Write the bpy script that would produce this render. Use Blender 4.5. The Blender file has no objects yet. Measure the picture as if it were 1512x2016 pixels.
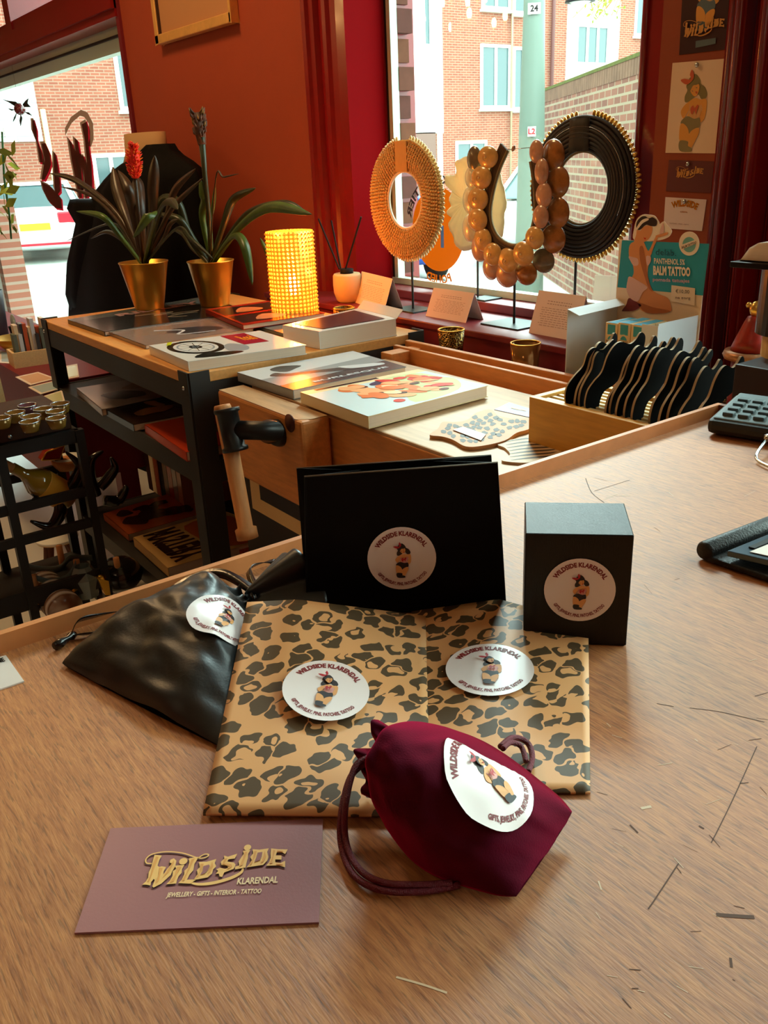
import bpy, bmesh, math, random
from mathutils import Vector, Matrix, noise
random.seed(7)
sc = bpy.context.scene
COL = sc.collection
# ------------------------------------------------------------------ camera
RT = Vector((0.596758, 0.801358, -0.041285)); UP = Vector((-0.280245, 0.256352, 0.925066)); FW = Vector((-0.751893, 0.540470, -0.377557))
EYE = Vector((0, 0, 1.30)); FPX = 1720.0
cam = bpy.data.cameras.new('camera'); cam.sensor_fit = 'VERTICAL'; cam.sensor_height = 36.0; cam.lens = 36.0 * FPX / 2016.0
cam.clip_start = 0.02; cam.clip_end = 200
co = bpy.data.objects.new('camera', cam); COL.objects.link(co)
m = Matrix((RT, UP, -FW)).transposed().to_4x4(); m.translation = EYE; co.matrix_world = m
sc.camera = co
cam.dof.use_dof = False
# ------------------------------------------------------------------ view, world, lights
sc.view_settings.view_transform = 'Standard'; sc.view_settings.look = 'None'; sc.view_settings.gamma = 1
sc.view_settings.use_curve_mapping = False
sc.view_settings.exposure = 0.15
w = bpy.data.worlds.new('sky'); sc.world = w; w.use_nodes = True
bg = w.node_tree.nodes['Background']; bg.inputs[0].default_value = (0.86, 1.0, 0.97, 1); bg.inputs[1].default_value = 6.6
def lamp(kind, name, loc, energy, color, size=None, target=None, **kw):
    d = bpy.data.lights.new(name, kind); d.energy = energy; d.color = color
    for k, v in kw.items(): setattr(d, k, v)
    if size is not None:
        if kind == 'AREA': d.shape = 'RECTANGLE'; d.size, d.size_y = size
        else: d.shadow_soft_size = size
    o = bpy.data.objects.new(name, d); COL.objects.link(o); o.location = loc
    if target is not None:
        o.rotation_euler = (Vector(target) - Vector(loc)).to_track_quat('-Z', 'Y').to_euler()
    return o
# soft bright overcast daylight coming over the street, through the front window
lamp('SUN', 'daylight_sun', (-6, 7, 8), 5.2, (0.80, 0.97, 1.0), target=(-6 + 0.71, 7 - 0.70, 8 - 0.80), angle=math.radians(17))
# warm ceiling lamp near the russet wall, then an added warm fill
lamp('AREA', 'ceiling_and_fill_light', (-2.9, 0.5, 2.95), 24, (1.0, 0.62, 0.28), (0.5, 0.5), target=(-2.9, 0.8, 0))
lamp('AREA', 'ceiling_and_fill_light', (0.2, -1.9, 2.95), 5, (1.0, 0.72, 0.42), (0.6, 0.6), target=(0.2, -1.9, 0))  # added fill that lifts the front stickers, no lamp known here
# ------------------------------------------------------------------ helpers
def ray(x, y): return FW * FPX + RT * (x - 756) - UP * (y - 1008)
AX = {'x': 0, 'y': 1, 'z': 2}
def P(x, y, ax, v):
    d = ray(x, y); i = AX[ax]; return EYE + d * ((v - EYE[i]) / d[i])
def V(*a): return Vector(a)
def onvert(b, x, y):                      # height on the upright through b that is seen at x, y
    d = ray(x, y).normalized(); b0 = V(b[0] - EYE.x, b[1] - EYE.y, 0)
    s = (d.dot(b0)) ; k = d.z
    # minimise |s d - (b0 + t z)|
    t = (s * k - b0.z) / (1 - k * k) if abs(1 - k * k) > 1e-9 else 0
    return EYE.z + t
def lin(c):
    return tuple(((v / 12.92) if v <= 0.04045 else ((v + 0.055) / 1.055) ** 2.4) for v in c)
def rgb(r, g, b): return lin((r / 255., g / 255., b / 255.))
class NT:
    def __init__(s, name):
        s.m = bpy.data.materials.new(name); s.m.use_nodes = True; s.t = s.m.node_tree; s.n = s.t.nodes; s.l = s.t.links
        s.b = s.n['Principled BSDF']; s.out = s.n['Material Output']
    def add(s, typ, **kw):
        n = s.n.new(typ)
        for k, v in kw.items():
            if k.startswith('_'): setattr(n, k[1:], v)
            else:
                n.inputs[int(k[1:]) if k[0] == 'i' and k[1:].isdigit() else k].default_value = v
        return n
    def link(s, a, b): s.l.new(a, b)
def mat(name, color, rough=0.6, metal=0.0, spec=0.5, var=0.0, vscale=40.0, bump=0.0, bscale=200.0, emit=None, estr=0.0, sheen=0.0, coat=0.0, stretch=None, trans=0.0, alpha=1.0, ior=1.45, sheentint=None):
    t = NT(name); b = t.b
    b.inputs['Base Color'].default_value = (*color, 1); b.inputs['Roughness'].default_value = rough; b.inputs['Metallic'].default_value = metal
    b.inputs['Specular IOR Level'].default_value = spec; b.inputs['IOR'].default_value = ior
    b.inputs['Sheen Weight'].default_value = sheen; b.inputs['Coat Weight'].default_value = coat; b.inputs['Coat Roughness'].default_value = 0.1
    if sheentint: b.inputs['Sheen Tint'].default_value = (*sheentint, 1)
    b.inputs['Transmission Weight'].default_value = trans; b.inputs['Alpha'].default_value = alpha
    if emit: b.inputs['Emission Color'].default_value = (*emit, 1); b.inputs['Emission Strength'].default_value = estr
    if var > 0 or bump > 0:
        tc = t.add('ShaderNodeTexCoord'); mp = t.add('ShaderNodeMapping'); t.link(tc.outputs['Object'], mp.inputs[0])
        if stretch: mp.inputs['Scale'].default_value = stretch
        if var > 0:
            nz = t.add('ShaderNodeTexNoise', Scale=vscale, Detail=5.0, Roughness=0.6); t.link(mp.outputs[0], nz.inputs['Vector'])
            mr = t.add('ShaderNodeMapRange'); mr.inputs['From Min'].default_value = 0.3; mr.inputs['From Max'].default_value = 0.7
            mr.inputs['To Min'].default_value = 1 - var; mr.inputs['To Max'].default_value = 1 + var; t.link(nz.outputs['Fac'], mr.inputs['Value'])
            vm = t.add('ShaderNodeVectorMath', _operation='SCALE'); vm.inputs[0].default_value = color; t.link(mr.outputs[0], vm.inputs['Scale'])
            t.link(vm.outputs[0], b.inputs['Base Color'])
        if bump > 0:
            n2 = t.add('ShaderNodeTexNoise', Scale=bscale, Detail=4.0); t.link(mp.outputs[0], n2.inputs['Vector'])
            bp = t.add('ShaderNodeBump', Strength=bump, Distance=0.002); t.link(n2.outputs['Fac'], bp.inputs['Height']); t.link(bp.outputs[0], b.inputs['Normal'])
    return t.m
def tag(o, label=None, cat=None, group=None, kind=None):
    if label: o['label'] = label
    if cat: o['category'] = cat
    if group: o['group'] = group
    if kind: o['kind'] = kind
    return o
def thing(name, label, cat, loc, group=None):
    o = bpy.data.objects.new(name, None); COL.objects.link(o); o.location = loc; o.empty_display_size = 0.05
    tag(o, label, cat, group); o['_org'] = list(loc); return o
def org(p):
    while p is not None:
        if '_org' in p: return Vector(p['_org'])
        p = p.parent
    return V(0, 0, 0)
def add(a, b): return a + b
class MB:
    """collects shapes of ONE mesh"""
    def __init__(s): s.v = []; s.f = []; s.m = []; s.mats = []; s.sm = []
    def mi(s, m):
        if m not in s.mats: s.mats.append(m)
        return s.mats.index(m)
    def raw(s, vs, fs, m, smooth=False):
        o = len(s.v); s.v += [Vector(x) for x in vs]; k = s.mi(m)
        for f in fs: s.f.append([i + o for i in f]); s.m.append(k); s.sm.append(smooth)
        return s
    def quad(s, a, b, c, d, m): return s.raw([a, b, c, d], [(0, 1, 2, 3)], m)
    def box(s, lo, hi, m):
        x0, y0, z0 = lo; x1, y1, z1 = hi
        return s.raw([(x0, y0, z0), (x1, y0, z0), (x1, y1, z0), (x0, y1, z0), (x0, y0, z1), (x1, y0, z1), (x1, y1, z1), (x0, y1, z1)],
                     [(0, 3, 2, 1), (4, 5, 6, 7), (0, 1, 5, 4), (1, 2, 6, 5), (2, 3, 7, 6), (3, 0, 4, 7)], m)
    def hexa(s, top, bot, m, mtop=None, mbot=None):
        n = len(top)
        vs = list(top) + list(bot)
        s.raw(vs, [tuple(range(n))], mtop or m); 
        o = len(s.v) - 2 * n
        k = s.mi(m); kb = s.mi(mbot or m)
        s.f.append([o + n + i for i in reversed(range(n))]); s.m.append(kb); s.sm.append(False)
        for i in range(n):
            j = (i + 1) % n
            s.f.append([o + i, o + n + i, o + n + j, o + j]); s.m.append(k); s.sm.append(False)
        return s
    def slab(s, top, th, m, mtop=None):            # top polygon, straight down by th
        return s.hexa(top, [Vector(p) - V(0, 0, th) for p in top], m, mtop)
    def prism(s, pts, off, m, mtop=None):          # pts extruded by vector off
        return s.hexa([Vector(p) for p in pts], [Vector(p) + Vector(off) for p in pts], m, mtop)
    def tube(s, path, r, m, n=8, closed=False, cap=True):
        path = [Vector(p) for p in path]; N = len(path); rs = r if isinstance(r, (list, tuple)) else [r] * N
        prev = None; vs = []
        for i, p in enumerate(path):
            a = path[(i - 1) % N] if (closed or i > 0) else p; b = path[(i + 1) % N] if (closed or i < N - 1) else p
            t = (b - a)
            if t.length < 1e-9: t = V(0, 0, 1)
            t.normalize()
            if prev is None:
                q = V(0, 0, 1) if abs(t.z) < 0.9 else V(1, 0, 0)
                u = t.cross(q).normalized()
            else:
                u = (prev - t * prev.dot(t))
                u = u.normalized() if u.length > 1e-6 else t.cross(V(0.3, 0.5, 0.8)).normalized()
            prev = u; w_ = t.cross(u)
            for k in range(n):
                a_ = 2 * math.pi * k / n; vs.append(p + (u * math.cos(a_) + w_ * math.sin(a_)) * rs[i])
        fs = []
        for i in range(N if closed else N - 1):
            for k in range(n):
                a0 = i * n + k; a1 = i * n + (k + 1) % n; b0 = ((i + 1) % N) * n + k; b1 = ((i + 1) % N) * n + (k + 1) % n
                fs.append((a0, a1, b1, b0))
        if cap and not closed: fs.append(tuple(reversed(range(n)))); fs.append(tuple(range((N - 1) * n, N * n)))
        return s.raw(vs, fs, m, True)
    def lathe(s, prof, o, m, n=32, axis=None, smooth=True, closed=False):
        o = Vector(o); z = Vector(axis).normalized() if axis else V(0, 0, 1)
        x = z.orthogonal().normalized(); y = z.cross(x); vs = []; 
        for r, h in prof:
            for k in range(n):
                a = 2 * math.pi * k / n; vs.append(o + z * h + (x * math.cos(a) + y * math.sin(a)) * r)
        fs = []; L = len(prof)
        for i in range(L - 1 if not closed else L):
            for k in range(n):
                fs.append((i * n + k, i * n + (k + 1) % n, ((i + 1) % L) * n + (k + 1) % n, ((i + 1) % L) * n + k))
        if not closed:
            if prof[0][0] > 1e-6: fs.append(tuple(reversed(range(n))))
            if prof[-1][0] > 1e-6: fs.append(tuple(range((L - 1) * n, L * n)))
        return s.raw(vs, fs, m, smooth)
    def cyl(s, a, b, r, m, n=20): 
        a = Vector(a); b = Vector(b); return s.lathe([(r, 0), (r, (b - a).length)], a, m, n, axis=(b - a), smooth=False)
    def ball(s, c, r, m, n=10, sc_=(1, 1, 1), rot=None):
        c = Vector(c); vs = []; fs = []; R = max(4, n // 2 + 1)
        for i in range(R + 1):
            ph = math.pi * i / R
            for k in range(n):
                a = 2 * math.pi * k / n; p = V(math.sin(ph) * math.cos(a) * sc_[0], math.sin(ph) * math.sin(a) * sc_[1], math.cos(ph) * sc_[2]) * r
                if rot is not None: p = rot @ p
                vs.append(c + p)
        for i in range(R):
            for k in range(n): fs.append((i * n + k, (i + 1) * n + k, (i + 1) * n + (k + 1) % n, i * n + (k + 1) % n))
        return s.raw(vs, fs, m, True)
    def grid(s, fn, nu, nv, m, smooth=True, cu=False, cv=False):
        vs = []; U = nu if cu else nu + 1; W = nv if cv else nv + 1
        for i in range(U):
            for j in range(W): vs.append(fn(i / nu, j / nv))
        fs = []
        for i in range(nu):
            for j in range(nv):
                i2 = (i + 1) % U; j2 = (j + 1) % W
                fs.append((i * W + j, i2 * W + j, i2 * W + j2, i * W + j2))
        return s.raw(vs, fs, m, smooth)
    def build(s, name, parent=None, label=None, cat=None, group=None, kind=None, base=None, bevel=0, solid=0, sub=0, weld=True):
        me = bpy.data.meshes.new(name)
        if parent is not None: o0 = org(parent)
        elif base is not None: o0 = Vector(base)
        else:
            if s.v:
                xs = [v.x for v in s.v]; ys = [v.y for v in s.v]; zs = [v.z for v in s.v]
                o0 = V((min(xs) + max(xs)) / 2, (min(ys) + max(ys)) / 2, min(zs))
            else: o0 = V(0, 0, 0)
        me.from_pydata([tuple(v - o0) for v in s.v], [], s.f)
        for m_ in s.mats: me.materials.append(m_)
        for p, k, q in zip(me.polygons, s.m, s.sm): p.material_index = k; p.use_smooth = q
        me.update()
        bm = bmesh.new(); bm.from_mesh(me)
        if weld: bmesh.ops.remove_doubles(bm, verts=bm.verts, dist=1e-6)
        bmesh.ops.recalc_face_normals(bm, faces=bm.faces) if weld else None
        bm.to_mesh(me); bm.free()
        o = bpy.data.objects.new(name, me); COL.objects.link(o)
        if parent is not None: o.parent = parent
        else: o.location = o0; o['_org'] = list(o0)
        if bevel: md = o.modifiers.new('bevel', 'BEVEL'); md.width = bevel; md.segments = 2; md.limit_method = 'ANGLE'
        if solid: md = o.modifiers.new('solid', 'SOLIDIFY'); md.thickness = solid; md.offset = 0
        if sub: md = o.modifiers.new('sub', 'SUBSURF'); md.levels = sub; md.render_levels = sub
        tag(o, label, cat, group, kind)
        return o
def crom(pts, n=6, closed=False):
    pts = [Vector(p) for p in pts]; out = []; N = len(pts)
    for i in range(N if closed else N - 1):
        if closed: a, b, c, d = pts[i - 1], pts[i], pts[(i + 1) % N], pts[(i + 2) % N]
        else: a, b, c, d = pts[max(i - 1, 0)], pts[i], pts[i + 1], pts[min(i + 2, N - 1)]
        for k in range(n):
            t = k / n; out.append(0.5 * ((2 * b) + (c - a) * t + (2 * a - 5 * b + 4 * c - d) * t * t + (3 * b - 3 * c + d - a) * t * t * t))
    if not closed: out.append(pts[-1])
    return out
def crom2(pts, n=6, closed=True): return [(p.x, p.y) for p in crom([V(x, y, 0) for x, y in pts], n, closed)]
def copytree(o, parent=None, loc=None, label=None):
    c = o.copy(); COL.objects.link(c); c.parent = parent
    if loc is not None: c.location = loc; c['_org'] = list(loc)
    if label: c['label'] = label
    for ch in list(o.children): copytree(ch, c)
    return c
_tx = {}
def text_geo(s, bold=0.0, shear=0.0):
    """verts (x,y) and faces of a word one unit high, left aligned at x=0"""
    k = (s, bold, shear)
    if k in _tx: return _tx[k]
    cu = bpy.data.curves.new('lettering', 'FONT'); cu.body = s; cu.size = 1.0; cu.resolution_u = 2; cu.offset = bold; cu.shear = shear; cu.fill_mode = 'FRONT'
    o = bpy.data.objects.new('lettering', cu); COL.objects.link(o)
    dg = bpy.context.evaluated_depsgraph_get(); me = o.evaluated_get(dg).to_mesh()
    vs = [(v.co.x, v.co.y) for v in me.vertices]; fs = [tuple(p.vertices) for p in me.polygons]
    o.evaluated_get(dg).to_mesh_clear(); bpy.data.objects.remove(o); bpy.data.curves.remove(cu)
    xs = [v[0] for v in vs]; x0 = min(xs); W = max(xs) - x0
    vs = [(x - x0, y) for x, y in vs]; _tx[k] = (vs, fs, W); return _tx[k]
def put_text(mb, s, fn, m, w=0.0003, width=None, height=0.1, cx=0, y0=0, bold=0.02, align='c', shear=0.0):
    vs, fs, W = text_geo(s, bold, shear); h = height / 0.7; sx = (width / W) if width else h
    x0 = cx - W * sx / 2 if align == 'c' else cx
    mb.raw([fn(x0 + x * sx, y0 + y * h, w) for x, y in vs], fs, m)
def arc_text(mb, s, fn, m, R, height, span, top=True, w=0.0003, bold=0.03):
    vs, fs, W = text_geo(s, bold); h = height / 0.7
    out = []
    for x, y in vs:
        a = (x / W - 0.5) * span
        if top: th = math.pi / 2 - a; r = R + y * h
        else: th = -math.pi / 2 + a; r = R - y * h
        out.append(fn(r * math.cos(th), r * math.sin(th), w))
    mb.raw(out, fs, m)
def fill(mb, pts, fn, m, w): mb.raw([fn(x, y, w) for x, y in pts], [tuple(range(len(pts)))], m)
def stroke(mb, pts, wd, fn, m, w, n=5, close=False):
    p2 = crom2(pts, n, close); N = len(p2); L = []; 
    for i in range(N):
        a = p2[max(i - 1, 0)]; b = p2[min(i + 1, N - 1)]; dx, dy = b[0] - a[0], b[1] - a[1]; l = math.hypot(dx, dy) or 1
        t = i / (N - 1)
        ww = wd(t) if callable(wd) else wd
        nx, ny = -dy / l * ww / 2, dx / l * ww / 2
        L += [fn(p2[i][0] + nx, p2[i][1] + ny, w), fn(p2[i][0] - nx, p2[i][1] - ny, w)]
    mb.raw(L, [(2 * i, 2 * i + 1, 2 * i + 3, 2 * i + 2) for i in range(N - 1)], m)
def flat(o, xd, yd):
    o = Vector(o); xd = Vector(xd).normalized(); yd = Vector(yd).normalized(); nz = xd.cross(yd).normalized()
    return lambda x, y, w: o + xd * x + yd * y + nz * w
def quadmap(a, b, c, d, up=None):
    """unit square (0..1) onto the four corners a(0,0) b(1,0) c(1,1) d(0,1)"""
    a, b, c, d = map(Vector, (a, b, c, d)); nz = (b - a).cross(d - a).normalized()
    if up is not None and nz.dot(up) < 0: nz = -nz
    return lambda x, y, w: (a * (1 - x) + b * x) * (1 - y) + (d * (1 - x) + c * x) * y + nz * w
# ------------------------------------------------------------------ materials
def wood_counter():
    t = NT('counter_plywood'); b = t.b
    tc = t.add('ShaderNodeTexCoord'); mp = t.add('ShaderNodeMapping'); t.link(tc.outputs['Object'], mp.inputs[0]); mp.inputs['Scale'].default_value = (1.0, 9.0, 1.0)
    mp.inputs['Rotation'].default_value = (0, 0, math.radians(7))
    n1 = t.add('ShaderNodeTexNoise', Scale=55.0, Detail=7.0, Roughness=0.7, Distortion=0.6); t.link(mp.outputs[0], n1.inputs['Vector'])
    n2 = t.add('ShaderNodeTexNoise', Scale=5.0, Detail=3.0); t.link(tc.outputs['Object'], n2.inputs['Vector'])
    r1 = t.add('ShaderNodeValToRGB'); e = r1.color_ramp.elements
    e[0].position = 0.25; e[0].color = (*rgb(112, 60, 24), 1); e[1].position = 0.62; e[1].color = (*rgb(190, 124, 68), 1)
    x = r1.color_ramp.elements.new(0.42); x.color = (*rgb(160, 94, 46), 1)
    t.link(n1.outputs['Fac'], r1.inputs[0])
    # dark open-pore flecks along the grain
    mp2 = t.add('ShaderNodeMapping'); t.link(tc.outputs['Object'], mp2.inputs[0]); mp2.inputs['Scale'].default_value = (90, 900, 1); mp2.inputs['Rotation'].default_value = (0, 0, math.radians(7))
    n3 = t.add('ShaderNodeTexNoise', Scale=1.0, Detail=2.0); t.link(mp2.outputs[0], n3.inputs['Vector'])
    fl = t.add('ShaderNodeMapRange'); fl.inputs['From Min'].default_value = 0.35; fl.inputs['From Max'].default_value = 0.42; fl.inputs['To Min'].default_value = 0.62; fl.inputs['To Max'].default_value = 1.0
    t.link(n3.outputs['Fac'], fl.inputs['Value'])
    big = t.add('ShaderNodeMapRange'); big.inputs['From Min'].default_value = 0.35; big.inputs['From Max'].default_value = 0.65; big.inputs['To Min'].default_value = 0.86; big.inputs['To Max'].default_value = 1.14
    t.link(n2.outputs['Fac'], big.inputs['Value'])
    mu = t.add('ShaderNodeMath', _operation='MULTIPLY'); t.link(fl.outputs[0], mu.inputs[0]); t.link(big.outputs[0], mu.inputs[1])
    vm = t.add('ShaderNodeVectorMath', _operation='SCALE'); t.link(r1.outputs[0], vm.inputs[0]); t.link(mu.outputs[0], vm.inputs['Scale'])
    t.link(vm.outputs[0], b.inputs['Base Color'])
    rr = t.add('ShaderNodeMapRange'); rr.inputs['To Min'].default_value = 0.5; rr.inputs['To Max'].default_value = 0.66; t.link(n1.outputs['Fac'], rr.inputs['Value']); t.link(rr.outputs[0], b.inputs['Roughness'])
    bp = t.add('ShaderNodeBump', Strength=0.25, Distance=0.0006); t.link(n3.outputs['Fac'], bp.inputs['Height']); t.link(bp.outputs[0], b.inputs['Normal'])
    b.inputs['Specular IOR Level'].default_value = 0.95
    return t.m
def brick(name, c1, c2, mortar, axis='x', scale=1.0, bw=0.22, bh=0.066, ms=0.012):
    t = NT(name); b = t.b; tc = t.add('ShaderNodeTexCoord'); sp = t.add('ShaderNodeSeparateXYZ'); t.link(tc.outputs['Object'], sp.inputs[0])
    cb = t.add('ShaderNodeCombineXYZ')
    if axis == 'x': t.link(sp.outputs[1], cb.inputs[0])
    else: t.link(sp.outputs[0], cb.inputs[0])
    t.link(sp.outputs[2], cb.inputs[1])
    br = t.add('ShaderNodeTexBrick'); t.link(cb.outputs[0], br.inputs['Vector']); br.inputs['Scale'].default_value = 1.0 / scale
    br.inputs['Color1'].default_value = (*c1, 1); br.inputs['Color2'].default_value = (*c2, 1); br.inputs['Mortar'].default_value = (*mortar, 1)
    br.inputs['Mortar Size'].default_value = ms; br.inputs['Brick Width'].default_value = bw; br.inputs['Row Height'].default_value = bh; br.inputs['Bias'].default_value = 0.0
    nz = t.add('ShaderNodeTexNoise', Scale=2.5, Detail=4.0); t.link(tc.outputs['Object'], nz.inputs['Vector'])
    mr = t.add('ShaderNodeMapRange'); mr.inputs['To Min'].default_value = 0.8; mr.inputs['To Max'].default_value = 1.2; t.link(nz.outputs['Fac'], mr.inputs['Value'])
    vm = t.add('ShaderNodeVectorMath', _operation='SCALE'); t.link(br.outputs['Color'], vm.inputs[0]); t.link(mr.outputs[0], vm.inputs['Scale']); t.link(vm.outputs[0], b.inputs['Base Color'])
    b.inputs['Roughness'].default_value = 0.9
    return t.m
def glassmat(name, tint=(0.93, 1.0, 0.97), refl=1.0):
    t = NT(name); n = t.n; n.remove(t.b)
    tr = t.add('ShaderNodeBsdfTransparent'); tr.inputs[0].default_value = (*tint, 1); gl = t.add('ShaderNodeBsdfGlossy'); gl.inputs['Roughness'].default_value = 0.0
    fr = t.add('ShaderNodeFresnel'); fr.inputs[0].default_value = 1.5
    mu = t.add('ShaderNodeMath', _operation='MULTIPLY'); mu.inputs[1].default_value = refl; t.link(fr.outputs[0], mu.inputs[0])
    ge = t.add('ShaderNodeNewGeometry'); fb = t.add('ShaderNodeMath', _operation='SUBTRACT'); fb.inputs[0].default_value = 1.0; t.link(ge.outputs['Backfacing'], fb.inputs[1]); mb_ = t.add('ShaderNodeMath', _operation='MULTIPLY'); t.link(mu.outputs[0], mb_.inputs[0]); t.link(fb.outputs[0], mb_.inputs[1]); mu = mb_
    mx = t.add('ShaderNodeMixShader'); t.link(mu.outputs[0], mx.inputs[0]); t.link(tr.outputs[0], mx.inputs[1]); t.link(gl.outputs[0], mx.inputs[2]); t.link(mx.outputs[0], t.out.inputs[0])
    return t.m
def leopard():
    t = NT('leopard_print_kraft'); b = t.b; tc = t.add('ShaderNodeTexCoord'); mp = t.add('ShaderNodeMapping'); t.link(tc.outputs['Object'], mp.inputs[0])
    mp.inputs['Scale'].default_value = (100, 78, 0.0); mp.inputs['Rotation'].default_value = (0, 0, math.radians(-20))
    nz = t.add('ShaderNodeTexNoise', Scale=1.3, Detail=1.0); t.link(mp.outputs[0], nz.inputs['Vector'])
    sb = t.add('ShaderNodeVectorMath', _operation='SUBTRACT'); t.link(nz.outputs['Color'], sb.inputs[0]); sb.inputs[1].default_value = (0.5, 0.5, 0.5)
    s2 = t.add('ShaderNodeVectorMath', _operation='SCALE'); t.link(sb.outputs[0], s2.inputs[0]); s2.inputs['Scale'].default_value = 1.0
    ad = t.add('ShaderNodeVectorMath', _operation='ADD'); t.link(mp.outputs[0], ad.inputs[0]); t.link(s2.outputs[0], ad.inputs[1])
    ml = t.add('ShaderNodeVectorMath', _operation='MULTIPLY'); t.link(ad.outputs[0], ml.inputs[0]); ml.inputs[1].default_value = (1, 1, 0)
    vo = t.add('ShaderNodeTexVoronoi', _feature='F1', _voronoi_dimensions='2D'); vo.inputs['Scale'].default_value = 1.0; vo.inputs['Randomness'].default_value = 0.75; t.link(ml.outputs[0], vo.inputs['Vector'])
    # hole: an off-centre smaller circle per cell
    df = t.add('ShaderNodeVectorMath', _operation='SUBTRACT'); t.link(ml.outputs[0], df.inputs[0]); t.link(vo.outputs['Position'], df.inputs[1])
    cs = t.add('ShaderNodeVectorMath', _operation='SUBTRACT'); t.link(vo.outputs['Color'], cs.inputs[0]); cs.inputs[1].default_value = (0.5, 0.5, 0.5)
    cm = t.add('ShaderNodeVectorMath', _operation='MULTIPLY'); t.link(cs.outputs[0], cm.inputs[0]); cm.inputs[1].default_value = (0.62, 0.62, 0)
    d2 = t.add('ShaderNodeVectorMath', _operation='SUBTRACT'); t.link(df.outputs[0], d2.inputs[0]); t.link(cm.outputs[0], d2.inputs[1])
    le = t.add('ShaderNodeVectorMath', _operation='LENGTH'); t.link(d2.outputs[0], le.inputs[0])
    l1 = t.add('ShaderNodeMath', _operation='LESS_THAN'); t.link(vo.outputs['Distance'], l1.inputs[0]); l1.inputs[1].default_value = 0.41
    spc = t.add('ShaderNodeSeparateColor'); t.link(vo.outputs['Color'], spc.inputs[0])
    hr = t.add('ShaderNodeMapRange'); hr.inputs['From Min'].default_value = 0.25; hr.inputs['From Max'].default_value = 0.6; hr.inputs['To Min'].default_value = 0.0; hr.inputs['To Max'].default_value = 0.22; t.link(spc.outputs[2], hr.inputs['Value'])
    g1 = t.add('ShaderNodeMath', _operation='GREATER_THAN'); t.link(le.outputs['Value'], g1.inputs[0]); t.link(hr.outputs[0], g1.inputs[1])
    a1 = t.add('ShaderNodeMath', _operation='MULTIPLY'); t.link(l1.outputs[0], a1.inputs[0]); t.link(g1.outputs[0], a1.inputs[1])
    # thin clear gaps between neighbouring spots
    ve = t.add('ShaderNodeTexVoronoi', _feature='DISTANCE_TO_EDGE', _voronoi_dimensions='2D'); ve.inputs['Scale'].default_value = 1.0; ve.inputs['Randomness'].default_value = 0.75; t.link(ml.outputs[0], ve.inputs['Vector'])
    g2 = t.add('ShaderNodeMath', _operation='GREATER_THAN'); t.link(ve.outputs['Distance'], g2.inputs[0]); g2.inputs[1].default_value = 0.045
    a2 = t.add('ShaderNodeMath', _operation='MULTIPLY'); t.link(a1.outputs[0], a2.inputs[0]); t.link(g2.outputs[0], a2.inputs[1])
    mx = t.add('ShaderNodeMix', _data_type='RGBA'); t.link(a2.outputs[0], mx.inputs[0]); mx.inputs[6].default_value = (*rgb(224, 164, 108), 1); mx.inputs[7].default_value = (*rgb(84, 66, 44), 1)
    t.link(mx.outputs[2], b.inputs['Base Color']); b.inputs['Roughness'].default_value = 0.5; b.inputs['Specular IOR Level'].default_value = 0.35
    return t.m
M = {}
M['counter'] = wood_counter()
M['rim'] = mat('rim_wood', rgb(190, 118, 66), 0.45, var=0.15, vscale=30, stretch=(8, 1, 1))
M['rimdark'] = mat('rim_edge_varnish', rgb(120, 62, 30), 0.5, var=0.15, vscale=30)
M['wall'] = mat('wall_paint_russet', rgb(158, 62, 28), 0.75, var=0.04, vscale=6, bump=0.15, bscale=300)
M['red'] = mat('frame_paint_red', rgb(132, 18, 18), 0.28, var=0.05, vscale=8, coat=0.3)
M['redm'] = mat('reveal_paint_red', rgb(118, 2, 6), 0.75, spec=.05)
M['redd'] = mat('frame_paint_deep_red', rgb(112, 12, 12), 0.25, coat=0.4)
M['redledge'] = mat('ledge_paint_burgundy', rgb(118, 30, 38), 0.45, var=0.06, vscale=10)
M['floor'] = mat('floor_pale', rgb(205, 205, 198), 0.35, var=0.03, vscale=3)
M['ceil'] = mat('ceiling_paint', rgb(190, 160, 130), 0.9)
M['inner'] = mat('shop_wall_paint', rgb(150, 84, 52), 0.85)
M['bead'] = mat('glazing_bead', rgb(190, 205, 190), 0.4)
M['gasket'] = mat('dark_gasket', rgb(30, 28, 28), 0.6)
M['glass'] = glassmat('window_glass')
M['brick'] = brick('facade_brick', rgb(150, 84, 64), rgb(134, 70, 54), rgb(150, 116, 98), 'x')
M['brickf'] = brick('facade_brick_side', rgb(176, 112, 92), rgb(156, 92, 74), rgb(176, 150, 134), 'y')
M['brickg'] = brick('garden_wall_brick', rgb(160, 112, 90), rgb(128, 92, 80), rgb(158, 150, 134), 'x', scale=1.0, bw=0.22, bh=0.075, ms=0.014)
M['stucco'] = mat('white_stucco', rgb(238, 238, 230), 0.9)
M['wbrick'] = brick('white_brick', rgb(226, 230, 226), rgb(236, 238, 234), rgb(150, 170, 170), 'x', scale=1.0, bw=0.9, bh=0.34, ms=0.012)
M['street'] = mat('street_paving', rgb(170, 176, 168), 0.8, var=0.1, vscale=3)
M['pave'] = mat('pavement_slabs', rgb(200, 204, 196), 0.8, var=0.06, vscale=2)
M['white'] = mat('white_paint', rgb(232, 232, 226), 0.5)
M['black'] = mat('black_metal', rgb(30, 28, 27), 0.45, spec=0.4)
M['blackm'] = mat('black_matt', rgb(9, 8, 8), 0.7, spec=0.3)
M['paper'] = mat('white_paper', rgb(226, 216, 208), 0.75)
M['pages'] = mat('page_block', rgb(222, 200, 176), 0.85, var=0.06, vscale=1.0, stretch=(1, 1, 900))
M['gold'] = mat('gold_metal', rgb(232, 182, 70), 0.28, metal=1.0, bump=0.05, bscale=100)
M['gold2'] = mat('gold_satin', rgb(214, 162, 66), 0.34, metal=0.9)
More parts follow.
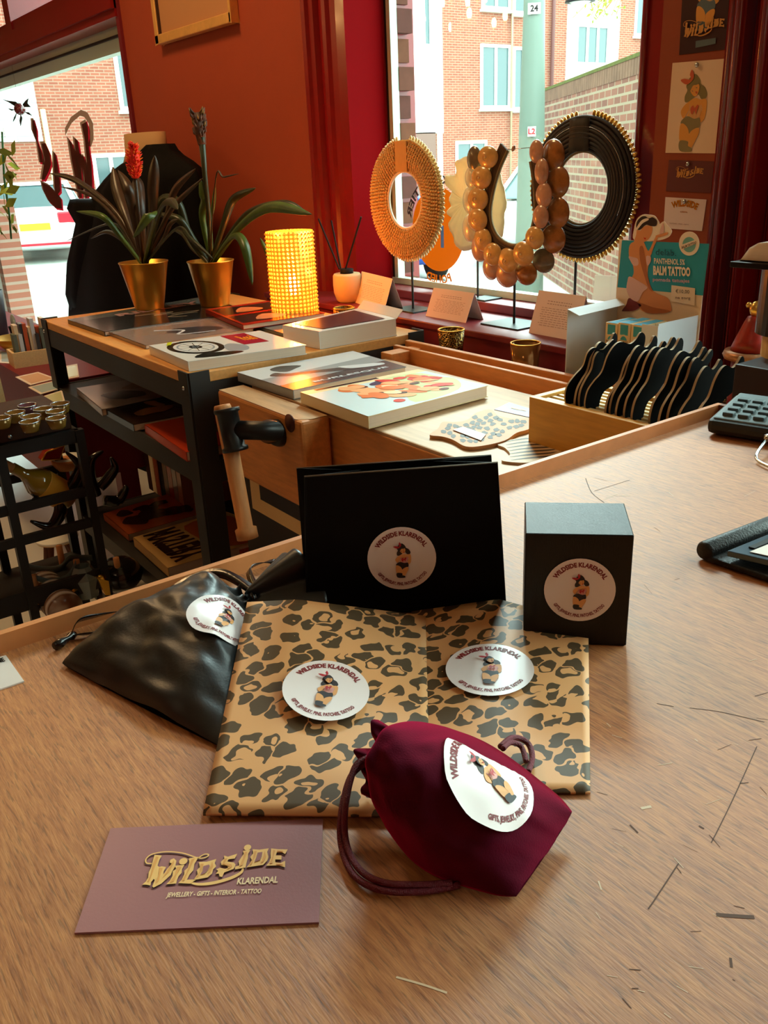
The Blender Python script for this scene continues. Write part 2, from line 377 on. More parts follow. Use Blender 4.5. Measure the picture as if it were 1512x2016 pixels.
M['chrome'] = mat('chrome', rgb(190, 200, 205), 0.2, metal=1.0)
M['bench'] = mat('bench_beech', rgb(206, 132, 66), 0.55, var=0.16, vscale=14, stretch=(1, 7, 7), bump=0.2, bscale=60)
M['benchtop'] = mat('bench_top_pale', rgb(182, 144, 104), 0.55, var=0.16, vscale=12, stretch=(1, 7, 1))  # paler and greyer than the bench sides
M['pine'] = mat('pine_board', rgb(214, 150, 78), 0.5, var=0.1, vscale=18, stretch=(1, 6, 6))
M['ash'] = mat('pale_wood', rgb(226, 190, 130), 0.55, var=0.08, vscale=22, stretch=(1, 8, 8))
M['yellowwood'] = mat('honey_wood', rgb(222, 160, 62), 0.5, var=0.09, vscale=20, stretch=(1, 9, 9))
M['dowel'] = mat('dowel_wood', rgb(190, 124, 68), 0.6, var=0.12, vscale=30, stretch=(6, 6, 1))
M['iron'] = mat('cast_iron', rgb(42, 40, 38), 0.38, metal=0.6)
M['leopard'] = leopard()
# ------------------------------------------------------------------ the room
GY = 1.72       # glass of the front windows
WY = 1.59       # inner face of the window wall
def S(mb, name, m=None, **k): return mb.build(name, kind='structure', **k)
S(MB().box((-9, -3.2, -0.1), (2.0, 1.62, 0.0), M['floor']), 'floor')
S(MB().box((-9, -3.2, 3.15), (2.0, 2.0, 3.25), M['ceil']), 'ceiling')
S(MB().box((-9, -3.3, 0), (2.0, -3.2, 3.15), M['inner']), 'wall_back')
S(MB().box((2.0, -3.2, 0), (2.1, 1.72, 3.15), M['inner']), 'wall_right')
S(MB().box((-9.1, -3.2, 0), (-9.0, 1.7, 3.15), M['inner']), 'wall_left')
XL0 = P(625, 300, 'y', WY).x            # where the right window's casing begins
XR = P(768, 300, 'y', GY).x             # window reveal
XW1 = P(1281, 400, 'y', GY).x           # right edge of the glass
lw_r = P(250, 131, 'y', WY).x           # right edge of left window
zhead = P(228, 36, 'y', WY).z
XLL = -8.2
# russet pier between the windows
b = MB(); b.box((lw_r, WY, 0), (XL0 + 0.01, GY + 0.10, 3.15), M['wall']); S(b, 'wall_front')
b = MB(); b.box((XL0, WY, 0), (2.0, GY + 0.1, 0.80), M['redd']); b.box((XL0, WY, 2.78), (2.0, GY + .1, 3.15), M['wall']); S(b, 'wall_front')
b = MB(); b.box((-9, WY, 0), (lw_r, GY + 0.1, 0.08), M['redledge']); b.box((-9, WY, 2.9), (lw_r, GY + .1, 3.15), M['wall']); b.box((-9, WY, 0), (XLL, GY + .1, 3.15), M['wall']); S(b, 'wall_front')
# casing of the right window, left side: mouldings in front of the wall, then the flat reveal
xa = XL0; xb = XR
b = MB(); prof = [(0, 0.0), (0, 0.028), (0.012, 0.034), (0.030, 0.034), (0.036, 0.024), (0.052, 0.020), (0.060, 0.004), (0.082, 0.004), (0.088, 0.018), (0.104, 0.022), (0.112, 0.030), (0.130, 0.030), (0.138, 0.020), (0.16, 0.016), (0.20, 0.014)]
sc_ = (xb - xa) / 0.20
pts = [(xa + u * sc_, WY - d) for u, d in prof]
for (x0, y0), (x1, y1) in zip(pts, pts[1:]): b.raw([(x0, y0, 0.9), (x1, y1, 0.9), (x1, y1, 2.85), (x0, y0, 2.85)], [(0, 1, 2, 3)], M['red'])
b.quad((xb, WY - 0.014, 0.9), (xb, GY - 0.012, 0.9), (xb, GY - 0.012, 2.85), (xb, WY - 0.014, 2.85), M['redm'])
b.quad((xa, WY, 0.9), (xa, WY - 0.0, 0.9), (xa, WY - 0.0, 2.85), (xa, WY, 2.85), M['red'])
b.box((xb - 0.05, GY - 0.012, 0.9), (xb + 0.002, GY + 0.1, 2.85), M['red'])
S(b, 'trim_1')
XW0 = XR + 0.004
def frame_rect(x0, x1, z0, z1, y0, y1, wd, m):
    b = MB(); b.box((x0, y0, z0), (x0 + wd, y1, z1), m); b.box((x1 - wd, y0, z0), (x1, y1, z1), m); b.box((x0, y0, z0), (x1, y1, z0 + wd), m); b.box((x0, y0, z1 - wd), (x1, y1, z1), m); return b
wn = S(MB().box((XW0, GY, 0.925), (XW1, GY + 0.004, 2.78), M['glass']), 'window_1')
fr = frame_rect(XW0, XW1, 0.925, 2.78, GY - 0.008, GY + 0.0, 0.006, M['gasket']); fr.build('window_gasket', wn)
fr = MB(); fr.box((XW0 + 0.007, GY - 0.006, 0.925), (XW0 + 0.024, GY + 0.02, 2.78), M['bead']); fr.box((XW0, GY - 0.012, 0.925), (XW1, GY + 0.02, 0.943), M['bead']); fr.build('window_frame', wn)
# right casing and the wall board that carries the cards
xb1 = P(1303, 60, 'y', WY).x; xb2 = P(1450, 60, 'y', WY).x
b = MB(); b.box((XW1, GY - 0.012, 0.84), (XW1 + 0.035, GY + 0.1, 2.85), M['redd']); b.box((XW1 + 0.03, WY + 0.03, 0.84), (xb1 - 0.004, GY + 0.1, 2.85), M['red'])
b.tube([(XW1 + 0.034, WY + 0.03, 0.84), (XW1 + 0.034, WY + 0.03, 2.85)], 0.008, M['red'])
S(b, 'trim_2')
M['board'] = mat('board_russet', rgb(140, 58, 22), 0.5, var=0.07, vscale=12)
S(MB().box((xb1, WY, 0.84), (xb2, GY + 0.1, 2.85), M['board']), 'wall_front')
b = MB(); x = xb2
for dx, d in ((0.00, 0.03), (0.022, 0.045), (0.05, 0.02), (0.075, 0.05), (0.10, 0.0)):
    b.box((x + dx, WY - d, 0.84), (x + dx + 0.024, WY + 0.05, 2.85), M['redd']); b.tube([(x + dx + 0.012, WY - d, 0.84), (x + dx + 0.012, WY - d, 2.85)], 0.008, M['redd'])
S(b, 'trim_3')
b = MB(); b.box((xb2 + 0.12, WY - 0.0, 0.80), (-0.60, GY + 0.1, 2.85), M['redd']); b.box((1.70, WY, 0.80), (2.0, GY + 0.1, 2.85), M['redd']); 
b.box((xb2 + 0.20, WY - 0.02, 0.84), (xb2 + 0.26, WY, 2.85), M['redd'])
S(b, 'wall_front')
S(MB().box((-0.60, GY, 0.84), (1.70, GY + 0.004, 2.80), M['glass']), 'window_3')
# sill: lower ledge, sill with nosing, back step
b = MB(); b.box((XL0 - 0.12, 1.285, 0.0), (2.0, WY, 0.84), M['redledge']); b.box((XL0 - 0.12, 1.43, 0.84), (xb1 - 0.06, GY, 0.885), M['redledge'])
b.box((XL0 - 0.12, 1.422, 0.883), (xb1 - 0.06, GY, 0.90), M['redledge']); b.box((XR, 1.63, 0.90), (XW1 + 0.03, GY, 0.924), M['redledge'])
S(b, 'sill_right', bevel=0.003)
# left window: head, transom, panes
b = MB(); zt = zhead
b.box((XLL, WY - 0.02, zt - 0.0), (lw_r, GY + 0.1, zt + 0.16), M['red']); b.box((XLL, WY - 0.035, zt + 0.03), (lw_r, WY, zt + 0.115), M['red'])
b.box((XLL, WY - 0.01, zt + 0.55), (lw_r, GY + 0.1, 3.1), M['red']); b.box((lw_r - 0.02, WY - 0.012, 0.08), (lw_r + 0.012, GY + 0.1, 3.1), M['redledge'])
for xx in (P(30, 60, 'y', WY).x,): b.box((xx - 0.05, WY - 0.03, zt + 0.1), (xx + 0.05, GY + 0.1, 2.9), M['red'])
b.box((XLL, WY - 0.01, 0.5), (XLL + 0.05, GY + .1, 2.9), M['red'])
S(b, 'trim_4')
b = MB(); b.box((XLL, GY - 0.05, zt - 0.10), (lw_r, GY, zt + 0.0), M['bead']); b.box((XLL, GY - 0.06, zt - 0.045), (lw_r, GY - 0.04, zt - 0.035), M['gasket']); S(b, 'trim_5')
wn2 = S(MB().box((XLL, GY, 0.08), (lw_r, GY + 0.004, 3.0), M['glass']), 'window_2')
# display ledge in the left window
LEY = 0.685; LEZ = 0.70
b = MB(); b.box((-8.9, LEY + 0.012, 0.37), (-2.72, 1.02, LEZ - 0.02), M['redledge']); b.box((-8.9, LEY, LEZ - 0.02), (-2.72, 1.03, LEZ), M['redledge']); b.box((-2.80, .90, 0), (-2.74, .96, .37), M['redledge']); b.box((-8.7, .9, 0), (-8.6, .96, .37), M['redledge']); S(b, 'sill_left')
# jagged brick edge outside the right window and brick pier outside the left one
b = MB(); x = P(786, 200, 'y', GY + 0.14).x; z = 0.5; k = 0
xo = XW0 - 0.012
random.seed(3); M['dmortar'] = mat('outer_mortar', rgb(96, 84, 76), .9)
while z < 3.0:
    wdt = 0.052 + (0.022 if k % 2 else 0.0) + random.uniform(-0.003, 0.003)
    b.box((xo - 0.25, GY + 0.02, z), (xo + wdt - .035, GY + 0.075, z + 0.062), mat('outer_brick_%d' % (k % 3), rgb(84 + 8 * (k % 3), 46 + 6 * (k % 3), 38), 0.9, var=0.12, vscale=30) if k < 3 else bpy.data.materials['outer_brick_%d' % (k % 3)]); b.box((xo - 0.25, GY + 0.024, z + 0.062), (xo + 0.008, GY + 0.070, z + 0.075), M['dmortar']); z += 0.075; k += 1
S(b, 'wall_outer')
# ------------------------------------------------------------------ outside
ZS = -0.35
S(MB().box((-40, GY + 0.35, ZS - 0.1), (25, 45, ZS), M['street']), 'ground_street')
S(MB().box((-40, -14, ZS - 0.1), (-9.2, GY + 0.35, ZS), M['street']), 'ground_street')
S(MB().box((-9, GY + 0.11, ZS), (2, GY + 0.35, ZS + 0.12), M['pave']), 'ground_kerb')
FX = -22.0
fac = thing('brick_building', 'red brick apartment building with white stucco strips across the street', 'building', (FX, 12, ZS))
b = MB(); b.box((FX - 6, -16, ZS), (FX, 38, 14), M['brick']); b.build('wall', fac)
M['pane'] = mat('dark_window_pane', rgb(70, 92, 96), 0.08, spec=0.8)
M['curtain'] = mat('net_curtain', rgb(180, 196, 200), 0.8)
def fwin(px0, py0, px1, py1, n=2, X=FX, parent=fac, fw=0.09, sillm=True, name='window'):
    a = P(px0, py0, 'x', X); c = P(px1, py1, 'x', X); y0, y1 = sorted((a.y, c.y)); z0, z1 = sorted((a.z, c.z))
    b = MB(); d = X + 0.05
    for k in range(n + 1):
        yy = y0 + (y1 - y0 - fw) * k / n; b.box((X - 0.02, yy, z0), (d, yy + fw, z1), M['white'])
    b.box((X - 0.02, y0 + fw, z0), (d - .002, y1 - fw, z0 + fw), M['white']); b.box((X - 0.02, y0 + fw, z1 - fw), (d - .002, y1 - fw, z1), M['white'])
    if sillm: b.box((X + .001, y0 - 0.05, z0 - 0.07), (X + 0.14, y1 + 0.05, z0), M['white'])
    w_ = b.build(name, parent); g = MB().box((X - 0.01, y0 + fw * .5, z0 + fw * .5), (X + 0.012, y1 - fw * .5, z1 - fw * .5), M['pane']); g.build('pane', w_)
    return w_
def fpanel(px0, py0, px1, py1, m, name, X=FX, dx=0.04, parent=fac):
    a = P(px0, py0, 'x', X); c = P(px1, py1, 'x', X); y0, y1 = sorted((a.y, c.y)); z0, z1 = sorted((a.z, c.z))
    return MB().box((X - 0.1, y0, z0), (X + dx, y1, z1), m).build(name, parent)
fpanel(790, -160, 872, 262, M['stucco'], 'stucco_panel'); M['recess'] = mat('dark_entrance', rgb(120, 92, 84), 0.8)
fpanel(860, 262, 872, 420, M['stucco'], 'stucco_panel'); fpanel(797, 262, 859, 420, M['recess'], 'entrance')
fwin(795, -60, 812, 88, 1, FX + 0.05); fwin(828, -60, 850, 94, 1, FX + 0.05)
fwin(945, 86, 1003, 214, 2); fwin(1009, 92, 1046, 217, 2)
fwin(947, -60, 1004, 22, 2); fwin(1010, -60, 1042, 30, 1)
fwin(896, 278, 957, 350, 2); 
fpanel(1123, -160, 1211, 190, M['stucco'], 'stucco_panel'); fwin(1134, 46, 1195, 130, 3, FX + 0.05)
fwin(1255, -60, 1295, 74, 2); fwin(1251, 124, 1292, 150, 2)
dp = P(1088, 100, 'x', FX + 0.1); MB().tube([(FX + 0.1, dp.y, ZS + .5), (FX + 0.1, dp.y, 11)], 0.06, mat('drainpipe_brown', rgb(110, 70, 68), 0.6)).build('drainpipe', fac)
dp = P(1008, 100, 'x', FX + 0.1); MB().tube([(FX + 0.1, dp.y, ZS + .5), (FX + 0.1, dp.y, 11)], 0.035, mat('downpipe_beige', rgb(170, 150, 124), 0.6)).build('downpipe', fac)
# what shows through the left window
fpanel(-60, 60, 84, 278, M['wbrick'], 'white_brick_panel'); fpanel(-60, 280, 42, 490, M['recess'], 'garage_opening')
fpanel(88, 215, 110, 400, mat('yellow_reflection', rgb(216, 206, 150), 0.8), 'reflection_strip')  # a pale yellow reflection, painted as a strip on the facade
fwin(213, 48, 262, 218, 1); fwin(178, 303, 262, 380, 2)
# low brick garden wall at the right
w1 = ray(1320, 300); w2 = ray(1066, 300); a = EYE + w1 * (7.2 / w1.dot(FW)); c = EYE + w2 * (12.6 / w2.dot(FW)); ztop = 2.02
L = V(c.x - a.x, c.y - a.y, 0); ln = L.length; ang = math.atan2(L.y, L.x)
gw = thing('garden_wall', 'tall weathered brick garden wall running away down the side street', 'wall', (0, 0, ZS))
bb = MB().box((-3, -0.12, 0), (ln, 0.12, ztop - ZS - 0.16), brick('garden_brick', rgb(140, 92, 74), rgb(112, 74, 62), rgb(146, 134, 112), 'y', 1.0, 0.24, 0.08, 0.012))
gw['_org'] = [0, 0, 0]; o1 = bb.build('brick_courses', gw); bb = MB(); 
k = -3.0
random.seed(5)
while k < ln: bb.box((k, -0.125, ztop - ZS - 0.16), (k + 0.085, 0.125, ztop - ZS + random.uniform(-.004, .004)), M['brickcap'] if 'brickcap' in M else M.setdefault('brickcap', mat('coping_brick', rgb(118, 90, 72), 0.9, var=0.2, vscale=6))); k += 0.095
bb.box((-3, -0.13, ztop - ZS - 0.02), (ln, 0.13, ztop - ZS + 0.012), mat('moss', rgb(86, 92, 40), 1.0, var=0.2, vscale=20)); o2 = bb.build('coping', gw)
gw.location = (a.x, a.y, ZS); gw.rotation_euler = (0, 0, ang)
# lamp post
lp = ray(1046, 300); c = EYE + lp * (6.6 / lp.dot(FW)); b = MB(); zt = 6.5
pm = mat('galvanised_post', rgb(112, 132, 122), 0.5, var=0.04, vscale=4)
b.lathe([(0.125, 0), (0.11, 0.9), (0.095, 1.8), (0.062, 3.2), (0.05, zt - ZS)], (c.x, c.y, ZS), pm, 24); lpst = thing('street_lamp_post', 'pale grey-green steel lamp post on the pavement outside the glass', 'lamp post', (c.x, c.y, ZS)); b.build('post', lpst)
nrm = (EYE - c); nrm.z = 0; nrm.normalize(); sx = V(-nrm.y, nrm.x, 0)
def poststk(px, py, w_, h, txt, name, col, lab):
    q = P(px, py, 'y', c.y - 0.1); z = EYE.z + ray(px, py).z * (6.5 / ray(px, py).dot(FW)); r_ = 0.075 if z > 2.0 else 0.10
    o = V(c.x, c.y, z) + nrm * (r_ + 0.012); fn = flat(o, sx, V(0, 0, 1)); b = MB(); b.raw([fn(-w_, -h, 0), fn(w_, -h, 0), fn(w_, h, 0), fn(-w_, h, 0)], [(0, 1, 2, 3)], M['white']); 
    put_text(b, txt, fn, mat(name + '_ink', col, 0.6), 0.003, height=h * 1.1, y0=-h * .5, bold=0.03); b.build(name, lpst, label=lab)
poststk(1047, 31, 0.045, 0.035, '24', 'number_label', rgb(20, 20, 20), 'white number label')
poststk(1050, 259, 0.03, 0.034, 'L2', 'small_sticker', rgb(190, 30, 50), 'small white sticker with red print')
# hanging street lantern and twigs at the top right
q = P(1142, 4, 'x', -9.0); sl = thing('street_lantern', 'dark street lantern hood hanging high above the stucco strip', 'street lamp', (q.x, q.y, q.z))
MB().lathe([(0.20, 0), (0.19, 0.03), (0.06, 0.09), (0.04, 0.3), (0.0, 0.3)], q, M['black'], 20).build('hood', sl)
MB().lathe([(0.0, -0.03), (0.10, -0.02), (0.14, 0.0)], q, M['white'], 16).build('diffuser', sl)
MB().tube([q + V(0, 0, 0.3), q + V(0, 0, 3)], 0.03, M['black']).build('rod', sl)
tw = thing('tree_branch', 'sparse leafy tree branch hanging in at the top of the window', 'branch', P(1190, 10, 'x', -12.0))
b = MB(); bl = MB(); random.seed(11); lm = mat('bright_leaf', rgb(150, 168, 60), 0.6)
for k in range(16):
    p0 = P(1240, -30, 'x', -12.0); p1 = P(1125 + random.uniform(0, 90), random.uniform(-10, 40), 'x', -12.0 + random.uniform(-.5, .5)); mid = (p0 + p1) / 2 + V(0, 0, random.uniform(0, .25)); pa = crom([p0, mid, p1], 5); b.tube(pa, 0.008, M['dowel'], 5)
    for j in range(10):
        c_ = pa[random.randrange(2, len(pa))] + V(random.uniform(-.1, .1), random.uniform(-.15, .15), random.uniform(-.12, .08)); d1 = V(random.uniform(-1, 1), random.uniform(-1, 1), random.uniform(-1, .3)).normalized() * 0.06; d2 = d1.cross(V(.3, .8, .5)).normalized() * 0.025
        bl.raw([c_ - d1, c_ + d2, c_ + d1, c_ - d2], [(0, 1, 2, 3)], lm)
b.build('twigs', tw); bl.build('leaves', tw)
# ------------------------------------------------------------------ cars
M['carglass'] = mat('car_glass', rgb(70, 100, 104), 0.05, spec=0.9); M['tyre'] = mat('tyre', rgb(28, 28, 28), 0.8); M['tail'] = mat('tail_light_red', rgb(200, 30, 50), 0.2); M['plate'] = mat('number_plate_yellow', rgb(226, 168, 40), 0.5); M['clear'] = mat('lamp_glass', rgb(215, 225, 230), 0.15)
def car(name, label, paint, loc, rot, H=1.45, rear=True):
    c = thing(name, label, 'car', (0, 0, 0))
    st = [(-2.15, .62, .42, .78), (-2.1, .80, .30, .98), (-1.7, .87, .22, 1.02), (-.9, .89, .2, .98), (0, .9, .2, .95), (.9, .89, .2, .93), (1.5, .87, .22, .84), (2.0, .80, .28, .72), (2.15, .62, .4, .6)]
    def sec(x, hw, z0, z1, n=20):
        out = []
        for k in range(n):
            a = 2 * math.pi * k / n; ca, sa = math.cos(a), math.sin(a)
            out.append(V(x, hw * math.copysign(abs(ca) ** .35, ca), (z0 + z1) / 2 + (z1 - z0) / 2 * math.copysign(abs(sa) ** .45, sa)))
        return out
    secs = [sec(*s_) for s_ in st]; vs = sum(secs, []); n = 20; fs = [(i * n + k, i * n + (k + 1) % n, (i + 1) * n + (k + 1) % n, (i + 1) * n + k) for i in range(len(secs) - 1) for k in range(n)]
    fs += [tuple(range(n)), tuple(range((len(secs) - 1) * n, len(secs) * n))]
    MB().raw(vs, fs, paint, True).build('body', c)
    def ring(x0, x1, hw, z, k=0): return [V(x0, -hw, z), V(x1, -hw, z), V(x1, hw, z), V(x0, hw, z)]
    b = MB(); b.hexa(ring(-1.15, .35, .60, H - .04), ring(-1.85, 1.15, .78, .92), M['carglass']); b.build('windows', c, bevel=0.05)
    b = MB(); b.hexa(ring(-1.18, .38, .62, H), ring(-1.22, .44, .64, H - .06), paint)
    for sy in (-1, 1):
        for (xa, xb_) in ((-1.17, -1.88), (-.35, -.38), (.37, 1.18)):
            b.hexa([V(xa - .05, sy * .62, H - .03), V(xa + .05, sy * .62, H - .03), V(xa + .05, sy * .57, H - .03), V(xa - .05, sy * .57, H - .03)], [V(xb_ - .06, sy * .82, .92), V(xb_ + .06, sy * .82, .92), V(xb_ + .06, sy * .76, .92), V(xb_ - .06, sy * .76, .92)], paint)
    b.build('roof', c, bevel=0.02)
    for x in (-1.35, 1.35):
        for y in (-.82, .82):
            MB().lathe([(.2, -.1), (.3, -.1), (.33, -.06), (.33, .06), (.3, .1), (.2, .1)], (x, y, .33), M['tyre'], 24, axis=(0, 1, 0)).lathe([(0, -.08), (.2, -.07), (.2, .07), (0, .08)], (x, y, .33), M['chrome'], 16, axis=(0, 1, 0)).build('wheel', c)
    for sy in (-1, 1):
        MB().box((-2.16, sy * .62 - .2, .72), (-1.98, sy * .62 + .2, .92), M['tail']).build('tail_light', c, bevel=.03)
        MB().box((1.95, sy * .6 - .18, .58), (2.12, sy * .6 + .18, .70), M['clear']).build('headlight', c, bevel=.03)
        MB().box((.5, sy * .98 - .1, .95), (.62, sy * .98 + .08, 1.08), paint).build('mirror', c, bevel=.02)
    MB().box((-2.20, -.27, .62), (-2.14, .27, .74), M['plate']).build('number_plate', c)
    MB().box((-2.17, -.7, .34), (-2.05, .7, .38), M['tail']).build('reflector', c)
    c.location = loc; c.rotation_euler = (0, 0, rot); return c
pw = mat('car_paint_white', rgb(226, 232, 234), 0.25, coat=.5); pb = mat('car_paint_blue', rgb(30, 84, 190), 0.25, coat=.5)
q = P(108, 512, 'z', ZS); car('parked_car', 'white car seen from behind through the left window', pw, (q.x - 1.4, q.y + .3, ZS), math.radians(160))
q = P(872, 566, 'z', ZS); car('parked_car', 'blue car behind the round woven necklaces outside', pb, (q.x - 2.3, q.y + 0.2, ZS), math.radians(-20))
q = P(1010, 524, 'z', ZS); car('parked_car', 'white car behind the lamp post, seen through the shell collar', pw, (q.x - 0.6, q.y + 1.9, ZS), math.radians(-70), H=1.62)
def transl(n, c):
    t = NT(n); t.b.inputs['Base Color'].default_value = (*c, 1); t.b.inputs['Roughness'].default_value = .5; tr = t.add('ShaderNodeBsdfTranslucent'); tr.inputs[0].default_value = (*c, 1); mx = t.add('ShaderNodeMixShader'); mx.inputs[0].default_value = .5
    t.link(t.b.outputs[0], mx.inputs[1]); t.link(tr.outputs[0], mx.inputs[2]); t.link(mx.outputs[0], t.out.inputs[0]); return t.m
# ------------------------------------------------------------------ round decal on the glass, and painted lettering on the left window
M['dorange'] = transl('decal_orange', rgb(150, 62, 2)); M['dblue'] = mat('decal_blue', rgb(60, 110, 200), 0.5); M['dgrey'] = mat('decal_ink', rgb(60, 66, 90), 0.5)
o = P(862, 452, 'y', GY - 0.003); R_ = 0.118; fn = flat(o, (-1, 0, 0), (0, 0, 1)); fn2 = (lambda f: (lambda x, y, w_: f(x, y, 0) + V(0, -w_, 0)))(fn)
b = MB(); b.raw([fn2(R_ * math.cos(a), R_ * math.sin(a), .0002) for a in [2 * math.pi * k / 48 for k in range(48)]], [tuple(range(48))], M['dorange'])
arc_text(b, 'MODEKWARTIER', fn2, M['dgrey'], R_ * 1.08, 0.022, 2.7, True, .0003); arc_text(b, 'POLIED', fn2, M['dorange'], R_ * 1.30, 0.024, 0.8, False, .0003)
for sx_ in (-.02, .025):
    b.raw([fn2(sx_ + .008 * math.cos(a), .03 + .012 * math.sin(a), .0006) for a in [k * .5236 for k in range(12)]], [tuple(range(12))], M['dblue']); b.raw([fn2(sx_ - .007, -.05, .0006), fn2(sx_ + .007, -.05, .0006), fn2(sx_ + .007, .012, .0006), fn2(sx_ - .007, .012, .0006)], [(0, 1, 2, 3)], M['dblue'])
b.build('window_decal', label='round orange sticker with mirrored lettering on the window glass behind the woven ring', cat='sticker', weld=False)
M['lred'] = transl('lettering_red', rgb(130, 8, 20)); M['lbrown'] = transl('lettering_edge_brown', rgb(92, 56, 38))
def winpoly(b, pts, m, off):
    vs = [P(x, y, 'y', GY - 0.002 - off) for x, y in pts]; b.raw(vs, [tuple(range(len(vs)))], m)
Z1 = lambda L: [(x * 260 / 1191., 180 + y * 440 / 2016.) for x, y in L]
b = MB()
sw = Z1([(590, 400), (585, 330), (640, 230), (730, 165), (790, 190), (840, 290), (845, 430), (820, 500), (790, 490), (810, 420), (800, 290), (760, 230), (720, 220), (650, 280), (610, 350)]); winpoly(b, sw, M['lbrown'], 0)
for st in ([(600, 400), (650, 470), (700, 640), (730, 800), (740, 960), (700, 960), (670, 800), (630, 600)], [(655, 400), (700, 440), (720, 560), (735, 700), (745, 860), (720, 880), (690, 700), (665, 520)], [(720, 280), (770, 250), (795, 330), (800, 500), (825, 660), (835, 860), (790, 860), (770, 640), (750, 420)], [(715, 560), (750, 570), (790, 700), (800, 880), (790, 960), (750, 960), (745, 760), (730, 660)]):
    s2 = Z1(st); winpoly(b, s2, M['lbrown'], 0.0005); winpoly(b, [(x + 3.5, y + 4) for x, y in s2], M['lred'], 0.0002)
b.build('window_lettering', label='mirrored painted letter W with a curl on the left window', cat='window lettering', weld=False)
b = MB()
for st in ([(275, 240), (300, 240), (330, 340), (335, 440), (380, 560), (390, 640), (350, 640), (320, 440), (280, 340)], [(360, 450), (400, 450), (450, 560), (460, 660), (440, 720), (400, 800), (360, 790), (390, 600)], [(470, 530), (500, 560), (520, 660), (540, 800), (545, 900), (510, 940), (480, 860), (470, 640)], [(360, 800), (430, 830), (500, 900), (550, 960), (560, 1060), (500, 1050), (430, 980), (380, 880)]):
    s2 = Z1(st); winpoly(b, s2, M['lbrown'], 0.0005); winpoly(b, [(x + 3, y + 4) for x, y in s2], M['lred'], 0.0002)
b.build('window_lettering', label='mirrored painted letters left of the curl on the left window', cat='window lettering', weld=False)
# ------------------------------------------------------------------ counter
CZ = 1.05; RX0 = -0.480; RX1 = -0.475; RH = 0.0115; RY = 0.749
ct = thing('shop_counter', 'long wooden shop counter with scratched plywood top and raised edge', 'counter', (0.2, 0, 0))
b = MB(); b.box((RX1, -0.62, CZ - 0.018), (1.0, RY, CZ), M['counter']); top = b.build('counter_top', ct)
b = MB(); b.box((RX0, -0.62, CZ - 0.02), (RX1, RY + 0.006, CZ + RH), M['rim']); b.box((RX1, RY, CZ - 0.02), (1.0, RY + 0.006, CZ + RH), M['rimdark']); b.build('edge_strip', ct)
b = MB(); b.box((RX0 - 0.016, -0.62, CZ - 0.03), (RX0, 0.33, CZ - 0.002), M['rimdark']); b.build('side_moulding', ct)
b = MB(); b.box((RX0 + 0.01, -0.6, 0), (0.98, RY - 0.02, CZ - 0.018), M['rimdark']); b.build('counter_body', ct)
# scratches worn into the top
b = MB(); random.seed(21)
sm = mat('scratch_dark', rgb(84, 52, 34), 0.7); sl_ = mat('scratch_light', rgb(206, 180, 150), 0.6)
def scr(pts, wd, m): stroke(b, [tuple(P(x, y, 'z', CZ)[:2]) for x, y in pts], wd, lambda x, y, w_: V(x, y, CZ + w_), m, .00012, 4)
scr([(1410, 1801), (1450, 1804), (1485, 1806)], .0016, sm); scr([(1358, 1394), (1420, 1402), (1505, 1422)], .0004, sm); scr([(1490, 1470), (1440, 1580), (1400, 1660)], .0004, sm); scr([(1336, 1700), (1290, 1770), (1276, 1790)], .0005, sm)
scr([(1153, 942), (1165, 970), (1190, 990)], .0006, sm); scr([(1170, 967), (1240, 945)], .0005, sm); scr([(1262, 1592), (1282, 1588)], .0014, sl_); scr([(1376, 1626), (1386, 1632)], .0008, sm); scr([(1240, 1624), (1256, 1640)], .0007, sm)
scr([(780, 1924), (830, 1938), (880, 1955)], .0008, sl_); scr([(1178, 1735), (1184, 1752)], .0006, sl_); scr([(1438, 1886), (1440, 1905)], .0009, sm)
for k in range(60):
    x, y = random.uniform(1150, 1510), random.uniform(900, 2000); a = random.uniform(-.5, 1.0); l = random.uniform(6, 34); scr([(x, y), (x + l * math.cos(a) * .5, y + l * math.sin(a) * .5), (x + l * math.cos(a), y + l * math.sin(a))], random.uniform(.00015, .0004), random.choice((sm, sl_)))
b.build('scratches', top, kind='stuff', weld=False)
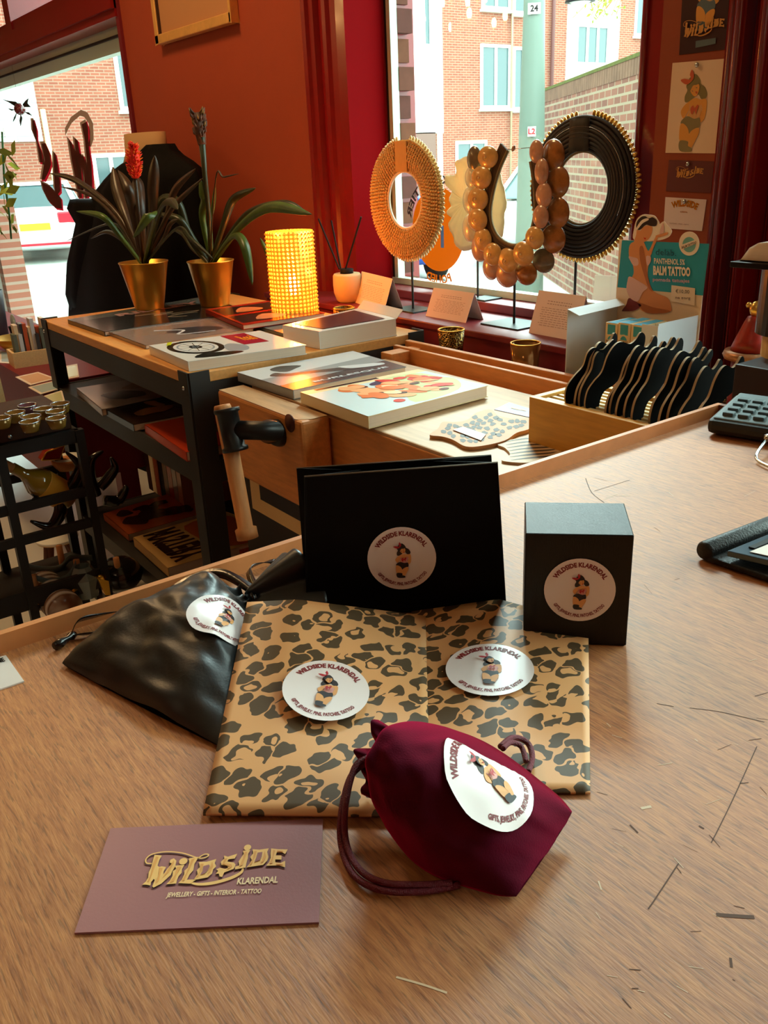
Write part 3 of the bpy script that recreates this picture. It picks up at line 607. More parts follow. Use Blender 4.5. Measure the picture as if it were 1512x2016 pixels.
# ------------------------------------------------------------------ the round shop sticker
IN = dict(burg=mat('ink_burgundy', rgb(128, 26, 34), .5), red=mat('ink_red', rgb(176, 26, 36), .5), hair=mat('ink_hair', rgb(44, 34, 34), .5), skin=mat('ink_skin', rgb(226, 160, 96), .5), dark=mat('ink_dark', rgb(36, 26, 30), .5), pink=mat('ink_pink', rgb(214, 150, 140), .5), gold=mat('ink_gold', rgb(196, 140, 50), .35, metal=.3), hair2=mat('ink_hair_grey', rgb(104, 92, 86), .5))
M['sticker'] = mat('sticker_white', rgb(238, 226, 224), 0.32, spec=.5)
def figure(b, fn, s, ox, oy, I, w0=.0004, dw=.00012):
    """pin-up girl drawing, s = height"""
    def T(L): return [(ox + (x - 760) / 740. * s * .80, oy - (y - 630) / 740. * s) for x, y in L]
    def F(L, m, k): fill(b, crom2(T(L), 4), fn, m, w0 + dw * k)
    F([(640, 540), (632, 490), (660, 440), (640, 400), (680, 330), (760, 300), (830, 350), (850, 390), (910, 420), (950, 480), (930, 520), (870, 520), (820, 480), (740, 520), (690, 545)], I['hair'], 0)
    F([(700, 540), (740, 520), (800, 510), (860, 525), (930, 520), (960, 560), (950, 690), (890, 730), (870, 700), (900, 620), (890, 590), (880, 670), (700, 680), (720, 610), (690, 640), (640, 690), (592, 630), (640, 570)], I['skin'], 1)
    F([(712, 560), (740, 590), (820, 595), (885, 570), (892, 630), (850, 690), (740, 690), (712, 640)], I['pink'], 2)
    F([(620, 705), (700, 670), (800, 695), (880, 690), (890, 770), (800, 800), (740, 830), (690, 760), (610, 740)], I['dark'], 3)
    F([(600, 760), (640, 735), (710, 770), (745, 830), (742, 900), (615, 900)], I['skin'], 4); F([(885, 780), (820, 785), (750, 830), (748, 930), (760, 960), (800, 960), (850, 890), (888, 830)], I['skin'], 4)
    F([(615, 895), (740, 900), (746, 940), (805, 960), (795, 995), (630, 985)], I['dark'], 5)
    F([(695, 400), (760, 370), (825, 395), (830, 450), (800, 490), (760, 490), (710, 450)], I['skin'], 6)
    F([(690, 390), (760, 350), (820, 380), (790, 395), (740, 400), (700, 450)], I['hair'], 7)
    F([(780, 455), (800, 452), (815, 460), (800, 474)], I['red'], 8); F([(725, 440), (750, 448), (740, 454)], I['dark'], 8); F([(780, 415), (806, 418), (795, 426)], I['dark'], 8)
    F([(555, 345), (610, 335), (680, 345), (700, 330), (680, 300), (705, 258), (740, 310), (725, 350), (660, 385), (600, 375)], I['red'], 9)
    F([(735, 600), (770, 575), (790, 600), (830, 570), (850, 585), (830, 625), (820, 655), (795, 620), (770, 655), (745, 640)], I['red'], 9)
def sticker(parent, fn, r, paper=None, label='round white sticker with burgundy lettering', base=0.0, rot=0.0, cut=None):
    b = MB(); paper = paper or M['sticker']; cr, sr = math.cos(rot), math.sin(rot)
    f2 = lambda x, y, w_: fn(x * cr - y * sr, x * sr + y * cr, w_ + base)
    b.grid(lambda u, v: f2(u * r * math.cos(2 * math.pi * v), u * r * math.sin(2 * math.pi * v), .00025), 8, 48, paper, cv=True)
    arc_text(b, 'WILDSIDE KLARENDAL', f2, IN['burg'], r * .74, r * .135, 2.15, True, .0004, bold=.045)
    arc_text(b, 'GIFTS, JEWELRY, PINS, PATCHES, TATTOO', f2, IN['burg'], r * .86, r * .095, 2.0, False, .0004, bold=.04)
    figure(b, f2, r * 1.16, 0.02 * r, -0.03 * r, IN)
    o = b.build('sticker', parent, label=label, weld=False); return o
# ------------------------------------------------------------------ leopard envelopes
def envelope(name, label, TL, TR, BR, BL, crest, lift, lab_px, rr, z0, yaw_pts, skew=0):
    tl, tr, br, bl = (P(*TL, 'z', z0 + lift[0]), P(*TR, 'z', z0 + lift[1]), P(*BR, 'z', z0), P(*BL, 'z', z0))
    cr = P(*crest, 'z', z0 + lift[2]); ct_ = (cr - tl).dot((tr - tl).normalized()) / (tr - tl).length
    def surf(u, v):
        t = 1 - v                                   # v=1 bottom edge ... 0 top
        p = (tl * (1 - u) + tr * u) * t + (bl * (1 - u) + br * u) * v
        k = u / ct_ if u < ct_ else (1 - u) / (1 - ct_)
        p = p + (cr - (tl * (1 - ct_) + tr * ct_)) * max(k, 0) * t ** 2.2
        p.z += 0.0016 * math.sin(math.pi * min(max(u, 0), 1)) * math.sin(math.pi * v)
        return p
    e = thing(name, label, 'envelope', (bl + tr) / 2 * 1.0)
    e.location.z = z0; e['_org'] = list(e.location)
    th = 0.0012
    b = MB(); N = 24
    b.grid(lambda u, v: surf(u, v) + V(0, 0, th), N, N, M['leopard']); b.grid(lambda u, v: surf(u, v), N, N, M['leopard'])
    for (f0) in (lambda t: surf(t, 0), lambda t: surf(t, 1), lambda t: surf(0, t), lambda t: surf(1, t)): b.grid(lambda t, k, f0=f0: f0(t) + V(0, 0, th * k), N, 1, M['leopard'])
    b.build('paper_bag', e)
    c = P(*lab_px, 'z', z0 + th); L_ = P(*yaw_pts[0], 'z', z0); R2 = P(*yaw_pts[1], 'z', z0); xd = (R2 - L_); xd.z = 0; xd.normalize(); yd = V(-xd.y, xd.x, 0)
    # invert the sheet roughly: sample its height
    samp = [(surf(i / 30, j / 30)) for i in range(31) for j in range(31)]
    def hz(x, y): return min(samp, key=lambda p: (p.x - x) ** 2 + (p.y - y) ** 2).z
    zs = hz(c.x, c.y); c = P(*lab_px, 'z', zs + th)
    dx = (hz(c.x + xd.x * .02, c.y + xd.y * .02) - hz(c.x - xd.x * .02, c.y - xd.y * .02)) / .04; dy = (hz(c.x + yd.x * .02, c.y + yd.y * .02) - hz(c.x - yd.x * .02, c.y - yd.y * .02)) / .04
    fn = lambda x, y, w_: V(c.x, c.y, 0) + xd * x + yd * y + V(0, 0, zs + dx * x + dy * y + th + .0006 + w_)
    sticker(e, fn, rr)
    return e
envelope('gift_envelope', 'leopard print kraft gift envelope beneath the left one, beside the black cube box', (810, 1207), (1158, 1230), (1162, 1564), (806, 1560), (982, 1183), (0.004, 0.003, 0.009), (964, 1319), 0.0222, CZ + .0006, ((838, 1440), (1160, 1440)))
envelope('gift_envelope', 'larger leopard print kraft gift envelope just behind the business card', (487, 1189), (838, 1216), (848, 1610), (400, 1606), (587, 1184), (0.024, 0.004, 0.026), (642, 1360), 0.0206, CZ + .0022, ((430, 1490), (845, 1500)))
# ------------------------------------------------------------------ black cube box
fl = V(-0.294, 0.301, 0); frr = V(-0.2555, 0.3400, 0); H = 0.0655
xd = (frr - fl); W = xd.length; xd.normalize(); yd = V(-xd.y, xd.x, 0); D = 0.0445
M['cardblk'] = mat('black_card', rgb(10, 9, 9), 0.36, spec=.4, bump=.15, bscale=500, stretch=(1, 8, 1))
M['cardblk2'] = mat('black_card_matt', rgb(6, 5, 5), 0.55, spec=.15)
M['cardedge'] = mat('black_card_worn_edge', rgb(120, 112, 100), .7)
bx = thing('gift_box', 'small black cube gift box with a round sticker on its front', 'box', fl + xd * W / 2 + yd * D / 2 + V(0, 0, CZ))
def ob(u0, v0, z0, u1, v1, z1): 
    q = [fl + xd * u + yd * v for u, v in ((u0, v0), (u1, v0), (u1, v1), (u0, v1))]; return [p + V(0, 0, CZ + z1) for p in q], [p + V(0, 0, CZ + z0) for p in q]
t_, b_ = ob(0.0006, 0.0006, 0, W - .0006, D - .0006, H * .45); MB().hexa(t_, b_, M['cardblk']).build('box_base', bx, bevel=.0004)
t_, b_ = ob(0, 0, .0006, W, D, H); MB().hexa(t_, b_, M['cardblk']).build('lid', bx, bevel=.0006)
sc0 = fl + xd * W * .5; sp_ = None
zc = CZ + .0275
dd = ray(1141, 1161); tt = ((fl - EYE).dot(-yd)) / dd.dot(-yd); cc = EYE + dd * tt
sticker(bx, flat(cc, xd, V(0, 0, 1)), 0.0185, base=.0004)
# ------------------------------------------------------------------ black gift bag
bl = V(-0.398, 0.225, 0); br = V(-0.327, 0.321, 0); xd = (br - bl).normalized(); yd = V(-xd.y, xd.x, 0)
bgt = thing('gift_bag', 'black folded gift bag standing behind the leopard envelopes with a round sticker', 'gift bag', bl * .5 + br * .5 + V(0, 0, CZ))
def onpl(x, y, o, n): d = ray(x, y); return EYE + d * ((V(*o) - EYE).dot(n) / d.dot(n))
fo = bl + V(0, 0, CZ); TLf = onpl(599, 938, fo, yd); TRf = onpl(980, 910, fo, yd); BLf = onpl(604, 1222, fo, yd); BRf = onpl(997, 1200, fo, yd); BLf.z = BRf.z = CZ + .0004
def sheet(b, pts, th, nrm, m): b.prism(pts, nrm * th, m)
b = MB(); sheet(b, [BLf, BRf, TRf, TLf], .0009, yd, M['cardblk2']); fp = b.build('front_panel', bgt)
bo = fo + yd * .016; TLb = onpl(584, 922, bo, yd); TRb = onpl(967, 896, bo, yd); bl2 = BLf + yd * .016 - xd * .001; br2 = BRf + yd * .016 - xd * .002
MB().prism([bl2, br2, TRb, TLb], yd * .0009, M['cardblk2']).build('back_panel', bgt)
for a_, c_, ta, tc_, sg in ((BLf, bl2, TLf, TLb, 1), (BRf, br2, TRf, TRb, -1)):
    mid = (a_ + c_) / 2 + xd * .010 * sg; tm = (ta + tc_) / 2 + xd * .034 * sg
    MB().raw([a_, mid, tm, ta], [(0, 1, 2, 3)], M['cardblk2']).raw([mid, c_, tc_, tm], [(0, 1, 2, 3)], M['cardblk2']).build('gusset', bgt, solid=.0006)
b = MB(); b.tube([TLf, TRf], .0005, M['cardedge'], 5); b.tube([TLb, TRb], .0005, M['cardedge'], 5); b.build('worn_edge', bgt, label='pale worn paper edge')
cc = onpl(791, 1099, fo, yd); sticker(bgt, lambda x, y, w_: cc + xd * x + V(0, 0, 1) * y - yd * (w_ + .0003), 0.0197)
# ------------------------------------------------------------------ business card
M['bcard'] = mat('card_mauve', rgb(150, 100, 106), 0.38, spec=.45, bump=.03, bscale=900); M['cream'] = mat('print_cream', rgb(238, 190, 116), .5); M['cream2'] = mat('print_gold_fill', rgb(224, 160, 86), .5); M['cream3'] = mat('print_pale', rgb(240, 214, 170), .5); M['shadowink'] = mat('print_drop_shade', rgb(84, 52, 56), .5)
def wildside(b, fn, ox, oy, s, mo, mi, ms=None, w0=.0003, simple=False):
    """the shop's western style lettering, drawn in the pixel frame of the card photograph"""
    sx = s / 1360.
    def T(L): return [(ox + (x - 760) * sx, oy - (y - 250) * sx * 1.18) for x, y in L]
    def rot(L): return T([(x, y + (x - 760) * .045) for x, y in L])
    letters = [
     [(130, 105), (205, 118), (192, 160), (188, 230), (205, 245), (232, 240), (275, 250), (262, 300), (268, 330), (292, 270), (322, 215), (298, 200), (300, 170), (330, 155), (362, 185), (362, 250), (345, 300), (340, 340), (270, 430), (205, 468), (190, 455), (198, 390), (185, 375), (168, 410), (170, 445), (130, 435), (90, 432), (115, 400), (128, 360), (120, 300), (130, 250), (128, 150)],
     [(358, 240), (450, 235), (435, 280), (440, 320), (418, 360), (410, 400), (412, 435), (318, 440), (345, 400), (358, 350), (352, 300), (378, 275)],
     [(478, 165), (570, 150), (560, 190), (545, 230), (548, 300), (520, 345), (505, 400), (600, 400), (545, 445), (430, 432), (455, 400), (468, 340), (462, 300), (488, 270), (492, 210)],
     [(585, 210), (660, 212), (750, 185), (742, 230), (762, 268), (738, 300), (735, 345), (700, 385), (570, 408), (580, 380), (598, 345), (582, 300), (605, 270)],
     [(820, 150), (860, 165), (948, 135), (930, 190), (870, 195), (862, 220), (930, 235), (948, 260), (935, 305), (850, 340), (838, 388), (812, 380), (800, 350), (770, 350), (790, 320), (768, 300), (800, 285), (852, 300), (880, 290), (870, 270), (810, 255), (800, 220), (828, 185)],
     [(1000, 105), (1074, 98), (1055, 140), (1058, 190), (1050, 250), (1048, 295), (950, 312), (946, 280), (985, 270), (972, 225), (992, 180), (1012, 140)],
     [(1092, 92), (1160, 100), (1252, 90), (1240, 130), (1258, 190), (1250, 230), (1215, 275), (1056, 295), (1080, 260), (1100, 215), (1080, 180), (1104, 140)],
     [(1276, 92), (1345, 105), (1440, 112), (1418, 165), (1392, 145), (1335, 142), (1328, 175), (1385, 178), (1388, 225), (1328, 220), (1330, 252), (1380, 262), (1425, 240), (1430, 312), (1370, 290), (1245, 285), (1268, 250), (1282, 200), (1275, 150)]]
    holes = [[(640, 265), (690, 250), (702, 270), (690, 310), (670, 345), (625, 360), (640, 320)], [(1148, 140), (1195, 135), (1192, 185), (1180, 225), (1128, 245), (1140, 200)]]
    bg_ = ms
    if ms is not None:
        for L in letters: fill(b, [(x - 8 * sx, y - 12 * sx) for x, y in T(L)], fn, ms, w0)
    def sq(L, wd, k, m): stroke(b, T(L), wd * sx, fn, m, w0 + .00015 * k, 6)
    swl = [(125, 200), (70, 190), (58, 140), (110, 90), (240, 72), (400, 95), (540, 150), (600, 165), (655, 150), (662, 125), (620, 122), (570, 160)]
    if ms is not None: stroke(b, [(x - 4 * sx, y - 16 * sx) for x, y in T(swl)], 12 * sx, fn, ms, w0, 6)
    sq(swl, 14, 1, mo)
    b2 = [(540, 430), (640, 452), (780, 440), (930, 395), (1010, 345), (1025, 300)]
    stroke(b, T(b2), lambda t: sx * (34 * math.sin(math.pi * min(t * .8 + .12, 1)) + 6), fn, mo, w0 + .00015, 6)
    for L in letters: fill(b, T(L), fn, mo, w0 + .0003)
    for L in letters:
        cx = sum(x for x, y in L) / len(L); cy = sum(y for x, y in L) / len(L)
    for cx, cy, r_ in ((430, 190, 40), (1040, 55, 36)): b.raw([fn(ox + (cx - 760 + r_ * math.cos(a)) * sx, oy - (cy - 250 + r_ * math.sin(a)) * sx * 1.1, w0 + .0003) for a in [k * math.pi / 10 for k in range(20)]], [tuple(range(20))], mo)
    inner = [[(150, 130), (178, 135), (165, 250), (160, 330), (150, 400), (135, 410), (150, 300), (145, 220)], [(215, 260), (248, 265), (240, 330), (240, 400), (215, 435), (225, 340)], [(335, 180), (345, 210), (320, 300), (262, 385), (290, 320)], [(385, 260), (425, 255), (395, 350), (385, 415), (350, 425), (385, 340)], [(508, 180), (540, 170), (520, 250), (500, 330), (485, 410), (460, 415), (488, 330)], [(608, 235), (638, 235), (625, 300), (605, 380), (590, 390), (615, 320)], [(715, 215), (735, 270), (715, 330), (690, 360), (710, 280)], [(830, 190), (860, 185), (838, 240), (905, 255), (920, 285), (860, 318), (895, 280), (820, 250)], [(1020, 125), (1045, 125), (1030, 200), (1015, 275), (990, 280), (1010, 200)], [(1112, 118), (1138, 120), (1125, 190), (1100, 270), (1080, 275), (1110, 200)], [(1215, 120), (1235, 190), (1215, 240), (1190, 260), (1208, 190)], [(1296, 115), (1320, 120), (1308, 190), (1300, 265), (1275, 268), (1298, 190)], [(1335, 120), (1400, 130), (1395, 140), (1340, 135)], [(1340, 268), (1410, 280), (1405, 290), (1340, 280)]]
    if not simple:
        for L in inner: fill(b, T(L), fn, mi, w0 + .0005)
    if bg_ is not None:
        for L in holes: fill(b, T(L), fn, M['bcard'], w0 + .0006)
ca, cb_, cc_, cd = (P(147, 1838, 'z', CZ + .0006), P(628, 1817, 'z', CZ + .0006), P(636, 1613, 'z', CZ + .0006), P(218, 1632, 'z', CZ + .0006))
bc = thing('business_card', 'mauve business card with gold western lettering in front of the left envelope', 'business card', (ca + cc_) / 2)
MB().slab([p + V(0, 0, .0004) for p in (ca, cb_, cc_, cd)], .0009, M['bcard']).build('card', bc)
q4 = quadmap(ca, cb_, cc_, cd, V(0, 0, 1)); qf = lambda x, y, w_: q4(x / .085, y / .052, w_ + .0004)
b = MB(); wildside(b, qf, .0425 + .0030, .0287, .0530, M['cream'], M['cream2'], M['shadowink'])
put_text(b, 'KLARENDAL', qf, M['cream3'], .0004, width=.0150, height=.0030, cx=.0618, y0=.0187, bold=.03, shear=.1)
put_text(b, 'JEWELLERY - GIFTS - INTERIOR - TATTOO', qf, M['cream3'], .0004, width=.0345, height=.0021, cx=.0465, y0=.0140, bold=.025, shear=.2)
b.build('print', bc, label='gold western style shop lettering', weld=False)
# white card at the left edge
a1, a2, a3, a4 = P(-60, 1312, 'z', CZ), P(12, 1292, 'z', CZ), P(48, 1343, 'z', CZ), P(-20, 1366, 'z', CZ)
pc = thing('paper_card', 'white printed card lying at the left edge of the counter', 'card', (a1 + a3) / 2)
MB().slab([p + V(0, 0, .0008) for p in (a1, a2, a3, a4)], .0008, M['paper']).build('card', pc)
q5 = quadmap(a4, a3, a2, a1, V(0, 0, 1)); b = MB(); put_text(b, 'ME', q5, M['blackm'], .0010, width=.22, height=.13, cx=.78, y0=.80, bold=.05); b.build('print', pc, weld=False)
# ------------------------------------------------------------------ pouches
M['satin'] = mat('black_satin', rgb(10, 12, 15), 0.40, spec=.8, sheen=.0, bump=.06, bscale=700)
M['ribbon'] = mat('black_satin_ribbon', rgb(16, 16, 18), 0.22, spec=.7)
M['velvet'] = mat('burgundy_velvet', rgb(58, 5, 22), 0.9, spec=.12, sheen=1.0, sheentint=rgb(216, 16, 80), bump=.12, bscale=1500)
M['cord'] = mat('burgundy_cord', rgb(104, 12, 36), 0.5, bump=.6, bscale=1800)
def pouch(b, A, B, C, D, H, m, seed, up=None, ruff=0.018, wr=.004, nu=72, nv=56, neck=.14, flare=1.0, hb=.12, mouth=.55, bulge=0.0, skew=1.0):
    """A,B mouth corners; D,C bottom corners (A-D and B-C are the sides). H = stuffing height."""
    A, B, C, D = map(Vector, (A, B, C, D)); nz = (D - A).cross(B - A).normalized()
    if nz.z < 0: nz = -nz
    if up is not None: nz = Vector(up).normalized()
    def base(u, v):           # u 0..1 mouth->bottom ; v 0..1 across
        w_ = 1.0
        if u < neck: k = u / neck; w_ = mouth * flare * (1 - k) + mouth * k
        else: k = (u - neck) / (1 - neck); w_ = mouth + (1 - mouth) * (1 - (1 - min(k * 1.7, 1)) ** 2)
        w_ *= (1 + bulge * math.sin(math.pi * min(max((u - neck) / (1 - neck), 0), 1) ** .72)) * (1 - .07 * max(0, (u - .9) / .1) ** 2)
        vv = .5 + (v - .5) * w_
        return (A * (1 - vv) + B * vv) * (1 - u) + (D * (1 - vv) + C * vv) * u
    def prof(u, v):
        body = max(0.0, min(1, (u - neck) / .22)) ; body = body * body * (3 - 2 * body)
        e = max(0, 1 - u); endk = min(1.0, e / .42) ** .62
        side = max(0, 1 - abs(2 * v ** skew - 1) ** 2.3) ** .62
        return body * endk * side, side
    def surf(u, v, sgn):
        p = base(u, v); h, side = prof(u, v)
        nzv = noise.noise(V(u * 3.1 + seed, v * 2.7, sgn * .7)) * .6 + noise.noise(V(u * 7 + seed, v * 6, 3 + sgn)) * .3 + noise.noise(V(u * 13 + seed, v * 8, 5)) * .16
        rad = math.sin((v * 8 + seed) * 2 * math.pi * .5) * math.exp(-((u - neck) / .16) ** 2)
        if sgn > 0: off = H * h + side * (wr * nzv * 2.0 + ruff * .22 * rad + ruff * .25 * (1 if u < neck else math.exp(-(u - neck) * 7)))
        else: off = -H * hb * h - side * .002
        if u < neck: off += math.sin(v * 4 * math.pi + seed) * ruff * .35 * (1 - u / neck) * side
        return p + nz * off
    b.grid(lambda u, v: surf(u, v, 1), nu, nv, m); b.grid(lambda u, v: surf(u, v, -1), nu, nv, m)
    return surf
# velvet
z = CZ
A = P(706, 1586, 'z', z + .004); B = P(750, 1396, 'z', z + .032); C = P(1130, 1592, 'z', z + .010); D = P(1012, 1772, 'z', z + .002)
vp_ = thing('velvet_pouch', 'burgundy velvet drawstring pouch lying in front of the leopard envelopes', 'pouch', (A + C) / 2 * 1.0); vp_.location.z = z; vp_['_org'] = list(vp_.location)
b = MB(); s1 = pouch(b, A, B, C, D, .044, M['velvet'], 2.3, ruff=.018, wr=.0042, neck=.10, flare=1.04, mouth=.74, hb=.04, bulge=.42, skew=1.5); bag = b.build('bag', vp_)
# sticker laid on the plump upper face
def onpouch(s1, px, py, deg):
    """lay a label on the pouch where the photo shows it, turned by deg (anticlockwise)"""
    d = ray(px, py).normalized(); best = None
    for i in range(101):
        for j in range(101):
            p = s1(i / 100, j / 100, 1); q = p - EYE; t_ = q.dot(d); e = (q - d * t_).length
            if e < .0016 and (best is None or t_ < best[0]): best = (t_, i / 100, j / 100)
    uc, vc = best[1], best[2]; h = .03
    eu = (s1(uc + h, vc, 1) - s1(uc - h, vc, 1)) / (2 * h); ev = (s1(uc, vc + h, 1) - s1(uc, vc - h, 1)) / (2 * h); n0 = eu.cross(ev).normalized()
    if n0.dot(EYE - s1(uc, vc, 1)) < 0: n0 = -n0
    ax = (RT - n0 * RT.dot(n0)).normalized(); ay = n0.cross(ax)
    ca, sa = math.cos(math.radians(deg)), math.sin(math.radians(deg)); g11, g12, g22 = eu.dot(eu), eu.dot(ev), ev.dot(ev); det = g11 * g22 - g12 * g12
    c0 = s1(uc, vc, 1)
    def fn(x, y, w_):
        v_ = ax * (x * ca - y * sa) + ay * (x * sa + y * ca); a = v_.dot(eu); b_ = v_.dot(ev); u = uc + (a * g22 - b_ * g12) / det; v = vc + (b_ * g11 - a * g12) / det
        u = min(max(u, .01), .99); v = min(max(v, .01), .99)
        off = (s1(u, v, 1) - c0).dot(n0)
        return c0 + v_ + n0 * (max(off, -.010) + w_ + .0009)
    return fn
sticker(bag, onpouch(s1, 963, 1524, 55), .0205)
def zpt(x, y, h=.0025): return P(x, y, 'z', z + h)
b = MB(); b.tube(crom([P(722, 1500, 'z', z + .022), P(690, 1530, 'z', z + .018), P(672, 1600, 'z', z + .010), zpt(672, 1665), zpt(696, 1722), zpt(750, 1752), zpt(830, 1755), zpt(905, 1742)], 8), .0013, M['cord'], 8)
b.tube(crom([P(726, 1490, 'z', z + .024), P(698, 1512, 'z', z + .022), P(680, 1590, 'z', z + .013), zpt(682, 1660, .004), zpt(708, 1712, .004), zpt(756, 1738, .004), zpt(830, 1742, .004), zpt(890, 1738, .004)], 8), .0013, M['cord'], 8); b.build('drawstring', bag, label='burgundy braided cord looping to the left')
b = MB(); b.tube(crom([P(985, 1470, 'z', z + .016), P(1010, 1452, 'z', z + .012), P(1038, 1462, 'z', z + .008), P(1048, 1490, 'z', z + .006), P(1040, 1520, 'z', z + .008)], 8), .0013, M['cord'], 8)
b.tube(crom([P(990, 1474, 'z', z + .018), P(1005, 1462, 'z', z + .014), P(1026, 1470, 'z', z + .010), P(1036, 1500, 'z', z + .008)], 8), .0012, M['cord'], 8); b.build('drawstring', bag)
# satin
A = P(452, 1145, 'z', z + .012); B = P(520, 1215, 'z', z + .004); C = P(462, 1484, 'z', z + .002); D = P(112, 1300, 'z', z + .003)
sp_ = thing('satin_pouch', 'black satin drawstring pouch with ribbons, left of the leopard envelopes', 'pouch', (A + C) / 2); sp_.location.z = z; sp_['_org'] = list(sp_.location)
b = MB(); s2 = pouch(b, A, B, C, D, .026, M['satin'], 5.1, ruff=.008, wr=.0040, neck=.02, flare=1.0, mouth=.55, hb=.04, bulge=.08, skew=.62); sb = b.build('bag', sp_)
# gathered ruffle beyond the neck
nk = P(512, 1172, 'z', z + .012); dr = (P(590, 1150, 'z', z + .012) - P(500, 1178, 'z', z + .012)).normalized(); sd = V(-dr.y, dr.x, 0)
b = MB()
def ruf(u, v):
    a = 2 * math.pi * v; rr = .0035 + u ** .8 * .0155 * (1 + .34 * math.sin(a * 4 + 1)); return nk - dr * .006 + dr * (.034 * u + .003 * math.sin(a * 3)) + sd * rr * math.cos(a) * 1.35 + V(0, 0, 1) * (max(rr * math.sin(a) * .95, -.0105) + .001)
b.grid(ruf, 18, 60, M['satin'], cv=True); b.build('ruffle', sb, solid=.0006)
b = MB(); b.lathe([(.0045, -.002), (.0058, 0), (.0045, .002)], nk - dr * .006, M['ribbon'], 20, axis=dr); b.build('tied_neck', sb)
def ribbon(pts, wd, name, tw=0.0):
    pa = crom(pts, 8); b = MB(); N = len(pa); vs = []
    for i, p in enumerate(pa):
        t = (pa[min(i + 1, N - 1)] - pa[max(i - 1, 0)]).normalized(); s_ = t.cross(V(0, 0, 1)).normalized(); a = tw * math.sin(i / N * math.pi * 2); d_ = s_ * math.cos(a) + V(0, 0, 1) * math.sin(a)
        vs += [p + d_ * wd / 2, p - d_ * wd / 2]
    b.raw(vs, [(2 * i, 2 * i + 1, 2 * i + 3, 2 * i + 2) for i in range(N - 1)], M['ribbon'], True); return b.build(name, sb, solid=.0005)
ribbon([nk, P(440, 1130, 'z', z + .014), P(380, 1140, 'z', z + .01), P(290, 1190, 'z', z + .005), P(200, 1210, 'z', z + .008), P(155, 1222, 'z', z + .010), P(141, 1248, 'z', z + .003)], .0062, 'ribbon', .8)
ribbon([P(420, 1180, 'z', z + .010), P(300, 1210, 'z', z + .004), P(230, 1236, 'z', z + .003), P(170, 1248, 'z', z + .003), P(142, 1250, 'z', z + .003)], .0058, 'ribbon', .7)
ribbon([nk, P(490, 1122, 'z', z + .012), P(530, 1106, 'z', z + .012), P(553, 1112, 'z', z + .012), P(560, 1130, 'z', z + .008)], .005, 'ribbon', .9)
b = MB(); kp = P(144, 1250, 'z', z + .003); ke = P(108, 1273, 'z', z + .003); kd = (ke - kp); b.tube([kp - kd * .1, kp + kd * .1, kp + kd * .3, kp + kd * .7, ke], [.0018, .0026, .0016, .0028, .0024], M['ribbon'], 8); b.build('ribbon_knot', sb)
# sticker on the satin bag: fit the position
sticker(sb, onpouch(s2, 447, 1213, -4), .0195)
# ------------------------------------------------------------------ things at the right of the counter
cl = thing('calculator', 'grey desk calculator with rubbery keys in the far corner of the counter', 'calculator', P(1450, 830, 'z', z))
c0 = P(1398, 858, 'z', z); cR = P(1560, 884, 'z', z); xd = (cR - c0); xd.z = 0; xd.normalize(); yd = V(-xd.y, xd.x, 0)
M['calcgrey'] = mat('calculator_grey', rgb(96, 110, 112), .4); M['calckey'] = mat('calculator_key', rgb(74, 88, 90), .55); M['calcdark'] = mat('calculator_body', rgb(34, 36, 34), .5)
c0 = c0 - xd * .004 - yd * .002
def obx(o, x, y, u0, v0, z0, u1, v1, z1, tilt=0):
    q = [o + x * u + y * v for u, v in ((u0, v0), (u1, v0), (u1, v1), (u0, v1))]
    return [p + V(0, 0, z1 + tilt * (1 if i > 1 else 0)) for i, p in enumerate(q)], [p + V(0, 0, z0) for p in q]
t_, b_ = obx(c0, xd, yd, 0, 0, .002, .11, .075, .016, .008); MB().hexa(t_, b_, M['calcdark']).build('body', cl, bevel=.005)
t_, b_ = obx(c0, xd, yd, .004, .004, .014, .106, .071, .0175, .008); MB().hexa(t_, b_, M['calcgrey']).build('top_shell', cl, bevel=.002)
for i in range(5):
    for j in range(4):
        u = .010 + i * .0135; v = .010 + j * .0125; t_, b_ = obx(c0, xd, yd, u, v, .0165 + v / .075 * .008, u + .0098, v + .0085, .0205 + v / .075 * .008); MB().hexa(t_, b_, M['calckey']).build('key', cl, bevel=.001)
t_, b_ = obx(c0, xd, yd, .082, .012, .017, .102, .06, .024, .006); MB().hexa(t_, b_, M['cardblk']).build('display', cl, bevel=.001)
# metal loop of keys
kp = thing('key_ring', 'bent steel loop resting beside the calculator', 'key ring', P(1500, 900, 'z', z))
b = MB(); b.tube(crom([P(1530, 842, 'z', z + .012), P(1508, 868, 'z', z + .010), P(1490, 893, 'z', z + .006), P(1494, 908, 'z', z + .003), P(1530, 925, 'z', z + .003)], 6), .0014, M['chrome'], 8); b.build('loop', kp)
b = MB(); b.ball(P(1518, 862, 'z', z + .012), .005, M['chrome'], 12, (1.4, 1, .7)); b.build('clasp', kp)
# black bill holder
bh = thing('bill_holder', 'black padded leather bill holder lying open at the right edge of the counter', 'bill holder', P(1450, 1090, 'z', z))
M['leather'] = mat('black_leather', rgb(17, 15, 15), .45, bump=.3, bscale=600); M['steel'] = mat('brushed_plate', rgb(84, 100, 112), .3, metal=.5)
p0 = P(1378, 1092, 'z', z); p1 = P(1700, 1180, 'z', z); fx = (p1 - p0).normalized(); e1 = P(1600, 985, 'z', z + .012); 
k0 = P(1384, 1086, 'z', z + .007); k1 = P(1620, 995, 'z', z + .007); ed = (k1 - k0).normalized()
b = MB(); b.tube([k0, k0 + ed * .002, k0 + ed * .2], [.0050, .0064, .0066], M['leather'], 20); b.build('rolled_back', bh)
q = [P(1386, 1104, 'z', z + .001), P(1640, 1190, 'z', z + .001), P(1800, 1130, 'z', z + .001), P(1640, 1010, 'z', z + .001)]
MB().slab([p + V(0, 0, .004) for p in q], .004, M['leather']).build('base_flap', bh, bevel=.001)
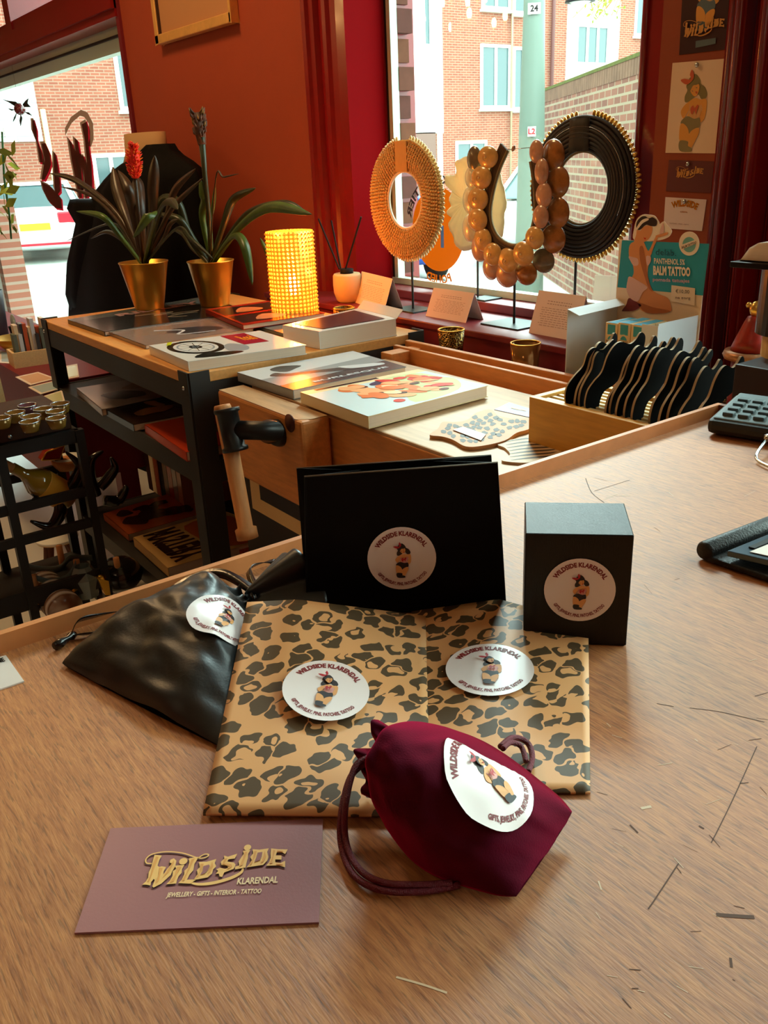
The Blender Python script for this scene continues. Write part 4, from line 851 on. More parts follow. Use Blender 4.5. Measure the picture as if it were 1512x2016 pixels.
q = [P(1432, 1084, 'z', z + .012), P(1640, 1132, 'z', z + .012), P(1760, 1080, 'z', z + .012), P(1590, 1020, 'z', z + .012)]
MB().slab(q, .004, M['steel']).build('clip_board', bh, bevel=.0006); 
q2 = [P(1476, 1086, 'z', z + .0128), P(1640, 1122, 'z', z + .0128), P(1740, 1080, 'z', z + .0128), P(1590, 1040, 'z', z + .0128)]
MB().slab(q2, .0004, M['paper']).build('slip', bh); 
q3 = [P(1474, 1076, 'z', z + .0132), P(1486, 1079, 'z', z + .0132), P(1560, 1048, 'z', z + .0132), P(1546, 1044, 'z', z + .0132)]
MB().slab(q3, .001, M['black']).build('clip', bh)
# ------------------------------------------------------------------ printed colours
def ink(n, *c, **k): 
    key = 'ink_' + n
    if key not in M: M[key] = mat('ink_' + n, rgb(*c), k.get('r', .25), spec=.5)
    return M[key]
def book(name, label, top, th, cover, paint=None, group=None, z=None, spine=None, cov=.0012, lift=0.0):
    """top: four px corners (left, front, right, back) on plane z"""
    t4 = [P(*p, 'z', z) for p in top]; c = sum(t4, Vector()) / 4
    bk = thing(name, label, 'book', V(c.x, c.y, z - th), group)
    def inset(k): return [c + (p - c) * k for p in t4]
    t4 = sorted(t4, key=lambda p: 0) 
    MB().slab([p - V(0, 0, cov) for p in inset(.985)], th - 2 * cov, M['pages']).build('pages', bk)
    b = MB(); b.slab(t4, cov, cover); b.slab([p - V(0, 0, th - cov) for p in t4], cov, cover)
    # spine on the left edge (left corner to front corner)
    sp = spine if spine is not None else 0
    a_, c_ = t4[sp], t4[(sp + 1) % 4]; n_ = (c - (a_ + c_) / 2).normalized()
    b.hexa([a_, c_, c_ + n_ * .0015, a_ + n_ * .0015], [p - V(0, 0, th) for p in (a_, c_, c_ + n_ * .0015, a_ + n_ * .0015)], cover); cv = b.build('cover', bk)
    if paint:
        fn = quadmap(t4[0], t4[1], t4[2], t4[3], V(0, 0, 1)); b = MB(); paint(b, fn); b.build('cover_print', bk, weld=False)
    return bk, t4
# ------------------------------------------------------------------ workbench
BZ = .87
wb = thing('workbench', 'old beech carpenter workbench with front vise and tool well below the window', 'workbench', (-1.0, 1.05, 0))
BY0, BY1 = .826, 1.28; BXL = P(768, 681, 'z', BZ).x - .0
ewl = P(990, 935, 'z', BZ)
b = MB(); b.box((-1.60, BY0, BZ - .10), (.15, BY1 - .105, BZ), M['benchtop']); b.build('top_board', wb, bevel=.003)
b = MB(); b.box((-1.50, BY0 - .002, BZ - .135), (.15, BY0 + .03, BZ - .006), M['bench']); b.build('apron', wb, bevel=.002)
b = MB(); b.box((-1.645, BY1 - .015, BZ - .02), (.15, BY1, BZ + .022), M['bench']); b.box((-1.645, BY1 - .05, BZ - .02), (.15, BY1 - .038, BZ + .016), M['bench']); b.box((-1.645, BY1 - .105, BZ - .04), (.15, BY1, BZ - .02), M['bench']); b.box((-1.62, BY1 - .105, BZ - .03), (-1.58, BY1 - .0, BZ + .012), M['bench']); b.build('back_rail', wb, bevel=.002)
j = MB(); JX0, JX1 = -1.618, -1.292; j.box((JX0, .756, BZ - .17), (JX1, .818, BZ), M['bench']); jo = j.build('vise_jaw', wb, bevel=.006)
j = MB(); j.raw([(JX0 + .003, .759, BZ + .0006), (JX1 - .02, .759, BZ + .0006), (JX1 - .003, .78, BZ + .0006), (JX1 - .003, .815, BZ + .0006), (JX0 + .003, .815, BZ + .0006)], [(0, 1, 2, 3, 4)], M['benchtop']); j.build('pale_top', jo, label='pale top face')  # jaw top coloured paler than its front
hp = P(571, 833, 'y', .756); MB().lathe([(.0, -.002), (.016, -.002), (.017, .001), (.0, .0012)], hp, mat('knot_dark', rgb(84, 34, 14), .7), 20, axis=(0, -1, 0)).build('dowel_hole', jo)
vs = thing('bench_vise', 'black iron vise screw', None, (0, 0, 0)) if False else None
sp0 = P(550, 852, 'y', .756); sp1 = P(455, 846, 'y', .62)
b = MB(); b.tube([sp0 + V(.0, .02, 0), sp0 + V(-.02, -.01, 0), sp1 + V(.06, .05, 0), sp1], [.026, .023, .016, .016], M['iron'], 20); b.ball(sp0, .026, M['iron'], 16); vi = b.build('vise_screw', wb)
hb0 = sp1; up_ = (P(432, 800, 'y', hb0.y) - P(490, 1062, 'y', hb0.y)).normalized()
b = MB(); b.lathe([(.017, -.036), (.022, -.036), (.022, -.030), (.018, -.028), (.018, .028), (.022, .030), (.022, .036), (.017, .036)], hb0, M['iron'], 24, axis=up_); b.build('handle_socket', vi)
ht = P(437, 797, 'y', hb0.y); hbm = P(488, 1060, 'y', hb0.y)
b = MB(); b.tube([ht, ht - up_ * .004, hbm + up_ * .02, hbm + up_ * .018, hbm], [.013, .0145, .0135, .019, .019], M['dowel'], 16); b.build('handle', vi)
for x0, y0 in ((-1.335, .83), (-1.335, 1.10), (-.10, .83), (-.10, 1.10)):
    MB().box((x0, y0, 0), (x0 + .075, y0 + .09, BZ - .10), M['bench']).build('leg', wb, bevel=.003)
MB().box((-1.33, .86, .18), (-.05, .92, .27), M['bench']).build('stretcher', wb, bevel=.003)
MB().box((-1.33, 1.12, .18), (-.05, 1.16, .27), M['bench']).build('stretcher', wb, bevel=.003)
# matted frame leaning below the bench
a, c, d, e = (P(x, y, 'y', .80) for x, y in ((499, 1000), (560, 1022), (552, 915), (500, 930)))
fr_ = thing('framed_print', 'dark framed print with cream mat leaning on the floor under the workbench', 'picture', (a + c) / 2)
M['mat_cream'] = mat('mat_board', rgb(236, 196, 130), .8); M['dframe'] = mat('dark_frame', rgb(40, 30, 26), .5)
fx0 = a.x - .045; fx1 = -1.345; fz1 = .69; FY = .80
fr_.location = (fx0, FY, 0); fr_['_org'] = [fx0, FY, 0]
MB().box((fx0, FY, 0), (fx1, FY + .016, fz1), M['dframe']).build('frame', fr_); MB().box((a.x, FY - .002, a.z), (fx1 - .02, FY, fz1 - .01), M['mat_cream']).build('mat_board', fr_)
MB().box((a.x + .045, FY - .004, a.z + .034), (fx1 - .02, FY - .002, fz1 - .01), M['dframe']).build('print', fr_)
# ------------------------------------------------------------------ books on the bench
def paint_burl(b, fn):
    g1, g2, g3, g4 = ink('silver', 150, 156, 160), ink('charcoal', 62, 62, 66), ink('palegrey', 206, 210, 214), ink('flame', 240, 150, 90)
    fill(b, [(.0, .0), (.0, 1), (.55, 1), (.75, .0)], fn, g3, .0002); fill(b, [(.75, 0), (.55, 1), (1, 1), (1, 0)], fn, g2, .0002); fill(b, [(.45, 0), (.35, 1), (.62, 1), (.78, 0)], fn, g1, .0003)
    fill(b, crom2([(.30, .18), (.42, .25), (.52, .52), (.62, .74), (.70, .80), (.72, .68), (.66, .52), (.58, .40), (.52, .22), (.40, .10)], 4), fn, g2, .0005)
    fill(b, crom2([(.52, .62), (.60, .80), (.68, .93), (.76, .92), (.74, .80), (.66, .66)], 4), fn, g3, .0006); fill(b, crom2([(.08, .32), (.20, .44), (.28, .36), (.34, .26), (.22, .20), (.12, .22)], 4), fn, g2, .0005)
    f3 = lambda x, y, w_: fn(.92 - y, x, w_); put_text(b, 'BURLESQUE', f3, g3, .0008, width=.66, height=.05, cx=.56, y0=0.02, bold=.03)
k = BZ + .02
book('coffee_table_book', 'grey burlesque photo book on the bench, behind the pin-up book', [(467, 733), (577, 768), (800, 722), (695, 691)], .019, ink('silver', 150, 156, 160), paint_burl, z=k)
def paint_pin(b, fn):
    cr, sk, sk2, rd, bl_, gr, nb = ink('creamcover', 236, 214, 168), ink('skinorange', 226, 120, 62), ink('skinpale', 240, 170, 116), ink('posterred', 206, 44, 30), ink('skyblue', 196, 214, 216), ink('meadow', 196, 206, 150), ink('navy', 44, 40, 74)
    fill(b, [(.0, .0), (.0, 1), (.12, 1), (.12, 0)], fn, cr, .0002); fill(b, [(.12, 0), (.12, 1), (1, 1), (1, 0)], fn, bl_, .0002); fill(b, crom2([(.12, .9), (.4, .95), (.6, .98), (.9, .8), (.95, .4), (.5, .55), (.12, .6)], 4), fn, gr, .0003)
    random.seed(8)
    for cx, cy, rx, ry, m_, a in ((.22, .30, .10, .10, sk, .4), (.32, .34, .12, .07, sk2, .3), (.30, .55, .10, .08, sk, -.3), (.42, .42, .13, .06, sk2, .5), (.50, .62, .12, .05, sk, .2), (.60, .42, .10, .05, sk2, -.2), (.48, .28, .09, .05, sk, 0), (.30, .82, .08, .09, rd, .4), (.45, .85, .05, .1, rd, .1), (.20, .55, .06, .10, nb, .3), (.66, .55, .13, .04, sk, .5), (.76, .70, .06, .05, sk2, .2), (.63, .72, .05, .04, rd, .2), (.82, .35, .05, .04, rd, 0), (.55, .80, .12, .03, sk2, .3), (.38, .68, .07, .05, sk2, .1)):
        fill(b, [(cx + rx * math.cos(t) * math.cos(a) - ry * math.sin(t) * math.sin(a), cy + rx * math.cos(t) * math.sin(a) + ry * math.sin(t) * math.cos(a)) for t in [q * math.pi / 8 for q in range(16)]], fn, m_, .0004 + random.uniform(0, .0004))
    for k_ in range(26):
        cx, cy = random.uniform(.18, .72), random.uniform(.18, .9); a = random.uniform(-.3, .9); rx, ry = random.uniform(.05, .11), random.uniform(.022, .045)
        fill(b, crom2([(cx + rx * random.uniform(.7, 1.2) * math.cos(t) * math.cos(a) - ry * 1.6 * math.sin(t) * math.sin(a), cy + rx * math.cos(t) * math.sin(a) + ry * 1.6 * random.uniform(.7, 1.2) * math.sin(t) * math.cos(a)) for t in [q * math.pi / 4 for q in range(8)]], 3), fn, (sk, sk2, sk, rd, sk2, cr)[k_ % 6], .0008 + k_ * .00002)
    for cx, cy in ((.24, .38), (.34, .62), (.80, .74), (.64, .48), (.52, .36), (.45, .7)): fill(b, [(cx + .035 * math.cos(t), cy + .04 * math.sin(t)) for t in [q * math.pi / 6 for q in range(12)]], fn, ink('brownhair', 70, 30, 16), .0010)
    fill(b, [(.01, .10), (.06, .10), (.06, .62), (.01, .62)], fn, ink('blacktab', 20, 20, 20), .0004)
book('coffee_table_book', 'colourful pin-up art book on the bench, nearer the counter than the grey one', [(591, 772), (725, 820), (961, 759), (823, 727)], .022, ink('creamcover', 236, 214, 168), paint_pin, z=BZ + .025)
# ------------------------------------------------------------------ cut-out coasters on the bench
def coaster(label, px, m, paint=None, z=BZ, th=.004):
    pts = crom([P(x, y, 'z', z + th) for x, y in px], 5, True); c = sum(pts, Vector()) / len(pts); o = thing('shaped_coaster', label, 'coaster', V(c.x, c.y, z), 'wavy edged coasters on the workbench')
    MB().slab(pts, th, m).build('board', o); return o
Zb = lambda L: [(420 + x / 2.16, 640 + y / 2.16) for x, y in L]
M['tanleo'] = mat('tan_card', rgb(190, 134, 84), .6, var=.05, vscale=30); M['spot'] = mat('spot_print', rgb(66, 54, 42), .6); M['zeb'] = mat('zebra_card', rgb(202, 172, 136), .6, var=.05, vscale=30)
o1 = coaster('wavy zebra striped coaster half under the leopard one on the bench', Zb([(1210, 505), (1290, 482), (1400, 470), (1480, 466), (1500, 485), (1470, 510), (1512, 530), (1440, 555), (1390, 572), (1330, 585), (1235, 578), (1232, 565), (1262, 550), (1240, 522)]), M['zeb'])
b = MB(); fz = lambda x, y, w_: V(*P(x, y, 'z', BZ + .0042))
for i in range(7): yy = 486 + i * 13; stroke(b, Zb([(1240 + i * 4, yy + 10), (1330, yy - 4 + i), (1420, yy - 6), (1480 - i * 4, yy - 12)]), lambda t: 2.6 * math.sin(math.pi * t) + .4, fz, M['spot'], 0, 4)
b.build('stripes', o1, weld=False)
o3 = coaster('wavy zebra striped coaster nearest the counter edge strip', [(1090, 862), (1108, 850), (1140, 852), (1172, 862), (1172, 880), (1140, 900), (1112, 895), (1100, 880)], M['zeb'])
b = MB()
for i in range(5): stroke(b, [(1104 + i * 6, 856 + i * 7), (1130, 862 + i * 7), (1162, 868 + i * 7)], lambda t: 2.6 * math.sin(math.pi * t) + .3, fz, M['spot'], 0, 4)
b.build('stripes', o3, weld=False)
o2 = coaster('wavy leopard print coaster with a white paper band on the workbench', Zb([(920, 466), (955, 440), (975, 412), (1030, 412), (1080, 402), (1120, 372), (1178, 358), (1215, 385), (1290, 398), (1366, 394), (1368, 408), (1345, 440), (1290, 458), (1240, 490), (1150, 512), (1075, 516), (1020, 488), (975, 474)]), M['tanleo'], z=BZ + .0005, th=.006)
b = MB(); random.seed(4); fz2 = lambda x, y, w_: P(x, y, 'z', BZ + .0068)
inside = Zb([(960, 455), (1000, 425), (1060, 420), (1120, 385), (1180, 375), (1240, 400), (1330, 402), (1310, 435), (1250, 455), (1150, 495), (1080, 500), (1000, 470)])
def inpoly(x, y, L):
    r = False
    for i in range(len(L)):
        (x1, y1), (x2, y2) = L[i], L[i - 1]
        if (y1 > y) != (y2 > y) and x < (x2 - x1) * (y - y1) / (y2 - y1) + x1: r = not r
    return r
pl_ = []
for k in range(900):
    x, y = random.uniform(850, 1050), random.uniform(800, 880)
    if inpoly(x, y, inside) and all((x - a) ** 2 / 2.2 + (y - c) ** 2 > 46 for a, c in pl_): pl_.append((x, y))
for x, y in pl_:
    a0 = random.uniform(0, 6); b.raw([fz2(x + (6.6 + random.uniform(-2.4, 1)) * math.cos(t + a0), y + (4.0 + random.uniform(-1.4, .6)) * math.sin(t + a0), 0) for t in [q * math.pi / 5 for q in range(10)]], [tuple(range(10))], M['spot'])
b.build('spots', o2, weld=False, kind='stuff')
MB().slab([P(x, y, 'z', BZ + .0085) for x, y in Zb([(1018, 444), (1062, 432), (1160, 464), (1138, 490)])], .0008, M['paper']).build('paper_band', o2, label='white paper band')
pcard = thing('flyer', 'small lilac flyer lying on the bench beside the slotted tray', 'flyer', P(1005, 808, 'z', BZ)); fl4 = [P(x, y, 'z', BZ + .001) for x, y in ((973, 806), (1002, 792), (1050, 806), (1046, 822))]; MB().slab(fl4, .0008, mat('lilac_card', rgb(160, 150, 176), .5)).build('card', pcard)
b = MB(); f6 = quadmap(fl4[0], fl4[3], fl4[2], fl4[1], V(0, 0, 1)); wildside(b, f6, .55, .55, .5, M['cream'], M['cream2'], None, .0004, True); b.build('print', pcard, weld=False)
# ------------------------------------------------------------------ slotted tray with black shapes
TY0 = P(1042, 818, 'z', BZ).y - .10; TY0 = .955; TZ1 = .945
tr0 = P(1042, 781, 'y', TY0); TX0 = tr0.x; TZ1 = tr0.z; TX1 = -.624; TY1 = TY0 + .135
ty = thing('slotted_tray', 'honey coloured wooden tray with slots on the workbench', 'tray', ((TX0 + TX1) / 2, TY0 + .06, BZ))
b = MB(); b.box((TX0, TY0, BZ), (TX1, TY0 + .011, TZ1), M['yellowwood']); b.box((TX0, TY1 - .011, BZ), (TX1, TY1, TZ1), M['yellowwood']); b.box((TX0, TY0 + .011, BZ), (TX0 + .011, TY1 - .011, TZ1), M['yellowwood']); b.box((TX1 - .011, TY0 + .011, BZ), (TX1, TY1 - .011, TZ1), M['yellowwood']); b.build('frame', ty, bevel=.001)
MB().box((TX0 + .011, TY0 + .011, BZ), (TX1 - .011, TY1 - .011, BZ + .02), M['yellowwood']).build('bottom', ty)
nS = 7
for i in range(nS):
    y = TY0 + .022 + i * .0148; MB().box((TX0 + .011, y, TZ1 - .022), (TX1 - .011, y + .006, TZ1 - .004), M['ash']).build('slat', ty)
M['velvblk'] = mat('black_flocked_board', rgb(7, 7, 8), .95, spec=.15); M['edgewood'] = mat('cut_board_edge', rgb(176, 150, 112), .7)
# leg shaped boards: outline in (y, z), toe at low y
shp = [(0.000, .012), (.010, .000), (.022, .002), (.028, .020), (.036, .030), (.052, .036), (.070, .050), (.092, .060), (.104, .080), (.108, .100), (.100, .108), (.090, .098), (.080, .094), (.064, .100), (.052, .096), (.040, .082), (.030, .060), (.016, .048), (.004, .034)]
shp2 = [(0.006, .0), (.020, .0), (.024, .018), (.034, .034), (.050, .044), (.066, .056), (.078, .066), (.084, .082), (.096, .096), (.092, .106), (.080, .098), (.070, .092), (.054, .098), (.042, .090), (.034, .070), (.018, .056), (.004, .040), (.000, .020)]
def shape_card(x, y0, sc_, tilt, lean, pts, label, i):
    z0 = TZ1 - .012; o = V(x, y0, z0); r = Matrix.Rotation(tilt, 3, 'X') @ Matrix.Rotation(0, 3, 'Y'); yw = Matrix.Rotation(lean, 3, 'Z')
    def T(dx): return [o + yw @ (r @ V(dx, a * sc_, c * sc_)) for a, c in crom2(pts, 5)]
    f = T(.0018); k = T(-.0018); t = thing('leg_shaped_card', label, 'display card', tuple(o), 'black wavy display cards in the slotted tray')
    MB().raw(f, [tuple(range(len(f)))], M['velvblk']).raw(k, [tuple(reversed(range(len(k))))], M['velvblk']).build('flocked_face', t, weld=False)
    n = len(f); MB().raw(f + k, [(q, (q + 1) % n, n + (q + 1) % n, n + q) for q in range(n)], M['edgewood']).build('cut_edge', t, weld=False, label='pale cut edge')
seats = [(1112, 795, shp2, .92, .1, -.30), (1140, 788, shp2, .86, .1, .1), (1131, 797, shp, .98, .0, .12), (1152, 800, shp, 1.0, .15, -.25), (1192, 806, shp, .92, .0, 0), (1200, 815, shp, 1.0, .05, .05), (1212, 818, shp, .98, -.02, .0), (1228, 822, shp, 1.02, .04, .0), (1243, 826, shp, 1.04, .0, .04), (1278, 832, shp, 1.02, .05, 0), (1296, 836, shp, .98, .0, .05), (1311, 833, shp2, 1.05, -.25, .1), (1330, 828, shp, .95, -.3, .1), (1366, 812, shp, .95, -.05, .0)]
wh = ['leaning leftmost of all', 'tall one behind the first two on the left', 'broad one at the left end, whole front in view', 'the long one leaning right beside the gap', 'first behind the gap in the row', 'second after the gap', 'third after the gap', 'fourth after the gap', 'middle of the close row', 'just right of the middle of the row', 'third from the right end of the row', 'short one half hidden near the right end', 'low one leaning over the edge strip', 'rightmost, beside the black pedestal']
for i, (x, y, pts, s_, tl, ln) in enumerate(seats):
    xx = P(x, y, 'z', TZ1).x; yy = TY0 + .016 + (.004 if i % 2 else 0); p = P(x, y, 'y', yy); shape_card(p.x, yy, s_ * .97, tl * .4, ln, pts, 'black wavy card in the tray, ' + wh[i], i)
tk = P(1400, 800, 'y', TY0 + .12)
# ------------------------------------------------------------------ black pedestal with book stand behind the counter corner
pd = thing('pedestal', 'dark square pedestal on the workbench near the counter corner', 'pedestal', (-.55, 1.05, BZ))
MB().box((-.618, 1.0, BZ), (-.42, 1.17, 1.038), mat('dark_block', rgb(46, 26, 24), .5)).build('block', pd, bevel=.002)
SX = P(1481, 600, 'y', 1.06).x + .050
bs = thing('book_stand', 'dark cylinder stand with wooden foot and flat top plate holding an open book', 'stand', (SX, 1.09, 1.038))
MB().cyl((SX, 1.09, 1.038), (SX, 1.09, 1.068), .042, M['ash']).build('foot', bs); MB().cyl((SX, 1.09, 1.068), (SX, 1.09, 1.155), .052, mat('dark_glaze', rgb(52, 38, 30), .25), 40).build('column', bs)
MB().box((-.640, 1.0, 1.155), (-.38, 1.20, 1.162), M['cardblk']).build('top_plate', bs, bevel=.001)
ob_ = thing('open_book', 'open book with cream pages lying on the plate of the dark stand', 'book', (-.52, 1.1, 1.162))
b = MB(); b.grid(lambda u, v: V(-.633 + .22 * u, 1.01 + .17 * v, 1.162 + .024 * min(1, (u * 9)) ** .5 * (1 - .25 * u)), 20, 6, M['paper']); b.grid(lambda u, v: V(-.633 + .22 * u, 1.01, 1.162 + v * .024 * min(1, (u * 9)) ** .5 * (1 - .25 * u)), 20, 1, M['pages']); b.grid(lambda u, v: V(-.633 + .22 * u, 1.18, 1.162 + v * .024 * min(1, (u * 9)) ** .5 * (1 - .25 * u)), 20, 1, M['pages']); b.box((-.633, 1.01, 1.162), (-.413, 1.18, 1.1635), M['pages']); b.build('page_block', ob_)
# ------------------------------------------------------------------ trolley
TRX0, TRX1, TRY0, TRY1 = -2.655, -1.663, .718, 1.335; TRZ = .90
tl = thing('shelf_trolley', 'black steel shelf trolley with pine boards, left of the workbench', 'trolley', ((TRX0 + TRX1) / 2, (TRY0 + TRY1) / 2, 0))
M['trolley'] = mat('powder_coated_steel', rgb(40, 37, 34), .5, spec=.4)
MB().box((TRX0, TRY0, TRZ - .022), (TRX1, TRY1, TRZ), M['pine']).build('top_board', tl, bevel=.002)
pw_ = .045
for cx, cy, sx_, sy_ in ((TRX0, TRY0, 1, 1), (TRX1, TRY0, -1, 1), (TRX0, TRY1, 1, -1), (TRX1, TRY1, -1, -1)):
    b = MB(); e = .004; x1 = cx + sx_ * pw_; y1 = cy + sy_ * pw_
    b.box((min(cx, x1), min(cy - sy_ * e, cy), .0), (max(cx, x1), max(cy - sy_ * e, cy), TRZ + .004), M['trolley']); b.box((min(cx - sx_ * e, cx), min(cy, y1), 0), (max(cx - sx_ * e, cx), max(cy, y1), TRZ + .004), M['trolley'])
    b.ball((cx + sx_ * .02, cy - sy_ * .005, TRZ - .03), .005, M['chrome'], 8); b.build('post', tl)
for zz, hh in ((TRZ - .022, .05), (.706, .05), (.297, .05)):
    b = MB(); e = .003
    b.box((TRX0 + pw_ * .6, TRY0 - .001, zz - hh), (TRX1 - pw_ * .6, TRY0 + .004, zz), M['trolley']); b.box((TRX0 + pw_ * .6, TRY1 - .004, zz - hh), (TRX1 - pw_ * .6, TRY1 + .001, zz), M['trolley'])
    b.box((TRX0 - .001, TRY0 + pw_ * .6, zz - hh), (TRX0 + .004, TRY1 - pw_ * .6, zz), M['trolley']); b.box((TRX1 - .004, TRY0 + pw_ * .6, zz - hh), (TRX1 + .001, TRY1 - pw_ * .6, zz), M['trolley'])
    rl = b.build('rail', tl)
    if zz < .8: MB().box((TRX0 + .004, TRY0 + .004, zz - .012), (TRX1 - .004, TRY1 - .004, zz - .002), M['trolley']).build('shelf', tl)
def simple_cover(cols, n=5, seed=1):
    def f(b, fn):
        random.seed(seed)
        for k in range(n):
            cx, cy = random.uniform(.2, .8), random.uniform(.2, .8); rx, ry = random.uniform(.06, .25), random.uniform(.06, .2)
            fill(b, crom2([(min(max(cx + rx * random.uniform(.6, 1.2) * math.cos(t), .03), .97), min(max(cy + ry * random.uniform(.6, 1.2) * math.sin(t), .03), .97)) for t in [q * math.pi / 4 for q in range(8)]], 3), fn, cols[k % len(cols)], .0003 + k * .0001)
    return f
G_TOP = 'books on top of the trolley'
def paint_rid(b, fn):
    b_, g, c = ink('gloss', 34, 36, 36, r=.12), ink('slate', 84, 92, 92, r=.12), ink('copperink', 150, 110, 100)
    fill(b, [(0, 0), (0, 1), (.35, 1), (.2, 0)], fn, g, .0002)
    f3 = lambda x, y, w_: fn(.34 - y * 1.0, x, w_); f4 = lambda x, y, w_: fn(x, 1 - (1 - y), w_)
    put_text(b, 'RIDLEY', lambda x, y, w_: fn(.30 - y, .28 + x, w_), c, .0004, width=.62, height=.14, cx=.31, bold=.04)
    stroke(b, [(.42, .35), (.5, .6), (.55, .45), (.62, .75), (.7, .5), (.8, .6)], .006, fn, ink('cream', 226, 200, 160), .0004); 
    for a in range(5): stroke(b, [(.62, .55), (.62 + .08 * math.cos(a * .6 - 1.2), .55 + .16 * math.sin(a * .6 + .4))], .005, fn, ink('cream', 226, 200, 160), .0004, 1)
book('coffee_table_book', 'glossy black book under the gold plant pots at the back left of the trolley', [(133, 629), (205, 653), (500, 612), (395, 585)], .012, ink('gloss', 34, 36, 36, r=.12), paint_rid, G_TOP, z=TRZ + .0125)
book('coffee_table_book', 'thin glossy grey-brown photo book in the middle of the trolley top', [(215, 654), (286, 680), (500, 646), (432, 624)], .009, ink('warmgrey', 140, 122, 112, r=.12), lambda b, fn: (fill(b, crom2([(.35, .5), (.5, .75), (.72, .8), (.85, .55), (.7, .45), (.5, .35)], 4), fn, ink('charcoal', 62, 62, 66), .0003), stroke(b, [(.3, .3), (.5, .5), (.7, .4), (.8, .7)], .03, fn, ink('palegrey', 206, 210, 214), .0004)), G_TOP, z=TRZ + .0095)
def paint_moto(b, fn):
    k, g, rd, yl, wh_, pg = ink('gloss', 34, 36, 36), ink('silver', 150, 156, 160), ink('crimson', 160, 22, 50), ink('lime', 196, 200, 40), ink('whitegloss', 226, 222, 214, r=.15), ink('palegrey', 206, 210, 214)
    fill(b, [(0, 0), (1, 0), (1, 1), (0, 1)], fn, wh_, .0002)
    cx, cy = .27, .60
    for r_, m_, q in ((.30, k, 0), (.235, wh_, 1), (.20, g, 2), (.18, wh_, 3), (.07, k, 4), (.04, g, 5)): fill(b, [(min(max(cx + r_ * .72 * math.cos(t), .01), .99), min(max(cy + r_ * 1.2 * math.sin(t), .01), .99)) for t in [w_ * math.pi / 16 for w_ in range(32)]], fn, m_, .0003 + q * .0001)
    for t in range(10): stroke(b, [(cx, cy), (cx + .13 * math.cos(t * .628), cy + .22 * math.sin(t * .628))], .006, fn, k, .0010, 1)
    fill(b, crom2([(.42, .2), (.55, .15), (.62, .35), (.55, .55), (.46, .45)], 4), fn, g, .0005); fill(b, crom2([(.1, .1), (.35, .04), (.5, .1), (.40, .2), (.2, .25)], 3), fn, k, .0005)
    fill(b, [(.62, .40), (.84, .40), (.84, .98), (.62, .98)], fn, rd, .0006); fill(b, [(.10, .84), (.14, .84), (.20, 1), (.16, 1)], fn, yl, .0012)
    put_text(b, 'Road', lambda x, y, w_: fn(x, .50 - y, w_) if False else fn(.70 + x, .60 + y, w_), ink('goldink', 232, 150, 40), .0008, width=.12, height=.25, cx=.06, bold=.03)
# corners order left,front,right,back -> x along left-front. use (front,right) mapping for pictures
bk, t4 = book('coffee_table_book', 'thick white motorcycle book at the front corner of the trolley', [(293, 680), (370, 712), (603, 679), (512, 651)], .021, ink('whitegloss', 226, 222, 214, r=.15), None, G_TOP, z=TRZ + .0215)
fnm = quadmap(t4[1], t4[2], t4[3], t4[0], V(0, 0, 1)); b = MB(); paint_moto(b, lambda x, y, w_: fnm(x, y if False else y, w_)); b.build('cover_print', bk, weld=False)
bk, t4 = book('coffee_table_book', 'red edged book with small pictures lying before the lamp', [(404, 609), (478, 640), (640, 616), (528, 592)], .012, ink('deepred', 170, 40, 24, r=.15), None, G_TOP, z=TRZ + .0125 + .010)
fnm = quadmap(t4[1], t4[2], t4[3], t4[0], V(0, 0, 1)); b = MB(); k_ = ink('gloss', 34, 36, 36); pc_ = ink('sepia', 176, 128, 96)
for (x0, y0, x1, y1) in ((.05, .08, .95, .46), (.05, .54, .95, .92)): fill(b, [(x0, y0), (x1, y0), (x1, y1), (x0, y1)], fnm, k_, .0003); fill(b, crom2([(x0 + .2, y0 + .08), (x0 + .4, y0 + .3), (x0 + .6, y0 + .15), (x0 + .5, y0 + .05)], 3), fnm, pc_, .0005)
b.build('cover_print', bk, weld=False)
book('coffee_table_book', 'dark thin book under the red edged one on the trolley', [(400, 612), (556, 656), (640, 640), (500, 605)], .009, ink('slate', 84, 92, 92, r=.12), None, G_TOP, z=TRZ + .0095)
wbk, t4 = book('coffee_table_book', 'thick white paged book with lifted dark cover at the right end of the trolley', [(556, 640), (628, 653), (781, 627), (704, 607)], .040, ink('whitegloss', 226, 222, 214, r=.15), None, G_TOP, z=TRZ + .0405)
b = MB(); q = [p + V(0, 0, .001) for p in t4]; cq = sum(q, Vector()) / 4; b.raw([cq + (p - cq) * .80 for p in q], [(0, 1, 2, 3)], ink('plumdark', 74, 50, 52)); b.build('cover_print', wbk, weld=False)
b = MB(); a0, a1, a2, a3 = t4[0], t4[1], t4[2], t4[3]; b.raw([a3, a2, a2 + V(.0, .02, .018), a3 + V(0, .02, .018)], [(0, 1, 2, 3)], ink('whitegloss', 226, 222, 214)); b.build('open_cover', wbk, solid=.0012)
